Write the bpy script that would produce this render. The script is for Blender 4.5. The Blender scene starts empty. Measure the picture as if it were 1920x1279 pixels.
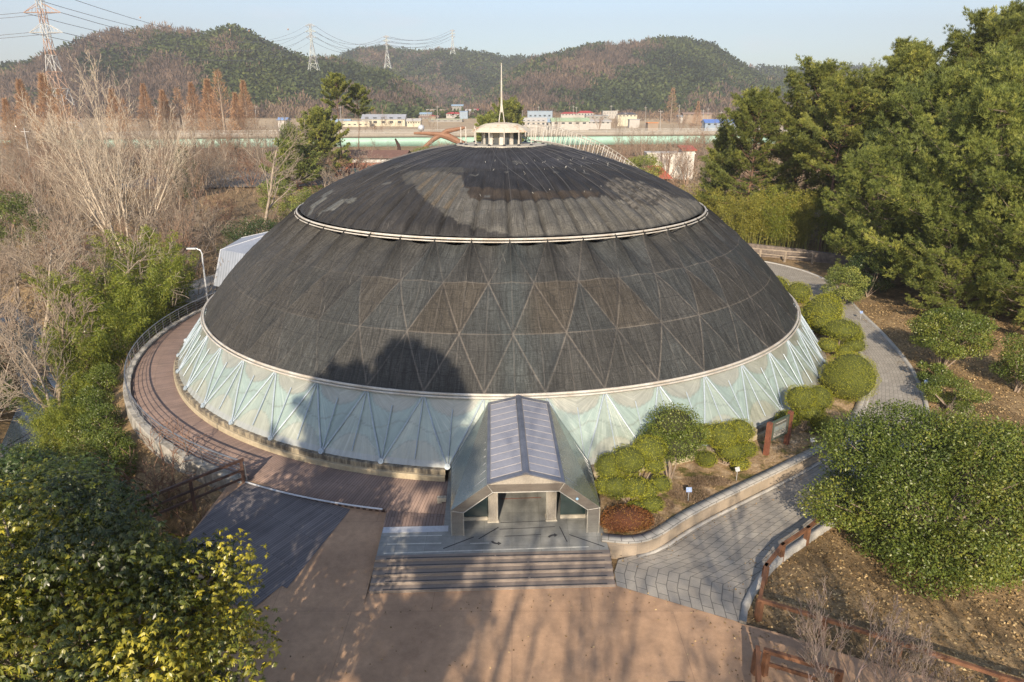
import bpy, math, random
import numpy as np
R = math.radians
S = bpy.context.scene
COL = S.collection
# ------------------------------------------------------------------ camera, sky, sun
CH = 17.25                                  # camera height above the entrance landing
PITCH = R(19.05)
cam = bpy.data.objects.new('camera', bpy.data.cameras.new('camera'))
COL.objects.link(cam)
cam.location = (0, 0, CH)
cam.rotation_euler = (R(90) - PITCH, 0, 0)
cam.data.lens = 24; cam.data.sensor_width = 36; cam.data.clip_start = .1; cam.data.clip_end = 15000
S.camera = cam
SUN_EL, SUN_AZ = R(26.5), R(8.5)            # light travels towards +Y, 8.5 deg to +X
w = bpy.data.worlds.new("World"); S.world = w; w.use_nodes = True
wn = w.node_tree; wn.nodes.clear()
wo = wn.nodes.new('ShaderNodeOutputWorld'); bg = wn.nodes.new('ShaderNodeBackground')
sky = wn.nodes.new('ShaderNodeTexSky'); sky.sky_type = 'NISHITA'; sky.sun_disc = False
sky.sun_elevation = SUN_EL; sky.sun_rotation = R(180) + SUN_AZ
sky.air_density = 1.0; sky.dust_density = 1.2; sky.ozone_density = 2.5; sky.altitude = 50
tc = wn.nodes.new('ShaderNodeTexCoord'); mp = wn.nodes.new('ShaderNodeMapping')
mp.inputs['Scale'].default_value = (2.2, 2.2, 11)
nz = wn.nodes.new('ShaderNodeTexNoise'); nz.inputs['Scale'].default_value = 2.6; nz.inputs['Detail'].default_value = 6
cr = wn.nodes.new('ShaderNodeValToRGB'); cr.color_ramp.elements[0].position = .56; cr.color_ramp.elements[1].position = .8
mx = wn.nodes.new('ShaderNodeMix'); mx.data_type = 'RGBA'; mx.inputs[7].default_value = (6.5, 6.0, 6.4, 1)
mm = wn.nodes.new('ShaderNodeMath'); mm.operation = 'MULTIPLY'; mm.inputs[1].default_value = .3
L = wn.links
L.new(tc.outputs['Generated'], mp.inputs[0]); L.new(mp.outputs[0], nz.inputs[0]); L.new(nz.outputs[0], cr.inputs[0])
L.new(cr.outputs[0], mm.inputs[0]); L.new(mm.outputs[0], mx.inputs[0]); L.new(sky.outputs[0], mx.inputs[6])
sz = wn.nodes.new('ShaderNodeSeparateXYZ'); L.new(tc.outputs['Generated'], sz.inputs[0])
zr = wn.nodes.new('ShaderNodeMapRange'); zr.inputs[1].default_value = .12; zr.inputs[2].default_value = .6; zr.inputs[3].default_value = 1.06; zr.inputs[4].default_value = .86
vm = wn.nodes.new('ShaderNodeVectorMath'); vm.operation = 'SCALE'; L.new(sz.outputs[2], zr.inputs[0]); L.new(zr.outputs[0], vm.inputs['Scale']); L.new(mx.outputs[2], vm.inputs[0])
L.new(vm.outputs[0], bg.inputs[0]); bg.inputs[1].default_value = .13
L.new(bg.outputs[0], wo.inputs[0])
sun = bpy.data.objects.new('sun', bpy.data.lights.new('sun', 'SUN')); COL.objects.link(sun)
sun.data.energy = 5.0; sun.data.angle = R(.55); sun.data.color = (1, .84, .64)
sun.rotation_euler = (R(90) - SUN_EL, 0, -SUN_AZ)
S.view_settings.view_transform = 'Standard'; S.view_settings.look = 'None'
S.view_settings.exposure = .64; S.view_settings.gamma = 1
S.render.engine = 'CYCLES'
S.cycles.max_bounces = 7; S.cycles.diffuse_bounces = 3; S.cycles.glossy_bounces = 3
S.cycles.transmission_bounces = 4; S.cycles.transparent_max_bounces = 8; S.cycles.volume_bounces = 0
S.cycles.use_denoising = True; S.cycles.denoising_prefilter = 'NONE'

# ------------------------------------------------------------------ helpers
def tag(o, label=None, cat=None, group=None, kind=None):
    if label: o['label'] = label
    if cat: o['category'] = cat
    if group: o['group'] = group
    if kind: o['kind'] = kind
    return o
def empty(name, loc=(0, 0, 0), rz=0, parent=None):
    o = bpy.data.objects.new(name, None); COL.objects.link(o); o.location = loc; o.rotation_euler = (0, 0, rz)
    o.empty_display_size = .2
    if parent: o.parent = parent
    return o
def link(name, me, parent=None, loc=None):
    o = bpy.data.objects.new(name, me); COL.objects.link(o)
    if parent: o.parent = parent
    if loc is not None: o.location = loc
    return o
def npmesh(name, V, F, m, tint=None, uv=None, col=None, smooth=False):
    V = np.asarray(V, np.float32).reshape(-1, 3); F = np.asarray(F, np.int32)
    k = F.shape[1]; n = len(F)
    me = bpy.data.meshes.new(name)
    me.vertices.add(len(V)); me.vertices.foreach_set('co', V.ravel())
    me.loops.add(n * k); me.loops.foreach_set('vertex_index', F.ravel())
    me.polygons.add(n); me.polygons.foreach_set('loop_start', np.arange(0, n * k, k, dtype=np.int32))
    me.polygons.foreach_set('loop_total', np.full(n, k, np.int32))
    if smooth: me.polygons.foreach_set('use_smooth', np.ones(n, bool))
    if tint is not None:
        a = me.attributes.new('tint', 'FLOAT', 'FACE'); a.data.foreach_set('value', np.asarray(tint, np.float32))
    if uv is not None:                       # per vertex uv
        l = me.uv_layers.new(name='UVMap'); l.data.foreach_set('uv', np.asarray(uv, np.float32)[F.ravel()].ravel())
    if col is not None:
        a = me.color_attributes.new('tone', 'FLOAT_COLOR', 'POINT')
        c = np.ones((len(V), 4), np.float32); c[:, :3] = col; a.data.foreach_set('color', c.ravel())
    me.update(calc_edges=True); me.validate()
    me.materials.append(m)
    return me
class MB:
    def __init__(s): s.V = []; s.F = []; s.uv = []
    def v(s, p, uv=(0, 0)): s.V.append(tuple(p)); s.uv.append(uv); return len(s.V) - 1
    def poly(s, pts, uvs=None):
        s.F.append([s.v(p, uvs[i] if uvs else (p[0], p[1])) for i, p in enumerate(pts)]); return s
    def box(s, c, d, rz=0, top=None):
        x, y, z = d[0] / 2, d[1] / 2, d[2] / 2; ca, sa = math.cos(rz), math.sin(rz)
        P = []
        for k in (-1, 1):
            f = top if (top and k == 1) else 1
            for i, j in ((-1, -1), (1, -1), (1, 1), (-1, 1)):
                a, b = i * x * f, j * y * f
                P.append(s.v((c[0] + a * ca - b * sa, c[1] + a * sa + b * ca, c[2] + k * z)))
        for f in ((0, 3, 2, 1), (4, 5, 6, 7), (0, 1, 5, 4), (1, 2, 6, 5), (2, 3, 7, 6), (3, 0, 4, 7)):
            s.F.append([P[i] for i in f])
        return s
    def prism(s, pts, z0, z1):                # pts ccw xy ; z0/z1 value or list
        n = len(pts); a = [s.v((p[0], p[1], z0[i] if isinstance(z0, list) else z0)) for i, p in enumerate(pts)]
        b = [s.v((p[0], p[1], z1[i] if isinstance(z1, list) else z1)) for i, p in enumerate(pts)]
        s.F.append(a[::-1]); s.F.append(b)
        for i in range(n): j = (i + 1) % n; s.F.append([a[i], a[j], b[j], b[i]])
        return s
    def slab(s, quad, t):                     # quad of 3d points, thickness vector
        a = [s.v(p) for p in quad]; b = [s.v((p[0] + t[0], p[1] + t[1], p[2] + t[2])) for p in quad]
        s.F.append(a[::-1]); s.F.append(b); n = len(quad)
        for i in range(n): j = (i + 1) % n; s.F.append([a[i], a[j], b[j], b[i]])
        return s
    def tube(s, pts, r, n=6, closed=False, caps=True):
        pts = [np.array(p, float) for p in pts]; m = len(pts); rings = []
        rr = r if isinstance(r, (list, tuple)) else [r] * m
        for i, p in enumerate(pts):
            q0 = pts[i - 1] if (i > 0 or closed) else p; q1 = pts[(i + 1) % m] if (i < m - 1 or closed) else p
            d = q1 - q0; d = d / (np.linalg.norm(d) + 1e-9)
            up = np.array([0, 0, 1.]) if abs(d[2]) < .95 else np.array([1., 0, 0])
            a = np.cross(d, up); a /= np.linalg.norm(a); b = np.cross(a, d)
            rings.append([s.v(p + rr[i] * (a * math.cos(t) + b * math.sin(t))) for t in [2 * math.pi * k / n for k in range(n)]])
        for i in range(m if closed else m - 1):
            A = rings[i]; B = rings[(i + 1) % m]
            for k in range(n): s.F.append([A[k], A[(k + 1) % n], B[(k + 1) % n], B[k]])
        if caps and not closed: s.F.append(rings[0][::-1]); s.F.append(rings[-1])
        return s
    def lathe(s, prof, c=(0, 0, 0), n=48, caps=False):
        rings = []
        for r, z in prof: rings.append([s.v((c[0] + r * math.cos(t), c[1] + r * math.sin(t), c[2] + z), (t * r, z)) for t in [2 * math.pi * k / n for k in range(n)]])
        for i in range(len(prof) - 1):
            for k in range(n): s.F.append([rings[i][k], rings[i][(k + 1) % n], rings[i + 1][(k + 1) % n], rings[i + 1][k]])
        if caps: s.F.append(rings[0][::-1]); s.F.append(rings[-1])
        return s
    def build(s, name, m, parent=None, smooth=False, loc=None):
        me = bpy.data.meshes.new(name); me.from_pydata(s.V, [], s.F)
        l = me.uv_layers.new(name='UVMap')
        idx = np.zeros(len(me.loops), np.int32); me.loops.foreach_get('vertex_index', idx)
        l.data.foreach_set('uv', np.asarray(s.uv, np.float32)[idx].ravel())
        if smooth: me.polygons.foreach_set('use_smooth', np.ones(len(me.polygons), bool))
        me.materials.append(m); me.update()
        return link(name, me, parent, loc)

# ------------------------------------------------------------------ materials
class NT:
    def __init__(s, name):
        s.m = bpy.data.materials.new(name); s.m.use_nodes = True; s.t = s.m.node_tree; s.t.nodes.clear()
        s.out = s.t.nodes.new('ShaderNodeOutputMaterial'); s.b = s.n('ShaderNodeBsdfPrincipled'); s.l(s.b.outputs[0], s.out.inputs[0])
    def n(s, ty, **k):
        x = s.t.nodes.new(ty)
        for a, b in k.items(): setattr(x, a, b)
        return x
    def l(s, a, b): s.t.links.new(a, b)
    def math(s, op, a, b=None, c=None):
        x = s.n('ShaderNodeMath', operation=op)
        for i, q in enumerate((a, b, c)):
            if q is None: continue
            if isinstance(q, (int, float)): x.inputs[i].default_value = q
            else: s.l(q, x.inputs[i])
        return x.outputs[0]
    def mix(s, f, a, b, ty='MIX'):
        x = s.n('ShaderNodeMix', data_type='RGBA', blend_type=ty)
        for i, q in ((0, f), (6, a), (7, b)):
            if isinstance(q, (int, float)): x.inputs[i].default_value = q
            elif isinstance(q, tuple): x.inputs[i].default_value = (*q[:3], 1)
            else: s.l(q, x.inputs[i])
        return x.outputs[2]
    def coords(s, which='Object', scale=(1, 1, 1)):
        t = s.n('ShaderNodeTexCoord'); m = s.n('ShaderNodeMapping'); m.inputs['Scale'].default_value = scale
        s.l(t.outputs[which], m.inputs[0]); return m.outputs[0]
    def noise(s, vec, scale=1, detail=4, rough=.55):
        x = s.n('ShaderNodeTexNoise'); x.inputs['Scale'].default_value = scale; x.inputs['Detail'].default_value = detail
        x.inputs['Roughness'].default_value = rough
        if vec is not None: s.l(vec, x.inputs[0])
        return x.outputs[0]
    def ramp(s, f, *st):
        x = s.n('ShaderNodeValToRGB'); e = x.color_ramp.elements
        while len(e) < len(st): e.new(.5)
        for i, (p, c) in enumerate(st):
            e[i].position = p; e[i].color = (*(c if isinstance(c, tuple) else (c, c, c)), 1)
        s.l(f, x.inputs[0]); return x.outputs[0]
    def bump(s, h, st=.3, d=.02):
        x = s.n('ShaderNodeBump'); x.inputs['Strength'].default_value = st; x.inputs['Distance'].default_value = d
        s.l(h, x.inputs['Height']); s.l(x.outputs[0], s.b.inputs['Normal'])
    def fin(s, col=None, rough=.8, metal=0, spec=.4):
        if col is not None:
            if isinstance(col, tuple): s.b.inputs['Base Color'].default_value = (*col, 1)
            else: s.l(col, s.b.inputs['Base Color'])
        s.b.inputs['Roughness'].default_value = rough; s.b.inputs['Metallic'].default_value = metal
        s.b.inputs['Specular IOR Level'].default_value = spec
        return s.m
def mat(name, c, c2=None, scale=1.5, rough=.8, metal=0, spec=.4, bump=.15, detail=6, coords='Object', stretch=(1, 1, 1)):
    t = NT(name); v = t.coords(coords, stretch)
    c2 = c2 or tuple(x * .72 for x in c)
    f = t.noise(v, scale, detail, .62); col = t.ramp(f, (.32, c2), (.68, c))
    g = t.noise(v, scale * 14, 3); col = t.mix(.35, col, t.ramp(g, (.3, .35), (.7, .75)), 'OVERLAY')
    if bump: t.bump(g, bump, .02)
    return t.fin(col, rough, metal, spec)
def leafmat(name, *st, rough=.5, trans=.3, spec=.4):
    trans *= .6
    t = NT(name); a = t.n('ShaderNodeAttribute', attribute_name='tint')
    oi = t.n('ShaderNodeObjectInfo')
    f = t.math('ADD', a.outputs['Fac'], t.math('MULTIPLY', t.math('SUBTRACT', oi.outputs['Random'], .5), .18))
    col = t.ramp(f, *st); t.fin(col, rough, 0, spec)
    tr = t.n('ShaderNodeBsdfTranslucent'); mx = t.n('ShaderNodeMixShader'); mx.inputs[0].default_value = trans
    t.l(col, tr.inputs[0]); t.l(t.b.outputs[0], mx.inputs[1]); t.l(tr.outputs[0], mx.inputs[2]); t.l(mx.outputs[0], t.out.inputs[0])
    return t.m
M = {}
M['steel'] = mat('brushed_steel', (.42, .41, .38), (.33, .32, .3), 1.2, .32, .85, .5, .02, stretch=(1, 1, 5))
M['steel_dk'] = mat('railing_steel', (.3, .31, .33), None, 3, .4, .7, .5, 0)
M['white_metal'] = mat('white_painted_metal', (.48, .47, .44), (.34, .30, .25), 1.2, .5, .0, .4, .05)
M['galv'] = mat('galvanised', (.55, .57, .6), (.42, .44, .47), 2, .45, .3, .5, 0)
M['concrete'] = mat('pale_concrete', (.50, .46, .38), (.32, .29, .24), .9, .9)
M['black'] = mat('black_plastic', (.03, .03, .035), None, 3, .6)
M['bark_pale'] = mat('pale_bark', (.36, .30, .235), (.2, .165, .13), 2.5, .9)
M['bark_grey'] = mat('grey_brown_bark', (.30, .235, .18), (.19, .15, .115), 2.5, .9)
M['bark_red'] = mat('red_brown_twigs', (.26, .15, .10), (.16, .10, .07), 2.5, .9)
M['bark_dark'] = mat('dark_bark', (.10, .075, .055), (.05, .04, .03), 4, .9, bump=.5)
M['bark_pine'] = mat('pine_bark', (.20, .11, .07), (.09, .06, .045), 3, .9, bump=.5)
M['bark_plum'] = mat('plum_grey_twigs', (.27, .20, .19), (.2, .17, .12), 3, .8)
M['bamboo_culm'] = mat('bamboo_culm', (.28, .25, .06), (.13, .15, .04), 1.5, .5)
M['leaf_big'] = leafmat('glossy_yellow_green_leaf', (0, (.02, .034, .008)), (.42, (.10, .12, .014)), (.70, (.25, .235, .024)), (1, (.40, .35, .035)), rough=.36, trans=.22, spec=.5)
M['leaf_dark'] = leafmat('dark_evergreen_leaf', (0, (.015, .032, .010)), (.6, (.045, .075, .018)), (1, (.10, .115, .02)), rough=.4, trans=.2)
M['leaf_bush'] = leafmat('bush_leaf', (0, (.035, .06, .010)), (.6, (.11, .145, .024)), (1, (.22, .22, .036)), rough=.42, trans=.25)
M['leaf_topi'] = leafmat('clipped_box_leaf', (0, (.12, .14, .012)), (.6, (.25, .26, .02)), (1, (.40, .36, .035)), rough=.5, trans=.3)
M['leaf_red'] = leafmat('russet_leaf', (0, (.10, .035, .015)), (.6, (.20, .075, .025)), (1, (.26, .15, .03)), rough=.6, trans=.3)
M['needle'] = leafmat('pine_needle', (0, (.045, .06, .014)), (.5, (.145, .17, .036)), (1, (.33, .33, .065)), rough=.55, trans=.3)
M['needle_soft'] = leafmat('soft_needle', (0, (.055, .08, .018)), (.5, (.175, .21, .044)), (1, (.37, .37, .08)), rough=.55, trans=.3)
M['bamboo_leaf'] = leafmat('bamboo_leaf', (0, (.06, .09, .014)), (.5, (.16, .20, .024)), (1, (.30, .30, .04)), rough=.5, trans=.4)
M['bamboo_yel'] = leafmat('yellowish_bamboo_leaf', (0, (.10, .11, .016)), (.5, (.22, .22, .034)), (1, (.36, .30, .05)), rough=.5, trans=.4)
M['meta'] = leafmat('rust_twig', (0, (.24, .135, .08)), (.5, (.40, .24, .14)), (1, (.50, .33, .2)), rough=.8, trans=.3, spec=.1)
M['dry'] = leafmat('dry_leaf', (0, (.13, .085, .04)), (.5, (.36, .24, .11)), (1, (.62, .47, .25)), rough=.7, trans=.15, spec=.2)
M['brush'] = leafmat('dry_brush', (0, (.12, .085, .06)), (.5, (.22, .16, .11)), (1, (.33, .25, .17)), rough=.8, trans=.2, spec=.1)
M['far_pine'] = leafmat('far_pine', (0, (.024, .036, .014)), (.6, (.066, .088, .026)), (1, (.115, .13, .036)), rough=.7, trans=.15, spec=.2)
M['far_bare'] = leafmat('far_bare_wood', (0, (.09, .068, .055)), (.5, (.155, .112, .085)), (1, (.26, .18, .12)), rough=.9, trans=.1, spec=.1)
M['wood_rail'] = mat('orange_brown_timber', (.20, .095, .05), (.12, .06, .035), 2, .7)
M['wood_dark'] = mat('dark_brown_timber', (.10, .055, .04), (.05, .03, .025), 2, .6)
M['win'] = mat('window_glass', (.05, .06, .07), (.03, .04, .05), 1, .1, 0, .8, 0)

# ------------------------------------------------------------------ terrain
CX, CY = -.77, 53.38
PH = R(2.4)
def sst(t): t = np.clip(t, 0, 1); return t * t * (3 - 2 * t)
STREAM = np.array([(-75, 85), (-60, 75), (-46, 62), (-37, 51), (-32.5, 42), (-31, 30), (-33, 10), (-34, -20)], float)
def dist_poly(x, y, P):
    d = np.full(np.shape(x), 1e9)
    for a, b in zip(P[:-1], P[1:]):
        ab = b - a; t = np.clip(((x - a[0]) * ab[0] + (y - a[1]) * ab[1]) / (ab @ ab), 0, 1)
        d = np.minimum(d, np.hypot(x - a[0] - t * ab[0], y - a[1] - t * ab[1]))
    return d
def terr(x, y):
    x = np.asarray(x, float); y = np.asarray(y, float); r = np.hypot(x - CX, y - CY)
    base = -.78 + .45 * sst((y - 30) / 30.)
    left = sst((r - 27.5) / 4) * sst((-x - 12.5) / 4) * (1 - sst((y - 90) / 60)) * sst((y + 200) / 100)
    base = base - 3.0 * left - 1.4 * (1 - sst((dist_poly(x, y, STREAM) - 1.6) / 2.2)) * (1 - sst((y - 80) / 10))
    base = base + 2.2 * sst((x - 33) / 22) * sst((y - 28) / 20) * (1 - sst((y - 110) / 60))
    nn = .09 * (np.sin(x * .9 + 1.3 * np.sin(y * .5)) * np.cos(y * .8 + np.sin(x * .37)) + .5 * np.sin(x * 2.3 + y * 1.7))
    far = sst((y - 120) / 150); rise = 3.0 * sst((y - 290) / 130) + 4.6 * sst((y - 520) / 110) + 3 * sst((y - 640) / 250)
    return base * (1 - far) - .3 * far + rise + nn * (sst((r - 31) / 5) if True else 1) * .8
def H1(x, y): return float(terr(x, y))
def axis(lo, hi, flo, fhi, step, grow=1.13):
    a = list(np.arange(lo, hi + .01, step)); s = step
    while a[-1] < fhi: s *= grow; a.append(a[-1] + s)
    s = step
    while a[0] > flo: s *= grow; a.insert(0, a[0] - s)
    return np.array(a)
gx = axis(-70, 60, -6500, 6500, 1.0); gy = axis(-25, 110, -120, 9000, 1.0)
GX, GY = np.meshgrid(gx, gy); GZ = terr(GX, GY)
n1, n2 = GX.shape
ii = (np.arange(n1 - 1)[:, None] * n2 + np.arange(n2 - 1)[None]).ravel()
GF = np.stack([ii, ii + 1, ii + n2 + 1, ii + n2], 1)
t = NT('ground_litter'); v = t.coords('Object')
big = t.noise(v, .05, 5); med = t.noise(v, .35, 6, .65); fine = t.noise(v, 5, 6, .7); vf = t.noise(v, 24, 3, .7)
c = t.ramp(med, (.34, (.11, .088, .045)), (.43, (.25, .17, .09)), (.56, (.42, .30, .165)))
c = t.mix(t.ramp(big, (.45, 0.), (.62, .6)), c, (.26, .19, .115))
c = t.mix(t.math('MULTIPLY', t.ramp(fine, (.35, 1.), (.62, 0.)), .65), c, (.05, .04, .026))
c = t.mix(.6, c, t.ramp(vf, (.3, .2), (.72, .85)), 'OVERLAY')
t.bump(vf, .7, .05); M['ground'] = t.fin(c, .95, 0, .1)
tag(link('ground', npmesh('ground', np.stack([GX, GY, GZ], -1), GF, M['ground'], smooth=True)), kind='structure')
# stream
t = NT('stream_water'); v = t.coords('Object'); f = t.noise(v, 2.2, 4); t.bump(f, .12, .03)
M['water'] = t.fin((.045, .06, .075), .06, 0, .9)
def strip(name, P, Wd, z, m, kind='structure', zf=None):
    P = np.array(P, float); V = []; UV = []; s = 0
    for i, p in enumerate(P):
        d = P[min(i + 1, len(P) - 1)] - P[max(i - 1, 0)]; d = d / np.hypot(*d); nrm = np.array([-d[1], d[0]])
        if i: s += np.hypot(*(p - P[i - 1]))
        for k in (-1, 1):
            q = p + nrm * k * Wd / 2; V.append((q[0], q[1], zf(*q) if zf else z)); UV.append((s, k * Wd / 2))
    F = [[2 * i, 2 * i + 2, 2 * i + 3, 2 * i + 1] for i in range(len(P) - 1)]
    return tag(link(name, npmesh(name, V, F, m, uv=UV)), kind=kind)
strip('stream_water', STREAM[1:], 4.2, -4.35, M['water'])

# ------------------------------------------------------------------ paving sheets
def EL(u, v, z=0):                           # entrance frame: u right, v out from dome axis
    return (CX + u * math.cos(PH) + v * math.sin(PH), CY + u * math.sin(PH) - v * math.cos(PH), z)
def PT(r, tdeg, z=0): a = R(tdeg); return (CX + r * math.sin(a), CY - r * math.cos(a), z)
def resamp(P, n):
    P = np.array(P, float)
    for _ in range(3):                         # chaikin smoothing
        Q = [P[0]]
        for a, b in zip(P[:-1], P[1:]): Q += [a * .75 + b * .25, a * .25 + b * .75]
        Q.append(P[-1]); P = np.array(Q)
    s = np.r_[0, np.cumsum(np.hypot(*np.diff(P, axis=0).T))]; tt = np.linspace(0, s[-1], n)
    return np.stack([np.interp(tt, s, P[:, 0]), np.interp(tt, s, P[:, 1])], 1)
PIN = resamp([(4.1, 22.2), (4.15, 23.6), (4.6, 24.0), (6.1, 24.4), (7.9, 26.1), (11.3, 28.5), (14.9, 31.0), (17.9, 33.4), (20.6, 36.8), (22.8, 40.3), (24.8, 43.7), (26.4, 49.2), (28.0, 56.1), (28.8, 62.9), (28.6, 69), (25.5, 76), (18, 83), (5, 87), (-12, 85), (-24, 77), (-29, 68), (-29.6, 62)], 160)
POUT = resamp([(8.3, 20.2), (8.6, 21), (9.1, 21.8), (10.5, 23.6), (12.9, 25.5), (17, 28.6), (21.2, 32.2), (24.2, 36), (26.4, 40.3), (28.2, 45), (29.9, 52.1), (31.0, 58.8), (32, 63), (33.5, 69), (32, 77.5), (22, 87), (6, 91), (-15, 89.5), (-29, 81), (-34, 70), (-34.5, 60)], 160)
def zpath(y): return -.58 + .36 * float(sst((y - 24) / 36))
def brickmat(name, c1, c2, mortar, sx, sy, coords='UV', rough=.85, bw=.5, rh=.25, ms=.012, off=.5, dirt=.5):
    t = NT(name); v = t.coords(coords, (sx, sy, 1)); b = t.n('ShaderNodeTexBrick'); t.l(v, b.inputs[0])
    b.inputs['Color1'].default_value = (*c1, 1); b.inputs['Color2'].default_value = (*c2, 1); b.inputs['Mortar'].default_value = (*mortar, 1)
    b.inputs['Scale'].default_value = 1; b.inputs['Brick Width'].default_value = bw; b.inputs['Row Height'].default_value = rh
    b.inputs['Mortar Size'].default_value = ms; b.offset = off; b.inputs['Bias'].default_value = 0
    o = t.coords('Object'); f = t.noise(o, .7, 7, .65); g = t.noise(o, 30, 3)
    c = t.mix(dirt, b.outputs[0], t.ramp(f, (.3, .32), (.7, .68)), 'OVERLAY'); c = t.mix(.25, c, t.ramp(g, (.3, .3), (.7, .7)), 'OVERLAY')
    t.bump(b.outputs['Fac'], -.3, .01)
    return t.fin(c, rough, 0, .25)
M['paver'] = brickmat('grey_pavers', (.325, .305, .27), (.285, .265, .235), (.12, .115, .105), 1, 1, bw=.62, rh=.42, ms=.016)
M['kerb'] = mat('pale_kerb', (.44, .43, .4), (.33, .32, .3), 2, .85)
V = []; UV = []; F = []; acc = 0; K = 13
for i in range(160):
    if i: acc += .5 * (np.hypot(*(PIN[i] - PIN[i - 1])) + np.hypot(*(POUT[i] - POUT[i - 1])))
    wd = np.hypot(*(POUT[i] - PIN[i]))
    for k in range(K):
        q = PIN[i] + (POUT[i] - PIN[i]) * k / (K - 1); V.append((q[0], q[1], zpath(q[1]))); UV.append((acc, wd * k / (K - 1)))
for i in range(159):
    for k in range(K - 1): a = i * K + k; F.append([a, a + 1, a + K + 1, a + K])
tag(link('path', npmesh('path', V, F, M['paver'], uv=UV)), kind='structure')
def edging(name, P, w, h, z0f, m, label, cat, skip=0, side=1):
    V = []; UV = []; F = []; s = 0; n = len(P)
    for i, p in enumerate(P):
        d = P[min(i + 1, n - 1)] - P[max(i - 1, 0)]; d = d / np.hypot(*d); nr = np.array([-d[1], d[0]]) * side
        if i: s += np.hypot(*(p - P[i - 1]))
        z = z0f(p[1]); q = p + nr * w; hh = h(p[1]) if callable(h) else h
        for pt, zz, tv in ((p, z - .5, -.5), (p, z + hh, hh), (q, z + hh, hh + w), (q, z - .5, hh + w + .5)):
            V.append((pt[0], pt[1], zz)); UV.append((s, tv))
    for i in range(n - 1):
        for k in range(3): a = 4 * i + k; F.append([a, a + 1, a + 5, a + 4])
    F.append([0, 1, 2, 3]); F.append([4 * n - 4, 4 * n - 3, 4 * n - 2, 4 * n - 1])
    return tag(link(name, npmesh(name, V, F, m, uv=UV)), label, cat)
edging('path_kerb', POUT[0:100], .24, .09, zpath, M['kerb'], 'pale stone kerb along the outer edge of the grey paved path', 'kerb', side=-1)
edging('path_kerb', PIN[3:100] - 0, .2, .035, zpath, M['kerb'], 'flush pale kerb row at the foot of the garden wall beside the path', 'kerb', side=-1)
M['gwall'] = brickmat('garden_wall_blocks', (.33, .27, .205), (.27, .225, .17), (.25, .21, .17), 1, 1, bw=.6, rh=.5, ms=.012, rough=.9)
M['gcap'] = brickmat('garden_wall_cap', (.37, .36, .33), (.33, .32, .3), (.16, .15, .14), 1, 1, bw=.55, rh=2, ms=.02, rough=.85)
PW = resamp([(3.75, 24.25), (5.0, 24.0), (6.1, 24.4), (7.9, 26.1), (11.3, 28.5), (14.9, 31.0), (17.9, 33.4), (20.6, 36.8), (22.8, 40.3), (24.8, 43.7), (26.4, 49.2), (28.0, 56.1), (28.8, 62.9), (28.6, 69), (25.5, 76)], 130)
WALLN = 56
gw = edging('garden_wall', PW[0:WALLN], .40, lambda y: .62 - .52 * float(sst((y - 31) / 8)), zpath, M['gwall'], 'low curved block wall with grey cap stones around the garden bed', 'garden wall', side=1)
V = []; UV = []; F = []; s = 0; n = WALLN
for i, p in enumerate(PW[0:WALLN]):
    P = PW[0:WALLN]; d = P[min(i + 1, n - 1)] - P[max(i - 1, 0)]; d = d / np.hypot(*d); nr = np.array([-d[1], d[0]])
    if i: s += np.hypot(*(p - P[i - 1]))
    z = zpath(p[1]) + .62 - .52 * float(sst((p[1] - 31) / 8)) + .003
    for off, dz in ((-.04, 0), (-.04, .07), (.44, .07), (.44, 0)):
        q = p + nr * off; V.append((q[0], q[1], z + dz)); UV.append((s, off))
for i in range(n - 1):
    for k in range(3): a = 4 * i + k; F.append([a, a + 1, a + 5, a + 4])
F += [[0, 3, 2, 1]]
link('cap_stones', npmesh('cap_stones', V, F, M['gcap'], uv=UV), gw)
# garden bed soil
M['soil'] = M['ground'].copy(); M['soil'].name = 'garden_soil'
t = NT('garden_soil_pale'); v = t.coords('Object'); a = t.noise(v, 1.1, 6, .65); b = t.noise(v, 9, 6, .75)
c = t.ramp(a, (.38, (.10, .095, .03)), (.5, (.30, .21, .12)), (.65, (.44, .34, .23)))
c = t.mix(.75, c, t.ramp(b, (.3, .15), (.7, .85)), 'OVERLAY'); t.bump(b, .8, .05); M['soil'] = t.fin(c, .95, 0, .1)
V = []; F = []; nA = 126
for i in range(nA):
    p = PW[i]; a = math.degrees(math.atan2(p[0] - CX, CY - p[1])); q = PT(24.35, a + (9.5 - a) * max(0, 1 - i / 22) * .0 if a > 9.5 else 9.5)
    if i < 10: q = (3.62 + .1 * i * .9, 29.1 + .0 * i) if i < 8 else q
    d = PW[min(i + 1, nA)] - PW[max(i - 1, 0)]; d = d / np.hypot(*d); nr = np.array([-d[1], d[0]]) * .3
    if i == 0: nr = np.array([-.1, .3])
    zo = zpath(p[1]) + .57 - .52 * float(sst((p[1] - 31) / 8))
    for k in range(9):
        f = k / 8; x = (p[0] + nr[0]) * (1 - f) + q[0] * f; y = (p[1] + nr[1]) * (1 - f) + q[1] * f
        V.append((x, y, zo * (1 - f) + 0.03 * f + .04 * math.sin(x * 2.1) * math.sin(y * 1.7) * math.sin(math.pi * f)))
for i in range(nA - 1):
    for k in range(8): a = i * 9 + k; F.append([a, a + 9, a + 10, a + 1])
tag(link('garden_soil', npmesh('garden_soil', V, F, M['soil'], smooth=True)), kind='structure')

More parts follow.
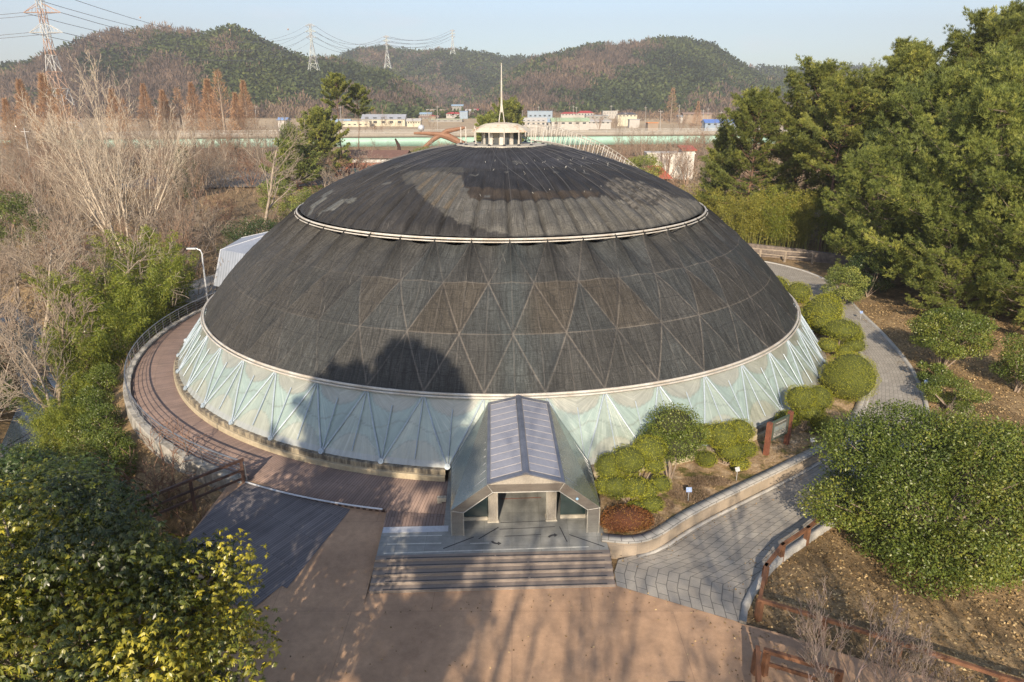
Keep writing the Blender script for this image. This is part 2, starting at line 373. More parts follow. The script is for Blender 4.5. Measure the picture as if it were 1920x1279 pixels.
# plaza (two sheets: level part, and the part that climbs towards the timber deck)
t = NT('plaza_clay'); v = t.coords('Object'); a = t.noise(v, .35, 6, .6); b = t.noise(v, 60, 3); e = t.noise(v, 2.5, 6, .7)
c = t.ramp(a, (.35, (.35, .23, .15)), (.68, (.48, .315, .2)))
c = t.mix(.4, c, t.ramp(e, (.3, .3), (.7, .7)), 'OVERLAY'); c = t.mix(.5, c, t.ramp(b, (.3, .3), (.7, .72)), 'OVERLAY')
bk = t.n('ShaderNodeTexBrick'); t.l(v, bk.inputs[0]); bk.inputs['Scale'].default_value = 1; bk.inputs['Brick Width'].default_value = 6; bk.inputs['Row Height'].default_value = 5.2
bk.inputs['Mortar Size'].default_value = .012; c = t.mix(t.math('MULTIPLY', bk.outputs['Fac'], .35), c, (.12, .08, .06))
t.bump(b, .4, .01); M['plaza'] = t.fin(c, .92, 0, .2)
m = MB(); m.poly([(-17, -16, -.6), (17, -16, -.6), (16.5, 16.6, -.6), (12.2, 18.3, -.6), (9.4, 19.75, -.6), (8.35, 20.15, -.6), (6.6, 21.5, -.6), (5.1, 22.2, -.6), (4.0, 22.45, -.6), (-5.6, 22.3, -.6), (-5.6, 21, -.6), (-17, 21, -.6)])
tag(m.build('plaza', M['plaza']), kind='structure')
def zl(y): return -.6 + .5 * (y - 21) / 6.4
m = MB(); m.poly([(-14.2, 21, zl(21)), (-5.6, 21, zl(21)), (-5.6, 27.0, zl(27.0)), (-8.2, 27.6, zl(27.6)), (-13.6, 29.4, zl(29.4))])
tag(m.build('plaza_slope', M['plaza']), kind='structure')
# timber
def plankmat(name, c1, c2, gap, coords, sx=1, sy=1, bw=3.2, rh=.145, rough=.7, rot=0):
    t = NT(name); tcn = t.n('ShaderNodeTexCoord'); mpn = t.n('ShaderNodeMapping'); mpn.inputs['Scale'].default_value = (sx, sy, 1)
    mpn.inputs['Rotation'].default_value = (0, 0, rot); t.l(tcn.outputs[coords], mpn.inputs[0])
    b = t.n('ShaderNodeTexBrick'); t.l(mpn.outputs[0], b.inputs[0])
    b.inputs['Color1'].default_value = (*c1, 1); b.inputs['Color2'].default_value = (*c2, 1); b.inputs['Mortar'].default_value = (*gap, 1)
    b.inputs['Scale'].default_value = 1; b.inputs['Brick Width'].default_value = bw; b.inputs['Row Height'].default_value = rh; b.inputs['Mortar Size'].default_value = .009
    o = t.coords('Object'); f = t.noise(o, .6, 6, .65); c = t.mix(.5, b.outputs[0], t.ramp(f, (.3, .3), (.7, .7)), 'OVERLAY')
    t.bump(b.outputs['Fac'], -.4, .01); return t.fin(c, rough, 0, .3)
M['deck'] = plankmat('red_brown_decking', (.25, .18, .15), (.19, .14, .12), (.07, .045, .035), 'UV')
M['deck_grey'] = plankmat('weathered_grey_decking', (.20, .18, .18), (.13, .12, .125), (.05, .045, .045), 'UV', rh=.12)
def ring_sheet(name, r0, r1, a0, a1, z, m, n=140, kind='structure', edge=.14):
    V = []; UV = []; F = []
    for i in range(n + 1):
        a = a0 + (a1 - a0) * i / n
        for r, zz in ((r0, z), (r1, z), (r1, z - edge)): V.append(PT(r, a, zz)); UV.append((r, R(a) * 26))
    for i in range(n):
        b = 3 * i; F.append([b, b + 1, b + 4, b + 3]); F.append([b + 1, b + 2, b + 5, b + 4])
    return link(name, npmesh(name, V, F, m, uv=UV))
tag(ring_sheet('deck', 24.3, 27.2, -4.0, -106, 0, M['deck']), kind='structure')
def uvpoly(m, pts, f): m.poly(pts, [f(p) for p in pts])
m = MB(); q = [EL(-5.98, 26.2, -.005), EL(-5.98, 27.97, -.005), EL(-3.0, 27.97, -.005), EL(-3.0, 26.2, -.005)]
uvpoly(m, q, lambda p: (-(p[1]) + .5, p[0])); m.poly([EL(-5.98, 27.97, -.005), EL(-5.98, 26.2, -.005), EL(-5.98, 26.2, -.3), EL(-5.98, 27.97, -.3)])
tag(m.build('deck_corner', M['deck']), kind='structure')
m = MB(); n = 40
m.tube([PT(27.27, a, .06) for a in np.linspace(-10.7, -26.4, n)], .05, 4)
tag(m.build('deck_edge_strip', M['galv']), 'pale metal strip edging the curved deck above the weathered boards', 'edge strip')
m = MB(); pts = [(-14.0, 24.2), (-9.85, 20.6), (-9.0, 22.1), (-8.75, 21.95), (-7.35, 26.85)] + [PT(27.22, a)[:2] for a in (-15.5, -17.5, -20, -22.5, -25, -26.4)] + [(-13.6, 27.2)]
pts = [(p[0], p[1], max(zl(p[1]), -.6) + .02) for p in pts]
dq = np.array([-.55, -.83]); dq /= np.hypot(*dq); dn = np.array([dq[1], -dq[0]])
uvpoly(m, pts, lambda p: (p[0] * dq[0] + p[1] * dq[1], p[0] * dn[0] + p[1] * dn[1]))
tag(m.build('timber_ramp', M['deck_grey']), kind='structure')

# landing and steps
t = NT('landing_granite'); v = t.coords('Object'); b = t.n('ShaderNodeTexBrick'); t.l(v, b.inputs[0]); b.inputs['Scale'].default_value = 1; b.inputs['Brick Width'].default_value = 1.2; b.inputs['Row Height'].default_value = .6
b.inputs['Color1'].default_value = (.27, .275, .26, 1); b.inputs['Color2'].default_value = (.235, .24, .23, 1); b.inputs['Mortar'].default_value = (.14, .14, .13, 1); b.inputs['Mortar Size'].default_value = .006; b.offset = 0
f = t.noise(v, 1.3, 6, .7); g = t.noise(v, 70, 2); c = t.mix(.6, b.outputs[0], t.ramp(f, (.3, .3), (.72, .75)), 'OVERLAY'); c = t.mix(.4, c, t.ramp(g, (.3, .25), (.7, .75)), 'OVERLAY')
M['granite'] = t.fin(c, .45, 0, .4)
m = MB(); m.prism([EL(-5.98, 30.1)[:2], EL(3.5, 30.1)[:2], EL(3.5, 27.975)[:2], EL(-5.98, 27.975)[:2]][::1], -.7, 0)
m.prism([EL(-3.35, 27.975)[:2], EL(3.5, 27.975)[:2], EL(3.5, 21.5)[:2], EL(-3.35, 21.5)[:2]], -.3, .002)
land = m.build('landing', M['granite']); tag(land, kind='structure')
M['step'] = mat('step_boards', (.25, .21, .18), (.19, .16, .14), 1.2, .75, stretch=(.4, 5, 1))
M['tape_w'] = mat('white_tape', (.62, .62, .58), (.4, .4, .37), 3, .7, bump=0); M['tape_d'] = mat('dark_tape', (.05, .052, .06), None, 3, .7, bump=0); M['tape_r'] = mat('red_tape', (.25, .07, .04), None, 3, .7, bump=0)
st = tag(empty('entrance_steps', EL(-1.25, 30.8, -.6)), 'five wide boarded steps with dark anti-slip strips below the landing', 'steps')
def child(o, par):
    bpy.context.view_layer.update(); o.parent = par; o.matrix_parent_inverse = par.matrix_world.inverted(); return o
NR = 5; tr = .325
for i in range(NR):
    z1 = 0 - .12 * i; v0 = 30.1 + tr * (i - 1) + .0; v1 = 30.1 + tr * i
    if i == 0: v0 = 29.85; v1 = 30.12; z1 = .003
    m = MB(); m.prism([EL(-6.0 - .02 * i, v1)[:2], EL(3.52, v1)[:2], EL(3.52, v0 + .002)[:2], EL(-6.0 - .02 * i, v0 + .002)[:2]], -.72, z1)
    s_ = child(m.build('step', M['step']), st)
    m = MB(); vv = v1 - .07
    for u0, u1 in ((-5.5, .1), (.2, 3.25)) if i % 2 else ((-5.55, -1.2), (-1.14, 3.2)):
        m.prism([EL(u0, vv + .025)[:2], EL(u1, vv + .025)[:2], EL(u1, vv - .025)[:2], EL(u0, vv - .025)[:2]], z1 + .001, z1 + .006)
    child(m.build('grip_strip', M['tape_d']), s_)
def tape(a, b, wd, m_, label, cat='floor tape', z=.004, group=None):
    a = np.array(EL(*a)[:2]); b = np.array(EL(*b)[:2]); d = (b - a) / np.hypot(*(b - a)); nn = np.array([-d[1], d[0]]) * wd / 2
    m = MB(); m.prism([a - nn, b - nn, b + nn, a + nn], z, z + .004); return tag(m.build('floor_tape', m_), label, cat, group)
W, D_ = M['tape_w'], M['tape_d']
tape((-5.7, 29.72), (2.7, 29.62), .055, W, 'longest white tape line across the landing just above the steps')
tape((-5.65, 29.1), (-3.4, 29.12), .05, W, 'lower short white tape line on the blue grey left landing')
tape((-5.6, 28.55), (-3.4, 28.58), .05, W, 'upper short white tape line on the left landing near the ramp plate')
tape((-2.2, 29.2), (-1.4, 29.2), .05, W, 'short white tape dash left of centre on the landing')
tape((-3.3, 29.5), (-2.05, 28.75), .05, D_, 'slanted dark tape strip at lower left of the porch opening')
tape((-1.85, 28.9), (-1.0, 28.1), .05, D_, 'slanted dark tape strip beside the left curved arrow')
tape((2.0, 28.75), (3.35, 29.65), .05, D_, 'long slanted dark tape strip at the right edge of the landing')
tape((1.65, 28.15), (1.85, 29.25), .04, D_, 'upright dark tape strip beside the right curved arrow')
tape((-.75, 28.75), (.8, 28.7), .035, D_, 'thin dark tape line between the two curved arrows')
tape((-.95, 28.25), (1.45, 28.15), .035, D_, 'thin dark tape line just inside the arrows under the lintel edge')
tape((-.9, 27.75), (1.4, 27.7), .035, D_, 'thin dark tape line nearest the two stone columns')
tape((-.95, 25.35), (.95, 25.3), .05, W, 'white tape line deep inside the porch')
tape((-.8, 25.85), (1.05, 25.8), .04, M['tape_r'], 'dull red tape line inside the porch')
for s_, u0, lb in ((1, -1.05, 'dark curved arrow sticker on the left of the landing pointing up'), (-1, 1.35, 'dark curved arrow sticker on the right of the landing pointing down')):
    m = MB(); P = []
    for k in range(7): a = R(200 + 70 * k / 6 * 1); P.append((.30 * math.cos(a), .30 * math.sin(a)))
    Q = [(.2 * math.cos(R(200 + 70 * k / 6)), .2 * math.sin(R(200 + 70 * k / 6))) for k in range(7)]
    sh = P + [(.02, -.36), (.16, -.24), (.01, -.12)] + Q[::-1]
    m.prism([EL(u0 + x, 29.0 - y * s_ * 1.0)[:2] for x, y in (sh if s_ == -1 else sh[::-1])], .003, .008)
    tag(m.build('floor_arrow', D_), lb, 'floor arrow')
m = MB(); m.slab([EL(-5.95, 28.32, .008), EL(-3.15, 28.32, .008), EL(-3.15, 27.93, .03), EL(-5.95, 27.93, .03)], (0, 0, .012))
tag(m.build('ramp_plate', mat('chequer_plate', (.62, .64, .68), (.5, .52, .56), 6, .4, .5, .5, .3)), 'bright chequered metal threshold plate between deck and landing', 'ramp plate')

# ------------------------------------------------------------------ the dome
RS, ZS = 27.5, -12.9
dome = tag(empty('dome_greenhouse', (CX, CY, 0)), 'large round dome greenhouse under black shade netting with a pale film skirt', 'dome building')
def dchild(o): o.parent = dome; o.location = (o.location[0] - CX, o.location[1] - CY, o.location[2]); return o
def sph(r): return ZS + math.sqrt(RS * RS - r * r)
T0 = 2.4                                   # bottom node azimuth; mid-ring nodes at T0+4+8k
TH_M, TH_U, TH_P = math.asin(22 / RS), math.asin(15.1 / RS), math.asin(3.3 / RS)
rng = np.random.default_rng(5)
def polar(th, az, rad):                      # arrays -> xyz relative to world
    x = CX + rad * np.sin(th) * np.sin(az); y = CY - rad * np.sin(th) * np.cos(az); z = ZS + rad * np.cos(th)
    return np.stack([x, y, z], -1)
def gridfaces(na, nb):                       # na around (closed), nb along
    i = np.arange(na)[:, None]; j = np.arange(nb - 1)[None]; i2 = (i + 1) % na
    return np.stack([i * nb + j, i2 * nb + j, i2 * nb + j + 1, i * nb + j + 1], -1).reshape(-1, 4)
def gridfaces_open(na, nb):
    i = np.arange(na - 1)[:, None]; j = np.arange(nb - 1)[None]
    return np.stack([i * nb + j, (i + 1) * nb + j, (i + 1) * nb + j + 1, i * nb + j + 1], -1).reshape(-1, 4)
def hashf(*k):
    h = 0
    for a_, p in zip(k, (127.1, 311.7, 74.7)): h = h + a_ * p
    s_ = np.sin(h) * 43758.5453; return s_ - np.floor(s_)
# --- lower net: 3 lattice rows between mid ring and upper ring
na, nb = 45 * 28 + 1, 84
A = np.linspace(0, 45, na)[:, None] * np.ones((1, nb)); B = np.ones((na, 1)) * np.linspace(0, 3, nb)[None]
az = R(T0 + 4) + A * R(8); th = TH_M + (TH_U - TH_M) * B / 3
x1 = A + B / 2; x2 = A - B / 2
fx1, fx2, fb = x1 % 1, x2 % 1, B % 1
ed = np.minimum.reduce([np.abs(fx1 - np.round(fx1)), np.abs(fx2 - np.round(fx2)), np.abs(fb - np.round(fb)) * .9])
sag = .075 * np.minimum(1, ed / .30) ** .8                       # net sinks between the struts
fa = np.abs((A - .5 * 1) % 1 - .5) * 2                            # 0 midway.. 1 at nodes of row 3 (offset half)
top = np.clip((B - 2.05) / .95, 0, 1)
nodeU = 1 - np.abs(((A + .5) % 1) - .5) * 2; nodeU = 1 - nodeU    # 1 at half-integers (upper ring nodes)
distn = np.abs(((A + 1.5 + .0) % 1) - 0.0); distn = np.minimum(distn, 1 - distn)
pleat = np.clip((B - 1.6) / 1.4, 0, 1) ** 1.25 * (.66 * np.sin(np.pi * np.clip(distn, 0, .5)) ** .7 - .16) + np.clip((B - 2.1) / .9, 0, 1) ** 3 * .10
rip = .012 * np.sin(A * 61 + 3 * np.sin(B * 2.2)) * (.4 + top) + .010 * np.sin(A * 37 - B * 9)
low = np.clip((.5 - B) / .5, 0, 1); lown = np.minimum(A % 1, 1 - A % 1); pleat = pleat + np.clip((.8 - B) / .8, 0, 1) ** 2 * (.16 * np.sin(np.pi * lown) ** .7 - .05)
rad = RS + .10 - sag - pleat * 1.0 - .03 * low + rip
V = polar(th, az, rad)
h1 = hashf(np.floor(x1) % 45 + 1, np.floor(x2) % 45 + 2, np.floor(B) + 3)
h2 = hashf(np.floor(x1) % 45 + 9, np.floor(x2) % 45 + 5, np.floor(B) + 1)
base = np.array([.071, .071, .068]); brown = np.array([.098, .079, .056]); grey = np.array([.066, .076, .079]); teal = np.array([.088, .108, .112])
frontw = np.exp(-((np.degrees(az) + 180) % 360 - 180 - 6) ** 2 / 900)
kb = (h1 > .5) * (.12 + .6 * frontw) * (np.floor(B) == 1); kg = (h1 < .35) * .5
colr = base + (brown - base) * kb[..., None] * .8 + (grey - base) * kg[..., None]
colr = colr * (.9 + .18 * h2[..., None])
strip_ = np.exp(-(((np.degrees(az) + 180) % 360 - 180 - 2.5) / 2.6) ** 2); colr = colr + (teal - colr) * (.6 * strip_)[..., None]
azd = (np.degrees(az) + 180) % 360 - 180
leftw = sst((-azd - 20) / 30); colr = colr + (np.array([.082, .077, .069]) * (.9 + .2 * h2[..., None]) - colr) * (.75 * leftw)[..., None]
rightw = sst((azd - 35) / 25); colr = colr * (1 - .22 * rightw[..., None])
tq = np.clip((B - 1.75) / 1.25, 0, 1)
colr = colr * (1 - .85 * (tq ** .9 * np.exp(-(distn / (.07 + .30 * (1 - tq))) ** 2) * (.35 + .65 * tq))[..., None] + .45 * (tq * np.sin(np.pi * np.clip(distn, 0, .5)) ** 2)[..., None]) * .56  # pleat shading painted into the tone: dark wedges under ring nodes, lighter swags between
UVn = np.stack([A, B], -1)
def netmat(name, rows=True, rad_scale=1):
    t = NT(name); vc = t.n('ShaderNodeVertexColor', layer_name='tone')
    uv = t.n('ShaderNodeUVMap'); sp = t.n('ShaderNodeSeparateXYZ'); t.l(uv.outputs[0], sp.inputs[0]); u, v_ = sp.outputs[0], sp.outputs[1]
    def vec(a, b, c_=0):
        x = t.n('ShaderNodeCombineXYZ')
        for i, q in enumerate((a, b, c_)):
            if isinstance(q, (int, float)): x.inputs[i].default_value = q
            else: t.l(q, x.inputs[i])
        return x.outputs[0]
    obj = t.coords('Object'); ln = t.noise(obj, .5, 4)
    wob = t.math('MULTIPLY', t.math('SUBTRACT', ln, .5), .5)
    def line(expr, wd):                       # 1 on the line
        f = t.math('ABSOLUTE', t.math('SUBTRACT', t.math('FRACT', t.math('ADD', expr, .5)), .5))
        return t.math('MULTIPLY', t.math('SUBTRACT', 1, t.math('SMOOTH_MIN', t.math('DIVIDE', f, wd), 1.0, .0)), 1)
    c = vc.outputs[0]
    weave = t.noise(vec(t.math('MULTIPLY', u, 6), t.math('MULTIPLY', v_, 95)), 1, 3, .8)
    streak = t.noise(vec(t.math('MULTIPLY', t.math('ADD', u, t.math('MULTIPLY', wob, .5)), 30), t.math('MULTIPLY', v_, 1.6)), 1, 5, .7)
    patch = t.noise(obj, .45, 6, .65); speck = t.noise(obj, 16, 4, .8)
    c = t.mix(.8, c, t.ramp(weave, (.32, .2), (.68, .82)), 'OVERLAY')
    c = t.mix(.75, c, t.ramp(streak, (.34, .22), (.66, .78)), 'OVERLAY')
    c = t.mix(.5, c, t.ramp(patch, (.3, .3), (.7, .72)), 'OVERLAY')
    c = t.mix(.55, c, t.ramp(speck, (.3, .25), (.72, .8)), 'OVERLAY')
    hv = t.math('MULTIPLY', v_, .5)
    if rows:
        s1 = line(t.math('ADD', u, hv), .022); s2 = line(t.math('SUBTRACT', u, hv), .022); s3 = line(v_, .015)
        mid = line(t.math('ADD', u, .0), .02); mid2 = line(t.math('ADD', u, .5), .02)
        strut = t.math('MAXIMUM', t.math('MAXIMUM', s1, s2), s3)
        strut = t.math('MULTIPLY', strut, t.ramp(patch, (.35, .12), (.6, .6)))
        area = t.math('MULTIPLY', t.ramp(t.math('DIVIDE', v_, 3.0), (.0, 1.), (.62, .95), (.80, .42)), t.ramp(t.math('DIVIDE', u, 45.0), (.0, 1.), (.16, .85), (.24, .35), (.78, .25), (.90, .35), (.965, 1.)))
        strut = t.math('MULTIPLY', strut, area)
        c = t.mix(strut, c, (.21, .185, .16)); c = t.mix(t.math('MULTIPLY', t.math('MULTIPLY', t.math('MAXIMUM', mid, mid2), .22), area), c, (.17, .155, .14))
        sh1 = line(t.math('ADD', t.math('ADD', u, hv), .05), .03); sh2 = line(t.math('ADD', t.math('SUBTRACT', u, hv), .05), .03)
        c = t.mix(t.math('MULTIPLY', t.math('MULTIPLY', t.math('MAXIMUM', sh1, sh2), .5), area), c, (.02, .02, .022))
    # thin ropes and seams
    r1 = line(t.math('ADD', t.math('ADD', t.math('MULTIPLY', v_, 2.6), t.math('MULTIPLY', wob, .9)), .2), .028)
    r2 = line(t.math('ADD', t.math('MULTIPLY', u, 1.31), t.math('MULTIPLY', wob, .6)), .018)
    r3 = line(t.math('ADD', t.math('ADD', t.math('MULTIPLY', u, .73), t.math('MULTIPLY', v_, .41)), wob), .012)
    ropes = t.math('MULTIPLY', t.math('MAXIMUM', r1, t.math('MAXIMUM', r2, r3)), .6)
    c = t.mix(ropes, c, (.016, .016, .017))
    # bright streaks: glossy wrinkle highlights painted into the colour, with whitish threads
    thr = t.ramp(t.noise(vec(t.math('MULTIPLY', t.math('ADD', u, t.math('MULTIPLY', v_, .33)), 34), t.math('MULTIPLY', v_, 1.3)), 1, 3, .5), (.66, 0.), (.76, 1.))
    thr2 = t.ramp(t.noise(obj, .33, 2), (.46, 0.), (.58, 1.))
    c = t.mix(t.math('MULTIPLY', t.math('MULTIPLY', thr, thr2), .5), c, (.32, .30, .27))
    h = t.math('ADD', t.math('MULTIPLY', streak, .6), t.math('MULTIPLY', weave, .4)); t.bump(h, .9, .09)
    return t.fin(c, .62, 0, .28)
netM = netmat('black_shade_net')
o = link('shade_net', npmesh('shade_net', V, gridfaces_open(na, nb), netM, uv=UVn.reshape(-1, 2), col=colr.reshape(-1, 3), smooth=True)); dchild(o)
# --- roof net, upper ring to lantern
nb = 90; A = np.linspace(0, 45, na)[:, None] * np.ones((1, nb)); Bn = np.ones((na, 1)) * np.linspace(0, 1, nb)[None]
az = R(T0 + 4) + A * R(8); th = TH_U - .006 + (TH_P - TH_U) * Bn
azd = (np.degrees(az) + 180) % 360 - 180; rr = RS * np.sin(th)
distn = np.abs(((A + .5) % 1)); distn = np.minimum(distn, 1 - distn)
fade = np.clip(1 - Bn * 1.6, 0, 1)
fade = fade * np.clip(Bn / .05, 0, 1)
puff = .24 * fade * np.sin(np.pi * np.clip(distn / .5, 0, 1)) ** .8 - .14 * fade * np.exp(-(distn / .07) ** 2)
wr = np.sin(A * 2.1 + 4 * np.sin(Bn * 5)) * np.cos(Bn * 21 + A * .9)
rad = RS + .04 + puff + .025 * wr + .015 * np.sin(A * 17 + Bn * 31)
V = polar(th, az, rad)
def nse(a, b, s): return .5 * (np.sin(a * s + 1.7 * np.sin(b * s * .7)) * np.cos(b * s * 1.1 + 1.3 * np.sin(a * s * .5))) + .5
X = rr * np.sin(az); Y = rr * np.cos(az)         # Y>0 toward the camera
nA, nB = nse(X, Y, .9), nse(X + 3, Y - 5, 2.3)
dark = np.array([.034, .034, .036]); med = np.array([.060, .056, .052]); light = np.array([.125, .118, .102]); tan_ = np.array([.15, .125, .095])
col = np.ones(rr.shape + (3,)) * med
def inpoly(P):
    c = np.zeros(X.shape, bool)
    for i in range(len(P)):
        (ax_, ay_), (bx_, by_) = P[i], P[i - 1]; k = (ay_ > Y) != (by_ > Y); c ^= k & (X < (bx_ - ax_) * (Y - ay_) / (by_ - ay_ + 1e-12) + ax_)
    return c
scal = .35 * np.abs(np.sin(np.pi * (A + .5)))
med = np.array([.029, .028, .028]); light = np.array([.088, .085, .077]); tan_ = np.array([.105, .088, .066]); black = np.array([.018, .018, .020])
col = np.ones(rr.shape + (3,)) * med * (.85 + .35 * nA[..., None])
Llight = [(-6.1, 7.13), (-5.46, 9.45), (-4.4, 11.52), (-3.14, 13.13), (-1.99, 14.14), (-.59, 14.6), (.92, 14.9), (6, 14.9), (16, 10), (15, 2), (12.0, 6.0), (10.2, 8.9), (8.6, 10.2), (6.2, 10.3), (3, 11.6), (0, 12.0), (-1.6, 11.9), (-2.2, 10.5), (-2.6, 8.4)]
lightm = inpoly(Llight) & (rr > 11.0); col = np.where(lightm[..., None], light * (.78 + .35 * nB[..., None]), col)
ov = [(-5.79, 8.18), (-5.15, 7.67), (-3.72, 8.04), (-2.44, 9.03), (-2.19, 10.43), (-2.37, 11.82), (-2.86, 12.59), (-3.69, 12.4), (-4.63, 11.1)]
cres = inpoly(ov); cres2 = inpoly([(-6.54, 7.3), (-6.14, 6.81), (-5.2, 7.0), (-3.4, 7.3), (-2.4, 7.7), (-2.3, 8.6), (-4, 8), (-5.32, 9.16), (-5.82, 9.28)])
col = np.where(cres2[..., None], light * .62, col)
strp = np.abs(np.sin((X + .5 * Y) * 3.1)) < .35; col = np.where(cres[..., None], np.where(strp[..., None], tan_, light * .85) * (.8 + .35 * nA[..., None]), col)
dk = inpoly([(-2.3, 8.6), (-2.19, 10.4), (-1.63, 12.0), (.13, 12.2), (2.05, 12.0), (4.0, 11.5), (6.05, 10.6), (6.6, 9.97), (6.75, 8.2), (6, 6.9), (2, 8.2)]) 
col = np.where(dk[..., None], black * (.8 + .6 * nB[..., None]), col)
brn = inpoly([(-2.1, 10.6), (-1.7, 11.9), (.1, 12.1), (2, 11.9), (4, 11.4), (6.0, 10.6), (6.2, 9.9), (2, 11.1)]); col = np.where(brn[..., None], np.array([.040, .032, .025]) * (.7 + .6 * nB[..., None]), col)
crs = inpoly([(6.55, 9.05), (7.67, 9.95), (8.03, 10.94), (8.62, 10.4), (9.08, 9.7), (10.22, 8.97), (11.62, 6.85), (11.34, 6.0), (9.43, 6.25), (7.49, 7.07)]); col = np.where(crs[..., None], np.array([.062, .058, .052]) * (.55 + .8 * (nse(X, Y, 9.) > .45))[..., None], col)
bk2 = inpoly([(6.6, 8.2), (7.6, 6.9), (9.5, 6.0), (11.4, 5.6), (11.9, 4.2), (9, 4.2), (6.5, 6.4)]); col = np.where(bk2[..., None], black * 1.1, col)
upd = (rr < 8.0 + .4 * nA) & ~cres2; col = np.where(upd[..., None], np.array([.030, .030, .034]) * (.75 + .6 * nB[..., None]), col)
for cx_, cy_, a_, b_ in ((-10.75, 8.6, 1.05, .42), (-12.3, 6.3, .55, .55), (-12.0, 5.0, .35, .7), (-12.6, 7.2, .3, .45), (-9.5, 8.9, .3, .25)):
    h_ = ((X - cx_) / a_) ** 2 + ((Y - cy_) / b_) ** 2 < 1; col = np.where(h_[..., None], np.array([.082, .086, .084]), col)
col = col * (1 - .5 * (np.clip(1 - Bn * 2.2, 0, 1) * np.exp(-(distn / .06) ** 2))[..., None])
for k in range(26):                                # small tears
    a_ = rng.uniform(-55, 60); r_ = rng.uniform(5, 13.5); px, py = r_ * math.sin(R(a_)), r_ * math.cos(R(a_)); e1, e2 = rng.uniform(.12, .45), rng.uniform(.08, .2)
    h_ = ((X - px) / e1) ** 2 + ((Y - py) / e2) ** 2 < 1; col = np.where(h_[..., None], np.array([.075, .075, .072]), col)
col = np.where((rr > 14.85)[..., None], np.array([.03, .03, .03]), col)
netU = netmat('roof_shade_net', rows=False)
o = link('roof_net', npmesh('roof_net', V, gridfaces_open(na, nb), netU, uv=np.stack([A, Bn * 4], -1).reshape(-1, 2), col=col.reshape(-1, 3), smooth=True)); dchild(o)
# cords lying on the roof net
cord = mat('pale_cord', (.11, .11, .115), None, 3, .7, bump=0)
for k in range(30):
    a0_ = -95 + 190 * k / 29 + rng.uniform(-2, 2); a1_ = a0_ + rng.choice([-24, -10, 0, 8, 22]) * rng.uniform(.5, 1.2); m = MB(); P = []
    rE = rng.uniform(8.5, 13.5)
    for f in np.linspace(0, 1, 14):
        r_ = 3.7 + (rE - 3.7) * f; a_ = R(a0_ + (a1_ - a0_) * f); q = polar(math.asin(r_ / RS), a_, RS + .13 + .02 * math.sin(f * 9)); P.append(q)
    m.tube(P, .011, 3); dchild(m.build('roof_cord', cord))
# tie ends poking up from the net
for k in range(40):
    m = MB(); a_ = rng.uniform(-8, 66); r_ = rng.choice([8.2, 9.0, 11.5, 7.2]) + rng.normal(0, .25); q = polar(math.asin(r_ / RS), R(a_), RS + .08)
    m.tube([q, q + np.array([rng.uniform(-.1, .1), rng.uniform(-.1, .1), rng.uniform(.06, .16)])], .009, 3); dchild(m.build('net_tie', M['tape_w']))
# --- skirt film
nb = 44; na2 = 45 * 36 + 1; A = np.linspace(0, 45, na2)[:, None] * np.ones((1, nb)); B = np.ones((na2, 1)) * np.linspace(0, 1, nb)[None]
az = R(T0) + A * R(8); rS = 24.12 + (21.95 - 24.12) * B; zS = .58 + (3.52 - .58) * B
xf = A % 1
dl = np.minimum(np.abs(xf - .5 * B), np.abs(xf - 1 + .5 * B)) # distance to diagonals
puff = .05 * np.minimum(1, dl / .15) * np.sin(np.pi * np.clip(B * .98 + .01, 0, 1)) - .02
puff = puff + .012 * np.sin(A * 40 + B * 10) * (1 - B)
rad = rS - puff
V = np.stack([CX + rad * np.sin(az), CY - rad * np.cos(az), zS], -1)
g1 = np.array([.49, .60, .52]); g2 = np.array([.43, .57, .52]); cream = np.array([.57, .58, .47]); tanc = np.array([.50, .49, .41]); edge = np.array([.58, .58, .56])
inner = (xf > .5 * B) & (xf < 1 - .5 * B)
hh = hashf(np.floor(A) + 2, inner * 3.0, 1.0 + 0 * A)
col = np.where(inner[..., None], g1 * (.92 + .14 * hh[..., None]), g2 * (.95 + .14 * hh[..., None]))
azd = (np.degrees(az) + 180) % 360 - 180
sidew = sst((np.abs(azd) - 62) / 25); col = col + (np.array([.16, .52, .47]) - col) * (sidew * ~inner)[..., None] * .9
xo = np.minimum(xf, 1 - xf)
ar1 = ((xf - .5) / .40) ** 2 + (B / .34) ** 2 < 1; col = np.where(ar1[..., None], cream, col)
ar1b = (np.abs(((xf - .5) / .40) ** 2 + (B / .34) ** 2 - 1) < .05); col = np.where(ar1b[..., None], np.array([.44, .49, .41]), col)
ar2 = (xo / .42) ** 2 + ((1 - B) / .30) ** 2 < 1; col = np.where(ar2[..., None], tanc, col)
ar2b = (np.abs((xo / .42) ** 2 + ((1 - B) / .30) ** 2 - 1) < .07); col = np.where(ar2b[..., None], np.array([.40, .44, .38]), col)
wv = np.abs(B - (.52 + .07 * np.sin(2 * np.pi * xf))) < .012; col = np.where((wv & ~ar1 & ~ar2)[..., None], np.array([.37, .45, .39]), col)
col = np.where((B < .07)[..., None], edge, col); col = np.where((B > .95)[..., None], edge * .95, col); col = (col * .72 + .28 * col.mean(-1, keepdims=True)) * [.525, .555, .54]
t = NT('skirt_film'); vc = t.n('ShaderNodeVertexColor', layer_name='tone'); uv = t.n('ShaderNodeUVMap'); obj = t.coords('Object')
sp = t.n('ShaderNodeSeparateXYZ'); t.l(uv.outputs[0], sp.inputs[0])
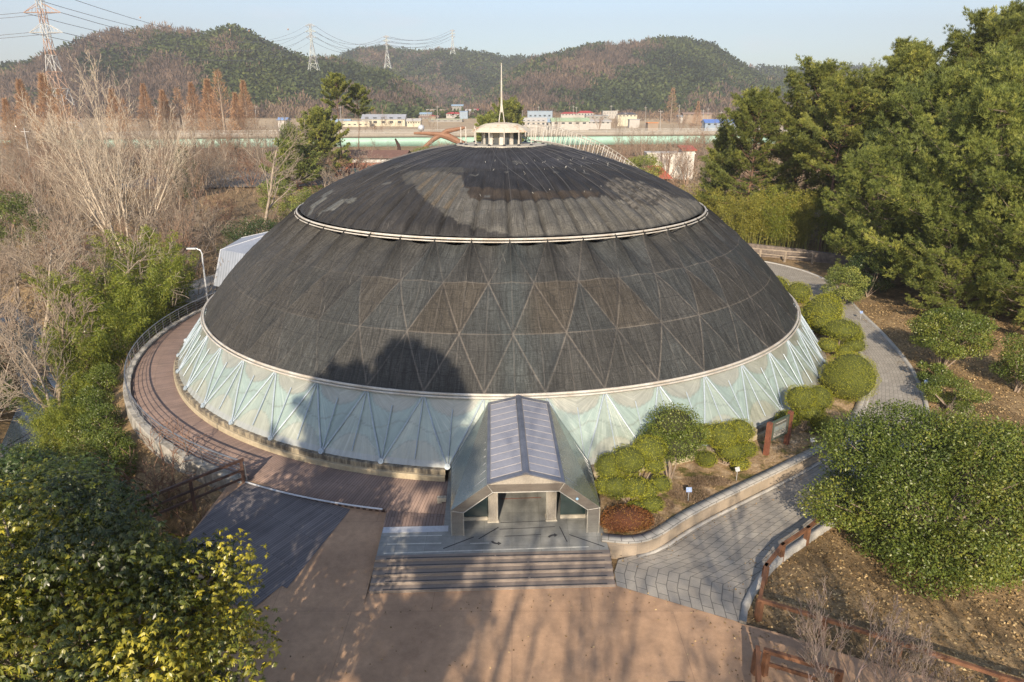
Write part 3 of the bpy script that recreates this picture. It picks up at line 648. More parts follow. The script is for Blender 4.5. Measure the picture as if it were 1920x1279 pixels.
# creases fan out from the apex nodes: use angle round the apex as the noise coordinate
du = t.math('SUBTRACT', t.math('FRACT', sp.outputs[0]), .5); dv = t.math('SUBTRACT', 1.06, sp.outputs[1])
ang = t.math('ARCTAN2', t.math('MULTIPLY', du, 1.1), dv); cb = t.n('ShaderNodeCombineXYZ'); t.l(t.math('MULTIPLY', ang, 16), cb.inputs[0]); t.l(t.math('MULTIPLY', sp.outputs[1], .7), cb.inputs[1]); t.l(t.math('FLOOR', sp.outputs[0]), cb.inputs[2])
fan = t.noise(cb.outputs[0], 1, 4, .7); dirt = t.noise(obj, .8, 6, .7); thr = t.ramp(fan, (.60, 0.), (.72, 1.))
cb2 = t.n('ShaderNodeCombineXYZ'); t.l(t.math('MULTIPLY', t.math('ADD', sp.outputs[0], t.math('MULTIPLY', sp.outputs[1], 1.7)), 12), cb2.inputs[0]); t.l(t.math('MULTIPLY', sp.outputs[0], 1.2), cb2.inputs[1])
fan2 = t.noise(cb2.outputs[0], 1, 4, .6)
c = t.mix(.4, vc.outputs[0], t.ramp(fan, (.3, .3), (.72, .72)), 'OVERLAY'); c = t.mix(.4, c, t.ramp(dirt, (.3, .33), (.7, .66)), 'OVERLAY')
c = t.mix(t.math('MULTIPLY', thr, .38), c, (.52, .52, .50)); c = t.mix(t.math('MULTIPLY', t.ramp(fan2, (.62, 0.), (.7, 1.)), .2), c, (.55, .56, .54))
t.bump(t.math('ADD', fan, t.math('MULTIPLY', fan2, .5)), .5, .05); M['film'] = t.fin(c, .35, 0, .6); t.b.inputs['Coat Weight'].default_value = .9; t.b.inputs['Coat Roughness'].default_value = .22; t.b.inputs['Coat IOR'].default_value = 1.7
o = link('skirt_film', npmesh('skirt_film', V, gridfaces_open(na2, nb), M['film'], uv=np.stack([A, B], -1).reshape(-1, 2), col=col.reshape(-1, 3), smooth=True)); dchild(o)
M['strut'] = mat('pale_blue_strut', (.34, .40, .46), (.27, .33, .38), 1, .45, .1, .5, 0)
def sk(a, b): r_ = 24.16 + (22.0 - 24.16) * b; t_ = T0 + 8 * a; p = PT(r_ + .035, t_); return (p[0], p[1], .60 + (3.50 - .60) * b)
for k in range(-12, 12):
    if not k == 0 and not k == -1:
        pass
    for a0_, a1_, nm, r_ in ((k, k + .5, 'diagonal_strut', .045), (k + 1, k + .5, 'diagonal_strut', .045), (k + .5, k + .5, 'thin_strut', .03), (k, k, 'thin_strut', .03)):
        b0, b1 = (.04, .97) if nm[0] == 'd' else ((.1, .95) if a0_ == k + .5 else (.05, .8))
        am = T0 + 8 * (a0_ + a1_) / 2
        if abs(am - T0) < 3.9 and nm[0] != 'd': continue
        if abs(am - T0) < 2.5: continue
        f0 = lambda b: a0_ + (a1_ - a0_) * b
        m = MB(); m.tube([sk(f0(b0), b0), sk(f0((b0 + b1) / 2), (b0 + b1) / 2), sk(f0(b1), b1)], r_, 6); dchild(m.build(nm, M['strut']))
    if k == 0: continue
    p = np.array(sk(k, .02)); out = np.array([math.sin(R(T0 + 8 * k)), -math.cos(R(T0 + 8 * k)), .6]); m = MB(); m.tube([p, p + out * .09], .15, 12); m.tube([p + out * .09, p + out * .12], .06, 8); dchild(m.build('node_cap', M['strut']))
# rings
def ringtube(name, r, z, rt, mt, n=180, k=8, ro=0):
    m = MB(); m.tube([PT(r, 360 * i / n, z) for i in range(n)], rt, k, closed=True); return dchild(m.build(name, mt, smooth=True))
ringtube('eave_ring', 22.12, 3.60, .075, M['white_metal']); ringtube('eave_ring', 22.27, 3.50, .055, M['white_metal'])
ringtube('upper_ring', 15.22, 10.12, .068, M['white_metal']); ringtube('upper_ring', 15.36, 9.98, .04, M['white_metal'])
# base wall
t = NT('weathered_base_wall'); obj = t.coords('Object'); gz = t.n('ShaderNodeSeparateXYZ'); t.l(obj, gz.inputs[0])
s1 = t.noise(t.coords('Object', (2.2, 2.2, .35)), 1.6, 6, .7); d1 = t.noise(obj, 5, 6, .7)
hi = t.ramp(gz.outputs[2], (.28, 0.), (.33, 1.)); drip = t.math('MULTIPLY', t.ramp(s1, (.40, 1.), (.62, .15)), hi)
c = t.ramp(d1, (.3, (.32, .27, .19)), (.7, (.44, .38, .27))); c = t.mix(drip, c, (.075, .07, .065)); c = t.mix(t.math('MULTIPLY', t.ramp(s1, (.3, 1.), (.5, 0.)), .35), c, (.2, .17, .12))
t.bump(d1, .4, .03); M['base'] = t.fin(c, .9, 0, .2)
m = MB(); n = 180; prof = [(24.05, .56), (24.32, .56), (24.34, .53), (24.34, .30), (24.44, .29), (24.46, .26), (24.46, -.3)]
rings = [[m.v(PT(r_, T0 + 8.2 + (360 - 16.4) * i / n, z_)) for i in range(n + 1)] for r_, z_ in prof]
for i in range(len(prof) - 1):
    for k in range(n): m.F.append([rings[i][k], rings[i][k + 1], rings[i + 1][k + 1], rings[i + 1][k]])
dchild(m.build('base_wall', M['base']))
# lantern
t = NT('rusty_white_roof'); v = t.coords('Object'); a = t.noise(v, .9, 5, .7); b = t.noise(t.coords('Object', (3, 3, .6)), 2, 5, .7)
c = t.mix(t.ramp(a, (.56, 0.), (.66, .8)), (.50, .46, .38), (.36, .16, .06)); c = t.mix(t.math('MULTIPLY', t.ramp(b, (.5, 0.), (.65, 1.)), .35), c, (.2, .15, .1)); M['rustroof'] = t.fin(c, .7, 0, .3)
zP = 14.46
m = MB(); m.lathe([(3.2, zP - .12), (3.42, zP - .1), (3.42, zP + .04), (3.2, zP + .06), (0.1, zP + .05)], (CX, CY, 0), 64); lp = dchild(m.build('lantern_platform', mat('platform_grey', (.42, .40, .35), None, 2, .8)))
m = MB(); m.lathe([(1.42, zP + .03), (1.42, zP + .95)], (CX, CY, 0), 24); lw = dchild(m.build('lantern_wall', mat('lantern_panel', (.40, .39, .34), (.22, .2, .17), 2, .7)))
for k in range(12):
    a_ = 360 * (k + .5) / 12; p = PT(1.46, a_)
    for nm, wd, off, mt in (('lantern_window', .36, 0, M['win']), ('lantern_pilaster', .26, 15, M['white_metal'])):
        p = PT(1.455 if off == 0 else 1.48, a_ + off); m = MB(); m.box((p[0], p[1], zP + .47), (wd, .05, .82), R(a_ + off)); o = m.build(nm, mt); child(o, lw)
m = MB(); m.lathe([(2.3, zP + .93), (2.25, zP + .99), (1.9, zP + 1.22), (1.2, zP + 1.50), (.5, zP + 1.58), (.05, zP + 1.6)], (CX, CY, 0), 10); m.lathe([(2.3, zP + .93), (.1, zP + .95)], (CX, CY, 0), 10)
dchild(m.build('lantern_roof', M['rustroof']))
for k in range(18):
    a_ = 20 * k + 4
    if 60 < a_ < 140 and k % 2: continue
    p = PT(3.1, a_); m = MB(); m.tube([(p[0], p[1], zP + .05), (p[0], p[1], zP + 1.25)], .04, 6); po = dchild(m.build('railing_post', M['white_metal']))
    m = MB(); m.lathe([(.14, 0), (.1, .08), (.04, .12)], (p[0], p[1], zP + .05), 8); child(m.build('post_foot', M['black']), po)
m = MB(); zt = 20.15; m.tube([(CX, CY, zP + 2.3), (CX, CY, zP + 3.6), (CX, CY, zt)], [.085, .065, .03], 8)
mast = dchild(m.build('mast', M['white_metal'])); m = MB()
for k in range(4): a_ = R(45 + 90 * k); m.tube([(CX + .30 * math.cos(a_), CY + .30 * math.sin(a_), zP + 1.5), (CX + .04 * math.cos(a_), CY + .04 * math.sin(a_), zP + 2.9)], .03, 5)
child(m.build('mast_stay', M['white_metal']), mast)
# arched maintenance ladder with hooped rails running down the right back of the dome
TL = 128
def lad(r_, h, off): th_ = math.asin(r_ / RS); q = polar(th_, R(TL), RS + h); a_ = R(TL); return (q[0] + off * math.cos(a_), q[1] + off * math.sin(a_), q[2])
rsn = np.linspace(2.9, 19.5, 34)
for off in (-.45, .45):
    for h, rt in ((.25, .06), (1.45, .03), (1.2, .02)):
        m = MB(); m.tube([lad(r_, h * (1 if h < 1 or r_ < 17.5 else max(.3, 1 - (r_ - 17.5) / 3)), off) for r_ in rsn], rt, 5); dchild(m.build('ladder_rail', M['white_metal']))
    for r_ in rsn: hh_ = 1.45 * (1 if r_ < 17.5 else max(.3, 1 - (r_ - 17.5) / 3)); m = MB(); m.tube([lad(r_, .2, off), lad(r_, hh_, off)], .03, 5); dchild(m.build('ladder_post', M['white_metal']))
# ------------------------------------------------------------------ entrance porch
por = tag(empty('entrance_porch', EL(.15, 27.5)), 'stainless steel entrance porch with ribbed pitched roof in front of the dome', 'porch')
def pch(o): return child(o, por)
U0 = .15
def fr(v, w_, z): return EL(U0 + w_, v, z)
inn = [(-2.62, 0), (-2.62, 1.12), (-1.38, 2.06), (1.38, 2.06), (2.62, 1.12), (2.62, 0)]
out = [(-3.15, 0), (-3.15, 1.22), (-1.6, 2.42), (1.6, 2.42), (3.15, 1.22), (3.15, 0)]
mst = M['steel']; m = MB()
for i in range(5):
    a, b, c_, d = out[i], out[i + 1], inn[i + 1], inn[i]
    P = [fr(28.62, *a), fr(28.62, *b), fr(28.62, *c_), fr(28.62, *d)]; Q = [fr(28.1, *a), fr(28.1, *b), fr(28.1, *c_), fr(28.1, *d)]
    m = MB(); ids = [m.v(p) for p in P]; idq = [m.v(p) for p in Q]
    m.F += [ids, idq[::-1], [ids[0], idq[0], idq[1], ids[1]], [ids[2], idq[2], idq[3], ids[3]], [ids[1], idq[1], idq[2], ids[2]], [ids[3], idq[3], idq[0], ids[0]]]
    pch(m.build('frame_panel', mst))
M['seam'] = mat('pale_seam', (.6, .57, .5), None, 3, .4, .3, .5, 0)
m = MB()
for i in range(5): m.tube([fr(28.64, *inn[i]), fr(28.64, *inn[i + 1])], .018, 4)
for i in range(1, 5): m.tube([fr(28.64, *inn[i]), fr(28.64, *out[i])], .012, 4)
m.tube([fr(28.64, -3.13, 0), fr(28.64, -3.13, 1.2)], .015, 4); m.tube([fr(28.64, 3.13, 0), fr(28.64, 3.13, 1.2)], .015, 4); pch(m.build('frame_seam', M['seam']))
m = MB(); m.slab([fr(28.61, -1.6, 2.424), fr(28.61, 1.6, 2.424), fr(28.61, 0, 2.86)], tuple(np.array(fr(28.5, 0, 0)) - np.array(fr(28.61, 0, 0)))); pch(m.build('gable', mat('gable_metal', (.5, .47, .41), None, 1, .4, .5, .5, 0)))
M['batten'] = mat('batten_metal', (.40, .38, .37), None, 3, .4, .2, .5, 0); M['roofpan'] = mat('roof_panel', (.29, .30, .35), (.24, .255, .305), 2, .35, .15, .5, .02); M['flash'] = mat('ridge_flashing', (.24, .26, .31), None, 2, .35, .6, .5, 0)
for sgn in (-1, 1):
    def RP(f, g, dz=0): # f 0 front..1 back, g 0 ridge..1 eave
        v_ = 28.66 + (22.35 - 28.66) * f; zr = 2.9 + .72 * f; ze = 2.44 + .83 * f; we = 1.62 - .1 * f
        return fr(v_, sgn * we * g, zr + (ze - zr) * g + dz)
    m = MB()
    for k in range(12): m.slab([RP(k / 12, 0), RP((k + 1) / 12, 0), RP((k + 1) / 12, 1), RP(k / 12, 1)], (0, 0, .05))
    pch(m.build('roof_slope', M['flash']))
    for k in range(11):
        f0, f1 = .045 + .91 * k / 11, .045 + .91 * (k + 1) / 11 - .006
        m = MB(); m.slab([RP(f0, .1, .055), RP(f1, .1, .055), RP(f1, .9, .055), RP(f0, .9, .055)], (0, 0, .008)); pch(m.build('roof_panel', M['roofpan']))
    m = MB()
    for k in range(12): f0 = .045 + .91 * k / 11 - .004; m.tube([RP(f0, .1, .07), RP(f0, .9, .07)], .014, 4)
    m.tube([RP(.04, .1, .07), RP(.955, .1, .07)], .012, 4); m.tube([RP(.04, .9, .07), RP(.955, .9, .07)], .012, 4); pch(m.build('roof_batten', M['batten']))
    m = MB()
    for k in range(12): m.slab([RP(k / 12, 0, .06), RP((k + 1) / 12, 0, .06), RP((k + 1) / 12, .085, .06), RP(k / 12, .085, .06)], (0, 0, .035))
    pch(m.build('ridge_cap', M['flash']))
    # side slope and upright side
    a, b, c_, d = fr(28.6, sgn * 1.60, 2.43), fr(28.6, sgn * 3.15, 1.225), fr(24.1, sgn * 3.3, .98), fr(22.35, sgn * 1.52, 3.26)
    t = NT('side_cladding'); v = t.coords('Object'); f = t.noise(v, .6, 5); t.b.inputs['Metallic'].default_value = .7
    c = t.ramp(f, (.3, (.30, .33, .31)), (.7, (.42, .44, .40))); msd = t.fin(c, .25, .7, .5)
    m = MB(); m.slab([a, d, c_, b] if sgn == 1 else [a, b, c_, d], (0, 0, -.06)); pch(m.build('side_cladding', msd))
    m = MB()
    for k in range(1, 12):
        f = k / 12
        if f < .5: p = np.array(a) + (np.array(d) - np.array(a)) * f * 2 * .98; q = np.array(b) + (np.array(c_) - np.array(b)) * 0; q = np.array(a) + (np.array(b) - np.array(a)) * f * 1.0
        p = np.array(a) * (1 - f) + np.array(d) * f; q = np.array(b) * (1 - f) + np.array(c_) * f
        p = p + (q - p) * .05; q = q - (q - p) * .03; m.tube([p + [0, 0, .006], q + [0, 0, .006]], .015, 4)
    pch(m.build('cladding_joint', M['steel_dk']))
    m = MB(); m.slab([fr(28.1, sgn * 3.15, 0), fr(24.2, sgn * 3.3, 0), fr(24.2, sgn * 3.3, .98), fr(28.1, sgn * 3.15, 1.2)], tuple((np.array(fr(28, sgn * .04, 0)) - np.array(fr(28, 0, 0))))); pch(m.build('side_wall', mst))
    # column
    uc = -1.36 if sgn < 0 else 1.19
    m = MB(); m.box(fr(27.5, uc, 1.03), (.36, .36, 2.05), PH); colm = pch(m.build('column', mat('fluted_column', (.22, .2, .17), (.33, .3, .26), 9, .7, 0, .3, .4, stretch=(3, 3, 1))))
    m = MB(); m.box(fr(27.5, uc, .03), (.5, .5, .07), PH); child(m.build('column_base', M['concrete']), colm)
    m = MB()
    for e in (-.19, .19): m.tube([fr(27.3, uc + e, .05), fr(27.3, uc + e, 2.05)], .02, 4); m.tube([fr(27.7, uc + e, .05), fr(27.7, uc + e, 2.05)], .02, 4)
    child(m.build('column_trim', M['seam']), colm)
    # glass wing beside the column
    us = 1.6 if sgn > 0 else -1.6
    gl = NT('porch_glass'); glm = gl.fin((.03, .05, .05), .05, 0, .9)
    m = MB(); m.slab([fr(27.5, sgn * 2.7, .18), fr(27.5, us, .18), fr(27.5, us, 1.95), fr(27.5, sgn * 1.5, 2.0), fr(27.5, sgn * 2.7, 1.06)], tuple(np.array(fr(27.47, 0, 0)) - np.array(fr(27.5, 0, 0)))); pch(m.build('glass_wing', glm))
    m = MB(); m.box(fr(27.49, sgn * 2.15, .09), (1.1, .12, .17), PH); pch(m.build('glass_sill', M['concrete']))
    m = MB(); m.slab([fr(27.3, uc, .02), fr(22.8, uc, .02), fr(22.8, uc, 2.2), fr(27.3, uc, 2.05)], tuple(np.array(fr(0, .02, 0)) - np.array(fr(0, 0, 0)))); pch(m.build('inner_glass_wall', mat('inner_glass', (.16, .18, .16), None, 1, .1, 0, .8, 0)))
M['dframe'] = mat('door_frame_metal', (.22, .21, .19), None, 2, .4, .5, .5, 0)
for w_ in (-1.2, -.6, 0, .6, 1.0):
    m = MB(); m.box(fr(24.6, w_ - .06, 1.1), (.07, .07, 2.2), PH); pch(m.build('door_frame', M['dframe']))
m = MB(); m.box(fr(24.6, -.1, 2.2), (2.5, .09, .1), PH); pch(m.build('door_head', M['dframe']))
m = MB(); m.slab([fr(22.6, -3, 0.02), fr(22.6, 3, .02), fr(22.6, 1.5, 2.9), fr(22.6, -1.5, 2.9)], (0, .05, 0)); pch(m.build('inner_door', mat('inner_door', (.08, .085, .08), None, 1, .2, 0, .6, 0)))
m = MB(); m.tube([fr(28.645, 2.15, 1.68), fr(28.66, 2.15, 1.68)], .06, 12); pch(m.build('round_sticker', mat('blue_sticker', (.3, .5, .7), None, 9, .5, bump=0)))
# breeze block on the deck
m = MB(); bx = EL(-3.55, 26.1)
m.box((bx[0], bx[1], .19), (.4, .05, .19), PH); m.box((bx[0], bx[1] + .16, .19), (.4, .05, .19), PH)
for dx in (-.17, 0, .17): m.box((bx[0] + dx, bx[1] + .08, .19), (.05, .112, .186), PH)
m.box((bx[0] - .1, bx[1] + .08, .048), (.2, .2, .096), PH)
tag(m.build('breeze_block', M['concrete']), 'grey hollow breeze block on the deck left of the porch', 'breeze block')

# ------------------------------------------------------------------ vegetation generators
def unit(a): return a / (np.linalg.norm(a, axis=-1, keepdims=True) + 1e-9)
def leafquads(P, D, N, Ln, W):
    D = unit(D); Sd = unit(np.cross(D, N)); N2 = np.cross(Sd, D)
    Ln = np.asarray(Ln).reshape(-1, 1) * np.ones((len(P), 1)); W = np.asarray(W).reshape(-1, 1) * np.ones((len(P), 1))
    a = P; b = P + D * Ln * .5 + Sd * W * .5 - N2 * W * .12; c = P + D * Ln; d = P + D * Ln * .5 - Sd * W * .5 - N2 * W * .12
    return np.stack([a, b, c, d], 1).reshape(-1, 3), np.arange(len(P) * 4).reshape(-1, 4)
def rand_dirs(rg, n): return unit(rg.normal(size=(n, 3)))
def segmesh(name, segs, m, k=4):
    A = np.array([s[0] for s in segs]); B = np.array([s[1] for s in segs]); r0 = np.array([s[2] for s in segs]); r1 = np.array([s[3] for s in segs])
    d = unit(B - A); up = np.where(np.abs(d[:, 2:]) < .9, np.array([[0, 0, 1.]]), np.array([[1., 0, 0]])); u = unit(np.cross(d, up)); v = np.cross(u, d)
    V = []
    for P, r in ((A, r0), (B, r1)):
        for i in range(k):
            t_ = 2 * math.pi * i / k; V.append(P + r[:, None] * (u * math.cos(t_) + v * math.sin(t_)))
    V = np.stack(V, 1).reshape(-1, 3); o = np.arange(len(segs))[:, None] * 2 * k
    F = np.concatenate([o + np.array([[i, (i + 1) % k, k + (i + 1) % k, k + i]]) for i in range(k)])
    return npmesh(name, V, F, m)
def grow(rg, segs, p, d, Ln, r, lvl, P):
    n = P['n'][lvl]; q = p; rad0 = r; L1 = Ln / n; end = P.get('end', .3); nodes = []
    for i in range(n):
        d = d + np.array([rg.gauss(0, P['wob']), rg.gauss(0, P['wob']), rg.gauss(0, P['wob'])]) + np.array([0, 0, P['up'][lvl]])
        d = d / math.sqrt(d @ d); q2 = q + d * L1; rad1 = r * (1 - (1 - end) * (i + 1) / n); segs.append((q, q2, rad0, rad1, lvl)); q = q2; rad0 = rad1; nodes.append((q, d, rad1, (i + 1) / n))
    if lvl + 1 < len(P['n']):
        c = P['kids'][lvl]
        for j in range(c):
            f = P['start'][lvl] + (1 - P['start'][lvl]) * (j + rg.random() * .8) / c; k = min(int(f * n), n - 1); q, dd, rr_, _ = nodes[k]
            ax = np.array([rg.gauss(0, 1), rg.gauss(0, 1), rg.gauss(0, 1)]); ax = ax - (ax @ dd) * dd; ax = ax / math.sqrt(ax @ ax)
            a = P['ang'][lvl] * rg.uniform(.75, 1.25); nd = dd * math.cos(a) + ax * math.sin(a)
            ln = Ln * P['ratio'][lvl] * rg.uniform(.7, 1.15) * (1.15 - .55 * f)
            grow(rg, segs, q, nd, ln, min(rr_ * .75, max(rr_ * .6, P['rmin'])), lvl + 1, P)
def bare(seed, h, r, P, stems=1, lean=.0, mt=None, split=0, fork=.25):
    rg = random.Random(seed); segs = []
    for k in range(stems):
        a = 2 * math.pi * k / stems + rg.uniform(-.3, .3); ln = lean * rg.uniform(.5, 1.2)
        grow(rg, segs, np.array([.18 * math.cos(a) * (stems > 1), .18 * math.sin(a) * (stems > 1), -.3]), np.array([ln * math.cos(a), ln * math.sin(a), 1.]), h * rg.uniform(.8, 1.05), r, 0, P)
    big = [s for s in segs if s[4] <= split]; sm = [(s[0], s[1], max(s[2], P['rmin']), max(s[3], P['rmin'] * .7), s[4]) for s in segs if s[4] > split]
    return segmesh('trunk', big, mt, 6), segmesh('branches', sm, mt, 3)
def tree_obj(name, parts, loc, rz=0, sc=1.0, label=None, cat='tree', group=None, zs=1):
    o = empty(name, loc, rz); o.scale = (sc, sc, sc * zs)
    off = (0, 0, 0)
    if tuple(loc) == (0, 0, 0):                # mesh built in place: put the Empty at the foot of the stem
        me = parts[0][1]; co = np.zeros(len(me.vertices) * 3, np.float32); me.vertices.foreach_get('co', co); co = co.reshape(-1, 3); lo = co[co[:, 2] < co[:, 2].min() + .35]
        b = lo.mean(0); b[2] = lo[:, 2].min(); o.location = b; off = tuple(-b)
    for nm, me in parts: link(nm, me, o, off)
    return tag(o, label, cat, group)
def G(x, y, dz=0): return (x, y, H1(x, y) + dz)
PB = dict(n=[9, 6, 4, 3], kids=[11, 7, 5], start=[.3, .2, .2], ang=[.75, .65, .6], ratio=[.5, .5, .5], up=[.0, .05, .03, .0], wob=.09, rmin=.021, end=.25)
PU = dict(n=[10, 7, 4, 3], kids=[10, 6, 4], start=[.2, .15, .2], ang=[.42, .5, .6], ratio=[.5, .42, .45], up=[.02, .08, .05, .02], wob=.06, rmin=.021, end=.18)
PS = dict(n=[5, 4, 3], kids=[7, 6], start=[.15, .2], ang=[.6, .7], ratio=[.6, .5], up=[.05, .04, .0], wob=.14, rmin=.02, end=.3)
M['bark_warm'] = mat('warm_brown_bark', (.30, .20, .14), (.19, .13, .09), 2.5, .9)
bp, bgm, brd = M['bark_pale'], M['bark_grey'], M['bark_red']
T_big = bare(3, 20, .19, PU, stems=9, lean=.55, mt=mat('ivory_bark', (.50, .43, .34), (.32, .27, .21), 2.5, .9))
T_u2 = bare(14, 15, .22, PU, stems=3, lean=.28, mt=bgm)
T_b1 = bare(5, 12, .24, PB, stems=1, mt=bp); T_b2 = bare(8, 10, .17, PB, stems=3, lean=.5, mt=bgm)
T_b3 = bare(22, 11, .16, PB, stems=2, lean=.4, mt=bp); T_w = bare(23, 12, .18, PU, stems=4, lean=.35, mt=M['bark_warm'])
T_sh = [bare(40 + i, 4.2, .06, PS, stems=6, lean=.8, mt=mt_) for i, mt_ in enumerate((bgm, brd, bp))]
def TP(T, a='trunk', b='branches'): return [(a, T[0]), (b, T[1])]
tree_obj('bare_tree', TP(T_big), G(-50.5, 88), .4, 1.0, 'tallest bare pale many-stemmed tree fanning up left of the dome', 'tree')
tree_obj('bare_tree', TP(T_b1), G(-36.5, 98), 1.1, 1.3, 'bare tree with a forked pale trunk left of the green pines', 'tree')
tree_obj('bare_tree', TP(T_b2), G(-34.5, 47), 2.0, 1.0, 'bare tangled tree spreading low over the stream at the left edge', 'tree')
tree_obj('bare_tree', TP(T_b3), G(-38, 58), .2, 1.05, 'bare grey tree with zigzag limbs between the stream and the bamboo', 'tree')
tree_obj('bare_tree', TP(T_u2), G(-45, 70), 2.6, .85, 'bare upright tree on the far bank of the stream', 'tree')
tree_obj('bare_tree', TP(T_b1), G(-29.5, 40), 3.6, .62, 'small bare tree leaning above the dark gap beside the stream', 'tree')
tree_obj('bare_tree', TP(T_b3), G(-34.0, 40), 5.0, .8, 'bare tree with twigs over the lowest bend of the stream', 'tree')
tree_obj('bare_tree', TP(T_b1), G(-40.5, 54.5), 1.5, .95, 'bare branching tree in front of the glinting stream', 'tree')
tree_obj('bare_tree', TP(T_b2), G(-44, 52), 4.0, .95, 'bare brown tree at the left edge of the view beyond the stream', 'tree')
rg = random.Random(77)
spots = []
def scatter(n, f, dmin):
    out = []; tries = 0
    while len(out) < n and tries < n * 60:
        tries += 1; p = f()
        if all((p[0] - q[0]) ** 2 + (p[1] - q[1]) ** 2 > dmin * dmin for q in out): out.append(p)
    return out
thk = scatter(120, lambda: (lambda y: (rg.uniform(-.78 * y - 14, -.36 * y - 12 if y > 95 else -38), y))(rg.uniform(56, 212)), 5)
for i, (x, y) in enumerate(thk):
    T = (T_b1, T_b2, T_b3, T_u2, T_w)[i % 5]
    tree_obj('bare_tree', TP(T), G(x, y), rg.uniform(0, 6.28), (rg.uniform(.68, .98) if y > 110 else rg.uniform(.6, .95)), 'leafless grey brown tree in the dense bare wood left of the dome', 'tree', 'bare trees of the wood left of the dome')
thk2 = scatter(46, lambda: (lambda y: (rg.uniform(-.3 * y, .42 * y), y))(rg.uniform(105, 235)), 8)
for i, (x, y) in enumerate(thk2):
    T = (T_w, T_b2, T_b3, T_b1)[i % 4]
    tree_obj('bare_tree', TP(T), G(x, y), rg.uniform(0, 6.28), rg.uniform(.45, .68), 'small leafless tree among the brown scrub behind the dome', 'tree', 'small bare trees behind the dome')
def ww(px, Y): return (px - 960) / 1280 / 1.04 * Y
for i, (pa_, pb_, y0_, y1_, n_, s0_, lb, gr) in enumerate([(-20, 540, 170, 226, 34, .62, 'bare tree in the row hiding the road on the left', 'bare trees along the road on the left'), (1150, 1400, 150, 236, 15, .62, 'bare tree right of the white building in front of the road', 'bare trees in front of the road on the right'), (560, 1400, 262, 440, 52, .62, 'bare tree between the road and the far village', 'bare trees on the plain'), (330, 610, 190, 224, 16, .78, 'taller bare tree hiding the viaduct left of the layered pine', 'taller bare trees in front of the viaduct'), (1180, 1400, 205, 240, 10, .78, 'taller bare tree in front of the viaduct between the white building and the pines', 'taller bare trees in front of the viaduct on the right')]):
    for j in range(n_):
        Y = rg.uniform(y0_, y1_); x = ww(rg.uniform(pa_, pb_), Y); tree_obj('bare_tree', TP((T_w, T_b2, T_b1, T_u2)[j % 4]), G(x, Y), rg.uniform(0, 6.28), s0_ * rg.uniform(.75, 1.2), lb, 'tree', gr)
sh = scatter(150, lambda: (lambda y: (rg.uniform(-.78 * y - 8, .45 * y), y))(rg.uniform(44, 240)), 4.5)
k = 0
for i, (x, y) in enumerate(sh):
    if math.hypot(x - CX, y - CY) < 33 or (x > 20 and y < 95) or (abs(x + 44) < 12 and 165 < y < 205) or (x > -31 and y < 80): continue
    tree_obj('bare_shrub', TP(T_sh[i % 3], 'stems', 'twigs'), G(x, y), rg.uniform(0, 6.28), rg.uniform(.8, 1.7), 'leafless brown shrub in the undergrowth around the dome', 'shrub', 'bare shrubs in the undergrowth')
# dry brush ground cover: nobody could count it
def brush(name, xs, ys, n, seed, m, ln=(.4, 1.2), wd=.05, label='', test=None, zoff=0):
    rg = np.random.default_rng(seed); x = rg.uniform(*xs, n); y = rg.uniform(*ys, n)
    if test is not None: k = test(x, y); x, y = x[k], y[k]
    n = len(x); P = np.stack([x, y, terr(x, y) + zoff], 1); D = rg.normal(size=(n, 3)) * [.55, .55, .2] + [0, 0, .8]
    V, F = leafquads(P, D, rand_dirs(rg, n), rg.uniform(*ln, n), wd * rg.uniform(.5, 1.5, n))
    return tag(link(name, npmesh(name, V, F, m, tint=rg.random(n))), label, kind='stuff')
rD = lambda x, y: np.hypot(x - CX, y - CY)
brush('dry_brush', (-150, 130), (60, 245), 60000, 5, M['brush'], (.6, 2.0), .13, test=lambda x, y: (rD(x, y) > 36) & (np.abs(x) < .8 * y + 5) & ((x < 22) | (y > 100)))
brush('dry_undergrowth', (-60, -12), (22, 75), 26000, 6, M['brush'], (.3, 1.1), .05, test=lambda x, y: (rD(x, y) > 28.3) & (dist_poly(x, y, STREAM) > 3.0) & ((x < -14.5) | (y > 29.5)))
# fallen leaves
def litter(name, n, seed, f, m, sz=(.05, .14), zf=None):
    rg = np.random.default_rng(seed); x, y = f(rg, n); n = len(x); z = zf(x, y) if zf else terr(x, y)
    P = np.stack([x, y, z + rg.uniform(.01, .06, n)], 1); D = rg.normal(size=(n, 3)) * [1, 1, .25]; N = rg.normal(size=(n, 3)) * .35 + [0, 0, 1]
    V, F = leafquads(P, D, N, rg.uniform(*sz, n), rg.uniform(*sz, n) * .7)
    return tag(link(name, npmesh(name, V, F, m, tint=rg.random(n) ** 1.4)), kind='stuff')
def inside(x, y, P):
    P = np.array(P); c = np.zeros(len(x), bool)
    for i in range(len(P)):
        a, b = P[i], P[i - 1]; k = (a[1] > y) != (b[1] > y); xi = (b[0] - a[0]) * (y - a[1]) / (b[1] - a[1] + 1e-12) + a[0]; c ^= k & (x < xi)
    return c
def f_right(rg, n):
    x = rg.uniform(8, 45, n); y = rg.uniform(13, 62, n); k = inside(x, y, [tuple(p) for p in POUT[:62]] + [(48, 62), (48, 13), (14, 13), (16.5, 16.6), (12.2, 18.3), (9.4, 19.75)]); return x[k], y[k]
litter('fallen_leaves', 110000, 9, f_right, M['dry'], (.06, .17))
def zsoil(x, y): return np.full(len(x), .02)
def f_bed(rg, n):
    x = rg.uniform(3.6, 26, n); y = rg.uniform(24, 55, n); k = inside(x, y, [tuple(p) for p in PW[:90]] + [PT(24.6, a)[:2] for a in np.arange(95, 9, -3)]); return x[k], y[k]
litter('garden_leaves', 9000, 10, f_bed, M['dry'], (.04, .1), zsoil)
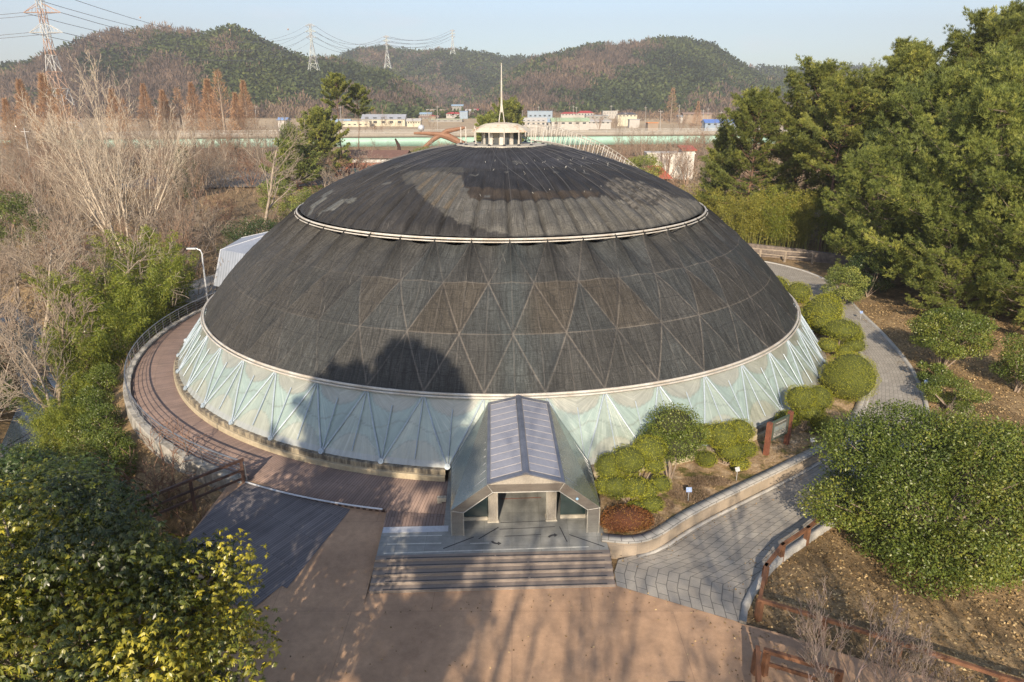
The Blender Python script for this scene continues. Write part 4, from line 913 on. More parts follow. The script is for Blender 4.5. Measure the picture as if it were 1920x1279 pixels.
def f_pl(rg, n):
    x = rg.uniform(-11, 16, n); y = rg.uniform(12, 24, n); k = ((inside(x, y, [(-11, 12), (12, 12), (12, 16.6), (9.4, 19.4), (8.2, 20.1), (5.0, 22.1), (-5.4, 21.0), (-11, 20.8)])) & ((rg.random(n) < .1) | (np.hypot(x - 9, y - 19) < 2.6 * rg.random(n) + .6) | (y > 20.6) & (rg.random(n) < .4))); return x[k], y[k]
litter('stray_leaves', 5200, 12, f_pl, M['dry'], (.05, .11), lambda x, y: np.full(len(x), -.6))
def f_pa(rg, n):
    i = rg.integers(2, 70, n); f = np.where(rg.random(n) < .5, rg.random(n) * .12, 1 - rg.random(n) * .14); f = np.where(rg.random(n) < .15, rg.random(n), f); p = PIN[i] * (1 - f)[:, None] + POUT[i] * f[:, None] + rg.normal(0, .2, (n, 2)); return p[:, 0], p[:, 1]
litter('path_leaves', 1500, 13, f_pa, M['dry'], (.05, .1), lambda x, y: np.array([zpath(q) for q in y]))
m = MB()
for k in range(9): m.box((5.15 + k * .06, 17.25, -.594), (.03, .4, .01), 0)
m.box((5.39, 17.47, -.593), (.56, .04, .012)); m.box((5.39, 17.03, -.593), (.56, .04, .012)); tag(m.build('drain_grate', M['tape_d']), 'small dark drain grate in the plaza near the bottom timber rail', 'drain grate')
def tufts(name, C_, n, seed, m, ln, wd):
    rg = np.random.default_rng(seed); P = []
    for cx, cy, cz, rx, ry, nn in C_:
        a = rg.uniform(0, 6.28, nn); r_ = np.sqrt(rg.random(nn)); P.append(np.stack([cx + rx * r_ * np.cos(a), cy + ry * r_ * np.sin(a), np.full(nn, cz)], 1))
    P = np.concatenate(P); n = len(P); D = rg.normal(size=(n, 3)) * [.5, .5, .1] + [0, 0, .8]; V, F = leafquads(P, D, rand_dirs(rg, n), rg.uniform(*ln, n), wd)
    return tag(link(name, npmesh(name, V, F, m, tint=rg.random(n))), kind='stuff')
tufts('garden_grass', [(6.0, 25.6, .02, .7, .8, 1800), (8.3, 27.9, .02, 1.0, .8, 2400), (9.4, 29.0, .02, 1.2, .5, 2200), (6.9, 27.0, .02, .5, .5, 900), (4.3, 28.3, .02, .4, .6, 500)], 0, 3, M['brush'], (.06, .16), .02)

# --- leafy crowns
def crown(name, clumps, n, size, m, seed, aspect=.5, shell=.35, droop=0, up=.25, core=None, tint_pow=1.0, whorl=0, cvar=.13):
    """clumps: (x,y,z,rx,ry,rz). Leaves spread through a thick, ragged shell of every clump."""
    rg = np.random.default_rng(seed); C_ = np.array(clumps, float); area = (C_[:, 3] * C_[:, 4] + C_[:, 3] * C_[:, 5] + C_[:, 4] * C_[:, 5]); pr_ = area / area.sum()
    k = rg.choice(len(C_), n, p=pr_); d = rand_dirs(rg, n); rad = 1 - shell * rg.random(n) ** 1.6 + .10 * rg.normal(size=n) * shell
    rad = rad + (rg.random(n) < .05) * rg.random(n) * .22 * min(1, shell * 2)
    lump = 1 + .07 * np.sin(d[:, 0] * 7 + k) * np.sin(d[:, 1] * 6 + 2 * k) + .05 * np.sin(d[:, 2] * 11 + k)
    P = C_[k, :3] + d * C_[k, 3:] * (rad * lump)[:, None]
    # drop points buried deep inside another clump
    keep = np.ones(n, bool)
    for c_ in C_:
        q = ((P - c_[:3]) / c_[3:]); keep &= (q * q).sum(1) > (1 - shell) ** 2 * .7
    P, d = P[keep], d[keep]; n = len(P); tb = np.clip(rg.normal(.5, .15, n) + rg.normal(0, cvar, len(C_))[k[keep]] + .12 * np.sin(P[:, 0] * 3.1) * np.sin(P[:, 1] * 2.7 + P[:, 2] * 2.3), 0, 1) ** tint_pow
    if whorl:
        rep = whorl; P = np.repeat(P, rep, 0); dd = np.repeat(unit(d * .6 + rg.normal(size=(n, 3)) * .35 + [0, 0, .5]), rep, 0); az_ = np.tile(np.arange(rep) * 2 * np.pi / rep, n) + np.repeat(rg.uniform(0, 6, n), rep) + rg.normal(0, .15, n * rep)
        u_ = unit(np.cross(dd, np.array([[.3, .2, .9]]) + 0 * dd)); v_ = np.cross(dd, u_); D = u_ * np.cos(az_)[:, None] + v_ * np.sin(az_)[:, None] + dd * rg.uniform(-.1, .5, (len(P), 1)); D[:, 2] -= droop
        N = dd + .1 * rg.normal(size=dd.shape); tb = np.repeat(tb, rep); n = len(P); tb = np.clip(tb + rg.normal(0, .07, n), 0, 1)
    else:
        D = rg.normal(size=(n, 3)) * .8 + d * .5; D[:, 2] -= droop; N = d + .55 * rg.normal(size=(n, 3)) + [0, 0, up]
    V, F = leafquads(P, D, N, size * rg.uniform(.55, 1.35, n), size * aspect * rg.uniform(.7, 1.25, n))
    return npmesh(name, V, F, m, tint=tb)
def limbs(name, base, clumps, r, mt, seed, fork=.4):
    rg = random.Random(seed); segs = []; b = np.array(base, float)
    for c_ in clumps:
        e = np.array(c_[:3], float); mid = b + (e - b) * fork + np.array([rg.gauss(0, .12), rg.gauss(0, .12), .15 * abs(e[2] - b[2])]) * np.linalg.norm(e - b) * .3
        q = b + np.array([rg.gauss(0, r), rg.gauss(0, r), 0]); segs += [(q, q * .4 + mid * .6, r, r * .75), (q * .4 + mid * .6, mid * .7 + e * .3, r * .75, r * .55), (mid * .7 + e * .3, e, r * .55, r * .2)]
    return segmesh(name, segs, mt, 6)
def core(clumps, f, mt, name='inner_mass'):
    m = MB(); V = []; F = []
    for c_ in clumps:
        nu, nv = 14, 9; b = len(V)
        for j in range(nv + 1):
            for i in range(nu): t_ = 2 * math.pi * i / nu; p_ = math.pi * j / nv; V.append((c_[0] + f * c_[3] * math.sin(p_) * math.cos(t_), c_[1] + f * c_[4] * math.sin(p_) * math.sin(t_), c_[2] + f * c_[5] * math.cos(p_)))
        for j in range(nv):
            for i in range(nu): F.append([b + j * nu + i, b + (j + 1) * nu + i, b + (j + 1) * nu + (i + 1) % nu, b + j * nu + (i + 1) % nu])
    return npmesh(name, V, F, mt)
M['core_dark'] = mat('inner_twigs', (.035, .04, .014), (.02, .022, .01), 5, .95); M['core_topi'] = mat('inner_box_twigs', (.08, .09, .015), (.04, .05, .01), 5, .95)
def lumpy(cx, cy, cz, rx, ry, rz, n, s, seed, flat=.0):
    rg = random.Random(seed); out = []
    for k in range(n):
        z = 1 - 2 * (k + .5) / n; z = z * .75 + .25 * (1 if z > 0 else -.4); a = k * 2.4 + rg.uniform(-.4, .4); q = math.sqrt(max(0, 1 - min(1, z * z)))
        f = rg.uniform(.62, .82); g = s * rg.uniform(.75, 1.25); out.append((cx + rx * f * q * math.cos(a), cy + ry * f * q * math.sin(a), cz + rz * f * z, rx * g, ry * g, rz * g * .85))
    return out
# big glossy-leaved tree, bottom left
cl = lumpy(-10.4, 12.4, 4.5, 4.4, 4.2, 3.8, 46, .27, 3) + [(-7.6, 14.6, 6.0, 1.2, 1.2, .9), (-10.4, 15.5, 6.9, 1.1, 1.1, .8), (-9.3, 12.9, 8.1, 1.3, 1.2, .8), (-13, 15, 7.3, 1.3, 1.2, .9), (-6.6, 12.8, 5.2, 1.1, 1.2, .9), (-12.2, 11.6, 7.8, 1.4, 1.3, .9)]
big = tree_obj('broadleaf_tree', [('trunk', limbs('trunk', (-9.8, 12.6, -1.2), cl, .11, M['bark_pale'], 4)), ('crown', crown('crown', cl, 26000, .125, M['leaf_big'], 5, aspect=.38, shell=.62, droop=1.1, whorl=7, tint_pow=1.35, cvar=.26))], (0, 0, 0), label='large glossy yellow green broadleaf tree filling the bottom left corner', cat='tree')
cl = lumpy(-16.6, 19.5, 2.6, 4.6, 4.0, 3.2, 24, .33, 8)
tree_obj('broadleaf_tree', [('trunk', limbs('trunk', (-16.5, 19.5, -3.5), cl, .12, M['bark_dark'], 6)), ('crown', crown('crown', cl, 15000, .13, M['leaf_big'], 7, tint_pow=1.9, cvar=.2, aspect=.36, shell=.5, droop=.7, whorl=6))], (0, 0, 0), label='dark green evergreen tree at the left edge behind the yellow green one', cat='tree')
cl = lumpy(-19.6, 26.2, .4, 3.2, 2.8, 2.4, 18, .34, 9)
tree_obj('broadleaf_tree', [('trunk', limbs('trunk', (-19.5, 26.2, -4), cl, .1, M['bark_dark'], 6)), ('crown', crown('crown', cl, 6500, .13, M['leaf_dark'], 17, aspect=.36, shell=.5, droop=.6, whorl=6))], (0, 0, 0), label='dark evergreen tree between the stream and the curved railing', cat='tree')
cl = lumpy(-23.5, 28, -.2, 3.6, 3.0, 2.4, 16, .34, 19)
tree_obj('broadleaf_tree', [('trunk', limbs('trunk', (-23.5, 28, -4.3), cl, .1, M['bark_dark'], 6)), ('crown', crown('crown', cl, 6000, .13, M['leaf_dark'], 27, aspect=.36, shell=.5, droop=.6, whorl=6))], (0, 0, 0), label='dark evergreen tree beside the stream at the far left', cat='tree')
cl = lumpy(-13.2, 19.8, .8, 2.4, 2.2, 1.9, 12, .36, 12)
tree_obj('evergreen_shrub', [('stems', limbs('stems', (-13.2, 19.8, -1.5), cl, .06, M['bark_dark'], 6)), ('leaves', crown('leaves', cl, 4500, .12, M['leaf_dark'], 29, aspect=.38, shell=.5, droop=.6, whorl=6))], (0, 0, 0), label='dark evergreen shrub beside the weathered timber ramp', cat='shrub')
# big round bush right
cl = lumpy(18.3, 24.9, 2.0, 5.9, 5.2, 3.5, 60, .25, 21)
tree_obj('round_evergreen_tree', [('trunk', limbs('trunk', (17.8, 24.2, -1.2), cl[::2], .1, M['bark_grey'], 4)), ('crown', crown('crown', cl, 125000, .125, M['leaf_bush'], 11, aspect=.5, shell=.42, up=.4))], (0, 0, 0), label='huge round dense green bush-like tree at the right between path and leaf slope', cat='tree')
# topiary and garden shrubs
def topi(name, lobes, base, seed, label, m=None, dens=1500, size=.055, cr=None, tr=.05, cat='topiary', shell=.12):
    m = m or M['leaf_topi']; area = sum((c_[3] * c_[5]) for c_ in lobes); n = int(dens * area * 4)
    parts = [('trunk', limbs('trunk', base, lobes, tr, M['bark_grey'], seed, .55)), ('foliage', crown('foliage', lobes, n, size, m, seed, aspect=.6, shell=shell, up=.2))]
    parts.append(('inner_mass', core(lobes, 1 - shell * 1.05, cr or M['core_topi'])))
    return tree_obj(name, parts, (0, 0, 0), label=label, cat=cat)
x, y = 5.3, 27.0
topi('cloud_pruned_shrub', [(x - .05, y + .3, 2.15, .85, .8, .62), (x + .95, y + .8, 2.45, .8, .7, .62), (x - .95, y + .3, 1.85, .62, .6, .62), (x - .6, y - .3, 1.15, .7, .6, .5), (x + .15, y - .4, 1.2, .65, .6, .48), (x + .75, y - .1, .85, .55, .5, .46), (x + 1.45, y + .2, 1.0, .5, .45, .38), (x + .2, y - .7, .35, .42, .4, .3), (x + .95, y - .6, .45, .55, .45, .36), (x + 1.2, y + .6, 1.75, .5, .5, .4), (x - 1.15, y - .1, 1.1, .45, .45, .4)], (x + .1, y, 0), 31, 'cloud-pruned bright green shrub nearest the porch with many rounded pads')
x, y = 10.6, 30.7
topi('cloud_pruned_shrub', [(x - .1, y, 1.65, .85, .8, .7), (x + .85, y + .3, 1.75, .75, .7, .65), (x - .9, y + .2, 1.65, .7, .6, .5), (x + .35, y - .4, 1.0, .75, .6, .5), (x + 1.15, y, .9, .6, .55, .45), (x - .85, y - .3, .5, .55, .5, .4), (x + .8, y - .5, .35, .5, .4, .3)], (x + .2, y, 0), 32, 'cloud-pruned bright green shrub between the round tree and the notice board')
x, y = 16.3, 34.6
topi('cloud_pruned_shrub', [(x - .4, y - .1, 2.0, .85, .8, .75), (x + .6, y + .1, 1.9, .85, .8, .75), (x + .1, y - .3, 1.3, .8, .7, .5), (x - .95, y - .1, .75, .7, .6, .5), (x + .9, y - .3, .6, .75, .65, .5)], (x, y, 0), 33, 'cloud-pruned shrub behind the notice board with bare stems showing')
topi('clipped_dome_shrub', [(20.9, 39.3, 1.25, 1.75, 1.75, 1.45), (20.9, 39.2, 1.7, 1.45, 1.45, 1.25)], (20.9, 39.3, 0), 34, 'largest smooth dome-clipped green shrub beside the right of the dome', dens=900)
x, y = 23.8, 46.8
topi('cloud_pruned_shrub', [(x, y, 2.0, 1.35, 1.3, .75), (x - 1.1, y - .6, 1.0, .7, .7, .5), (x + .8, y - .5, .95, .85, .8, .5), (x + 1.3, y + .4, 1.35, .6, .7, .5), (x, y - .9, .7, .7, .6, .4)], (x, y, -.2), 35, 'flat-topped cloud-pruned shrub between two smooth clipped shrubs on the right', dens=900, size=.07)
topi('clipped_dome_shrub', [(25.0, 52.8, 1.35, 1.6, 1.9, 1.5), (24.8, 51.7, 1.0, 1.2, 1.2, 1.0), (25.7, 53.6, 1.7, 1.3, 1.4, 1.1)], (25, 53, -.2), 36, 'clipped green shrub with a paler lower lobe on the right rim of the dome', dens=700, size=.08)
topi('clipped_dome_shrub', [(26.6, 61.5, .8, 1.2, 1.4, 1.0), (25.8, 65, .6, 1.3, 1.6, .9)], (26.6, 61.5, -.2), 37, 'farthest small clipped green shrub peeping out behind the right rim', dens=500, size=.09)
x, y = 7.6, 29.0
topi('round_garden_tree', [(x, y + .1, 3.15, 1.25, 1.1, .85), (x + .65, y - .1, 2.5, 1.0, .9, .75), (x - .65, y, 2.4, 1.0, .9, .8), (x + .1, y - .5, 2.2, 1.1, .8, .7), (x + .2, y + .5, 2.3, 1.1, .9, .8)], (x, y - .15, 0), 38, 'round-crowned olive green tree with a pale fan of bare stems', M['leaf_bush'], dens=900, size=.085, cr=M['core_dark'], tr=.055, cat='tree', shell=.28)
topi('russet_shrub', [(4.9, 25.3, .42, 1.1, .75, .5), (4.5, 25.2, .35, .75, .6, .4), (5.4, 25.35, .38, .7, .6, .42)], (4.9, 25.3, 0), 39, 'low russet red clipped shrub at the corner of the landing', M['leaf_red'], dens=1500, size=.06, cr=mat('inner_red_twigs', (.08, .03, .015), None, 5, .95), cat='shrub')
# right-hand slope shrubs
def shrub(x, y, z, rx, rz, n, seed, label, m=None, size=.14, nm='evergreen_shrub', leaves_=14000, ry=None):
    cl = lumpy(x, y, z, rx, ry or rx, rz, n, .34, seed); return tree_obj(nm, [('stems', limbs('stems', G(x, y), cl[::2], .07, M['bark_grey'], seed)), ('leaves', crown('leaves', cl, leaves_, size, m or M['leaf_bush'], seed, aspect=.5, shell=.45, up=.4))], (0, 0, 0), label=label, cat='shrub')
shrub(30.0, 44.6, 2.5, 2.6, 1.7, 22, 51, 'wide dark green shrub with yellow leaf specks right of the paved path', leaves_=22000)
shrub(27.9, 42.0, .4, 1.2, .8, 8, 52, 'small low green shrub under the wide shrub by the path', leaves_=3500)
shrub(33.3, 41.5, 1.5, 1.8, 1.9, 12, 53, 'bright green shrub at the right edge above the dome-shaped hedge', leaves_=9000)
shrub(27.2, 38.7, .35, 1.9, 1.1, 12, 54, 'low dome-shaped dark green hedge plant behind the huge round bush', leaves_=12000, size=.1)
shrub(30.6, 61.0, 1.6, 2.0, 1.8, 14, 55, 'grey green shrub where the path bends behind the dome', M['needle_soft'], leaves_=10000)
shrub(34.5, 64.0, 1.9, 2.6, 2.0, 14, 56, 'dark shrub in the shade of the tall pines by the bend', M['leaf_dark'], leaves_=10000)
for i, (r_, a_, rx_, lb) in enumerate([(29.3, -44, 1.3, 'green bush on the bank right under the deck wall nearest the dry shrub'), (29.6, -51, 1.6, 'broad green bush on the bank under the deck wall'), (29.8, -58, 1.7, 'light green bush below the curved railing where the wall is tallest'), (30.2, -65, 1.9, 'green bush below the leftmost bulge of the deck'), (30.2, -73, 1.9, 'green bush between the bamboo and the deck wall'), (30.0, -81, 1.8, 'green bush under the railing near the far bamboo'), (32.2, -55, 1.9, 'lower green bush on the bank above the stream'), (28.9, -47.5, 1.2, 'small green bush tucked against the stained deck wall'), (28.8, -54.5, 1.3, 'round green bush tight against the tallest stained part of the deck wall'), (29.2, -62, 1.4, 'green bush tight under the leftmost railing posts'), (28.9, -69, 1.3, 'narrow green bush against the deck wall by the bamboo'), (32.6, -64, 2.0, 'lower green bush at the foot of the bamboo'), (31.5, -47, 1.6, 'yellowish green bush low on the bank near the bottom left trees')]):
    x, y = PT(r_, a_)[:2]; shrub(x, y, H1(x, y) + .9, rx_, 1.25, 12, 180 + i, lb, M['leaf_bush'], leaves_=6500, size=.11)
for i, (x, y, rx_, rz_, lb) in enumerate([(-27.5, 33.5, 2.0, 1.4, 'green bush at the foot of the stained deck wall'), (-29.2, 36.5, 2.2, 1.3, 'leafy green bush on the bank below the widest part of the deck'), (-25.0, 31.0, 1.8, 1.2, 'small green bush below the deck wall near the dry red brown shrub'), (-37.5, 44.5, 2.2, 1.8, 'dark bush on the far bank of the stream'), (-41, 48, 2.6, 1.6, 'dark bush at the left edge beyond the stream'), (-30.5, 32.5, 2.2, 1.5, 'dark green bush hanging over the stream near the bottom left trees')]):
    shrub(x, y, H1(x, y) + rz_ * .8, rx_, rz_, 12, 80 + i, lb, (M['leaf_bush'], M['leaf_dark'])[i > 2], leaves_=7000, size=.13)
shrub(-31.0, 84.0, 1.4, 5.0, 3.0, 20, 57, 'dark green shrub mass behind the pale metal shed', M['leaf_dark'], leaves_=12000, size=.2)
shrub(-62, 84.0, 3.8, 4.2, 4.0, 16, 58, 'dark green round shrub at the left edge among bare trees', M['leaf_bush'], leaves_=10000, size=.22)
shrub(-66, 140.0, 3.6, 3.0, 5.5, 14, 59, 'narrow dark green ivy-clad tree among the bare trees', M['leaf_dark'], leaves_=9000, size=.25, nm='ivy_clad_tree')
# --- conifers
def needles(pts, dirs, k, ln, wd, rg, spread=.75):
    n = len(pts); P = np.repeat(pts, k, 0); D = unit(np.repeat(dirs, k, 0) + spread * rg.normal(size=(n * k, 3))); return P, D
def pine(name, seed, h, cr, base=.35, nb=34, tufts_=16, m=None, ln=.3, wd=.05, k=9, lean=.04, trunk_r=.22, flat=.35, droop=0, shape='round', mt=None, upw=.7):
    rg = np.random.default_rng(seed); segs = []; TPt = []; TD = []; TT = []
    npt = 12; bx, by = rg.normal(0, lean, 2); P = [np.array([h * bx * (i / npt) ** 1.3 + .15 * math.sin(i * 1.1 + seed), h * by * (i / npt) ** 1.3 + .15 * math.cos(i * .9), h * i / npt - .4 * (i == 0)]) for i in range(npt + 1)]
    for i in range(npt): segs.append((P[i], P[i + 1], trunk_r * (1 - .85 * i / npt), trunk_r * (1 - .85 * (i + 1) / npt)))
    br = []
    for b in range(nb):
        f = base + (1 - base) * ((b + .5) / nb) ** .9; g = (f - base) / (1 - base)
        L_ = cr * ((1 - g) ** .7 * .95 + .12 if shape == 'cone' else (math.sin(math.pi * min(1, .22 + .78 * g)) ** .6 * .9 + .12)) * rg.uniform(.7, 1.15)
        i_ = min(int(f * npt), npt - 1); p0 = P[i_] + (P[i_ + 1] - P[i_]) * (f * npt - i_); a = b * 2.4 + rg.normal(0, .3); el = .12 + .75 * g + rg.normal(0, .16)
        d = np.array([math.cos(a) * math.cos(el), math.sin(a) * math.cos(el), math.sin(el)]); q = p0; r_ = .05 + .03 * (1 - g)
        for s_ in range(4):
            d2 = unit(d + np.array([0, 0, .10 - droop]) * s_ + rg.normal(0, .06, 3)); q2 = q + d2 * L_ / 4; br.append((q, q2, r_ * (1 - s_ / 5), r_ * (1 - (s_ + 1) / 5)))
            if s_ >= 1:
                ncl = 2 if s_ < 3 else 3
                for c_ in range(ncl):
                    side = unit(np.cross(d2, [0, 0, 1.])); off = side * rg.uniform(-1, 1) * L_ * .28 + d2 * rg.uniform(-.1, .25) * L_ * .4 + np.array([0, 0, rg.uniform(0, .2)])
                    cc = q2 + off; br.append((q2, cc, .018, .012)); rad = rg.uniform(.3, .62) * (.6 + .12 * cr)
                    ax_ = unit(d2 + side * rg.normal(0, .5) + np.array([0, 0, rg.uniform(0, upw)])); dd = rand_dirs(rg, tufts_) * (rg.random((tufts_, 1)) ** .5) * [rad * .75, rad * .75, rad * flat] + ax_ * rg.uniform(-1, 1.2, (tufts_, 1)) * rad * 1.25
                    TPt.append(cc + dd); TD.append(unit(dd * .5 + ax_ * .8 + [0, 0, .45])); TT.append(np.full(tufts_, rg.normal(.48, .17)))
            q = q2
    TPt = np.concatenate(TPt); TD = np.concatenate(TD); Pn, Dn = needles(TPt, TD, k, ln, wd, rg, .42)
    V, F = leafquads(Pn, Dn, rand_dirs(rg, len(Pn)), ln * rg.uniform(.7, 1.2, len(Pn)), wd)
    tb = np.repeat(np.clip(np.concatenate(TT) + rg.normal(0, .09, len(TPt)), 0, 1), k)
    return [('trunk', segmesh('trunk', segs, mt or M['bark_pine'], 7)), ('branches', segmesh('branches', br, mt or M['bark_pine'], 4)), ('crown', npmesh('crown', V, F, m or M['needle'], tint=tb))]
P1 = pine('p', 1, 17, 5.6, .14, 84, 26, ln=.36, wd=.034, k=14, flat=.42, upw=.2); P2 = pine('p', 2, 18, 5.0, .45, 54, 26, ln=.36, wd=.034, k=14, lean=.07, flat=.4, upw=.2); P4 = pine('p', 4, 17, 4.6, .10, 80, 24, ln=.36, wd=.034, k=14, flat=.6, shape='cone', upw=.4)
P3 = pine('p', 3, 16, 7.2, .06, 120, 26, m=M['needle_soft'], ln=.40, wd=.034, k=15, shape='round', flat=.9, mt=M['bark_grey'], lean=.05)
pl = [(33.5, 98, 1.04, P1, 'leftmost tall pine of the right-hand grove above the bamboo'), (38.5, 84, 1.02, P2, 'pine with an orange curved trunk showing in the dark gap of the grove'), (43, 78, 1.1, P2, 'second pine with bare reddish trunk in the gap of the grove'), (47, 86, 1.25, P4, 'tall pine with a spiky top behind the trunk gap'),
      (50, 76, 1.22, P2, 'pine rising behind the soft-needled trees in the right grove'), (55, 80, 1.36, P1, 'highest layered pine crown in the top right of the photo'), (61, 82, 1.38, P2, 'dark pine with flat pads at the top right edge'), (60, 70, 1.18, P1, 'pine at the far right edge with a wide flat crown'), (40, 99, .95, P1, 'shorter pine at the left foot of the grove'), (41, 97, 1.12, P2, 'pine farthest back in the grove against the sky'), (67, 90, 1.45, P1, 'pine half cut off by the right edge of the photo'), (31.5, 106, .8, P4, 'small bushy pine low at the left foot of the grove'), (44, 90, 1.1, P4, 'bushy pine filling the gap behind the bare trunks'), (54, 70, 1.15, P4, 'bushy pine between the soft-needled trees and the tall dark pine'), (50, 92, 1.28, P4, 'bushy pine deep inside the grove against the sky')]
for i, (x, y, s_, T, lb) in enumerate(pl): tree_obj('pine_tree', T, G(x, y), i * 1.3, s_, lb, 'tree', 'pines of the right-hand grove')
pl = [(39.5, 60.5, 1.0, 'large soft-needled pine spreading towards the paved path'), (47.5, 62, 1.15, 'large soft-needled pine in the middle of the right edge'), (41.5, 51.5, .78, 'soft-needled pine with a pale leaning trunk at the right edge'), (49, 51, 1.05, 'soft-needled pine cut off by the right edge'), (42.5, 69, 1.08, 'soft-needled pine behind the larger ones on the right'), (37.5, 68, .72, 'shorter soft-needled pine closest to the bend of the path'), (53.5, 58, 1.2, 'soft-needled pine rising highest at the right edge behind the near ones'), (45, 75, 1.0, 'soft-needled pine half hidden between the grove and the larger soft ones'), (37.5, 55.5, .52, 'small soft-needled pine with boughs hanging low over the shrubs by the path'), (43.5, 46.5, .62, 'small soft-needled pine at the right edge above the bright green shrub')]
for i, (x, y, s_, lb) in enumerate(pl): tree_obj('pine_tree', P3, G(x, y), i * 1.9 + .4, s_, lb, 'tree', 'soft-needled pines on the right')
# mid-distance evergreens
tree_obj('pine_tree', pine('p', 6, 13, 5.6, .05, 80, 22, ln=.45, wd=.14, k=8, m=M['needle']), G(-46.5, 170), 0, 1.1, 'wide layered green pine left of the brown-roofed house', 'tree')
_c = lumpy(-53, 172, 6.5, 3.6, 3.6, 6.6, 40, .34, 71)
tree_obj('evergreen_tree', [('trunk', limbs('trunk', (-53, 172, -.5), _c[::3], .2, M['bark_dark'], 3)), ('crown', crown('crown', _c, 26000, .32, M['leaf_bush'], 72, aspect=.45, shell=.5))], (0, 0, 0), 0, 1, 'dense round-topped green tree touching the layered pine', 'tree')
tree_obj('pine_tree', pine('p', 8, 7, 5.2, .1, 50, 20, ln=.4, wd=.12, k=8, m=M['needle_soft']), G(-46, 150), 0, 1.1, 'low spreading yellow green pine in front of the dense round-topped tree', 'tree')
tp = pine('p', 9, 25, 4.2, .68, 26, 22, ln=.45, wd=.14, k=8, lean=.05, mt=M['bark_pine'])
tree_obj('pine_tree', tp, G(-45.5, 188), 2.2, .95, 'tallest thin red-trunked pine with a small yellow green crown', 'tree'); tree_obj('pine_tree', tp, G(-41.5, 192), 4.4, .86, 'second thin red-trunked pine with darker pads beside the tallest', 'tree'); tree_obj('pine_tree', tp, G(-46.5, 180), .8, .5, 'small thin-trunked pine leaning beside the two tall ones', 'tree')
tree_obj('pine_tree', pine('p', 10, 15, 5.4, .2, 60, 20, ln=.5, wd=.16, k=8), G(-1.5, 232), 1, 1.12, 'dark layered pine right behind the mast of the dome', 'tree')
tree_obj('pine_tree', pine('p', 11, 13, 4.8, .2, 50, 18, ln=.5, wd=.16, k=8, m=M['needle_soft']), G(-7.5, 228), 3, 1.0, 'olive pine left of the dark layered pine behind the mast', 'tree')
shrub(-25.5, 200, 2.6, 4.0, 3.6, 14, 61, 'yellow green bush between the brick house and the arch sculpture', M['needle_soft'], leaves_=9000, size=.3)
shrub(21, 132, 2.6, 5.2, 3.6, 16, 62, 'yellow green bush behind the curved ladder rail on the dome', M['bamboo_yel'], leaves_=11000, size=.28)
shrub(30, 158, 3.6, 4.2, 3.4, 14, 63, 'dull green bush right of the curved ladder rail', M['needle_soft'], leaves_=9000, size=.3)
shrub(-40, 118, 2.2, 3.4, 3.6, 14, 64, 'olive green bush in front of the low pine on the left', M['needle_soft'], leaves_=8000, size=.24)
shrub(-33, 112, 2.0, 3.4, 2.6, 14, 65, 'dusty olive bush touching the left flank of the dome', M['needle_soft'], leaves_=7000, size=.22)
# --- bamboo
def bamboo(seed, n, h, rad, m, leaf=.22, k=120):
    rg = np.random.default_rng(seed); segs = []; P = []; D = []
    for i in range(n):
        a = rg.uniform(0, 6.28); r_ = rad * math.sqrt(rg.random()); b = np.array([r_ * math.cos(a), r_ * math.sin(a), -.3]); hh = h * rg.uniform(.7, 1.05); ln = rg.normal(0, .09, 2) + np.array([math.cos(a), math.sin(a)]) * .09
        q = b; pts = [b]
        for s_ in range(1, 9): f = s_ / 8; pts.append(b + np.array([ln[0] * hh * f ** 2.2 * 1.6, ln[1] * hh * f ** 2.2 * 1.6, hh * f * (1 - .08 * f * f)]))
        for s_ in range(8): segs.append((pts[s_], pts[s_ + 1], .04 * (1 - s_ / 10), .04 * (1 - (s_ + 1) / 10)))
        f = .3 + .7 * rg.random(k) ** .8; idx = np.minimum((f * 8).astype(int), 7); pp = np.array(pts); base_ = pp[idx] + (pp[idx + 1] - pp[idx]) * (f * 8 - idx)[:, None]
        sp_ = (1.15 - f)[:, None] * 1.1 + .15; off = rg.normal(size=(k, 3)) * [.5, .5, .22] * sp_; P.append(base_ + off); D.append(unit(off + [0, 0, -.25] + .5 * rg.normal(size=(k, 3)))) 
    P = np.concatenate(P); D = np.concatenate(D); P = np.repeat(P, 3, 0) + rg.normal(0, .09, (len(P) * 3, 3)); D = unit(np.repeat(D, 3, 0) + .5 * rg.normal(size=(len(P), 3)))
    V, F = leafquads(P, D, rand_dirs(rg, len(P)) + [0, 0, .6], leaf * rg.uniform(.7, 1.3, len(P)), leaf * .22)
    return [('culms', segmesh('culms', segs, M['bamboo_culm'], 4)), ('foliage', npmesh('foliage', V, F, m, tint=np.clip(rg.normal(.5, .22, len(P)), 0, 1)))]
B1 = bamboo(1, 22, 9.0, 2.2, M['bamboo_leaf'], .24, 330); B2 = bamboo(2, 22, 8.4, 2.1, M['bamboo_leaf'], .24, 330); B3 = bamboo(3, 30, 8.5, 2.2, M['bamboo_yel'], .26, 110); B4 = bamboo(4, 24, 9.5, 2.0, M['bamboo_leaf'], .26, 120)
for i, (x, y, s_, lb) in enumerate([(-33, 61, 1.0, 'feathery bamboo clump nearest the lamp post'), (-31.5, 54.5, 1.0, 'bright bamboo clump leaning over the curved railing'), (-36.5, 66, 1.1, 'tallest bamboo clump behind the others on the left'), (-31.2, 47.5, .85, 'bamboo clump beside the left bulge of the deck'), (-35.8, 56, .95, 'bamboo clump on the stream side of the grove'), (-28.2, 38.5, .5, 'low bamboo clump under the outer deck wall'), (-30.5, 42.5, .62, 'shaded low bamboo clump by the stream'), (-38.8, 61, .9, 'bamboo clump at the left end of the grove behind bare twigs')]):
    tree_obj('bamboo_clump', (B1, B2)[i % 2], G(x, y), i * 1.1, s_, lb, 'bamboo', 'bamboo clumps left of the dome')
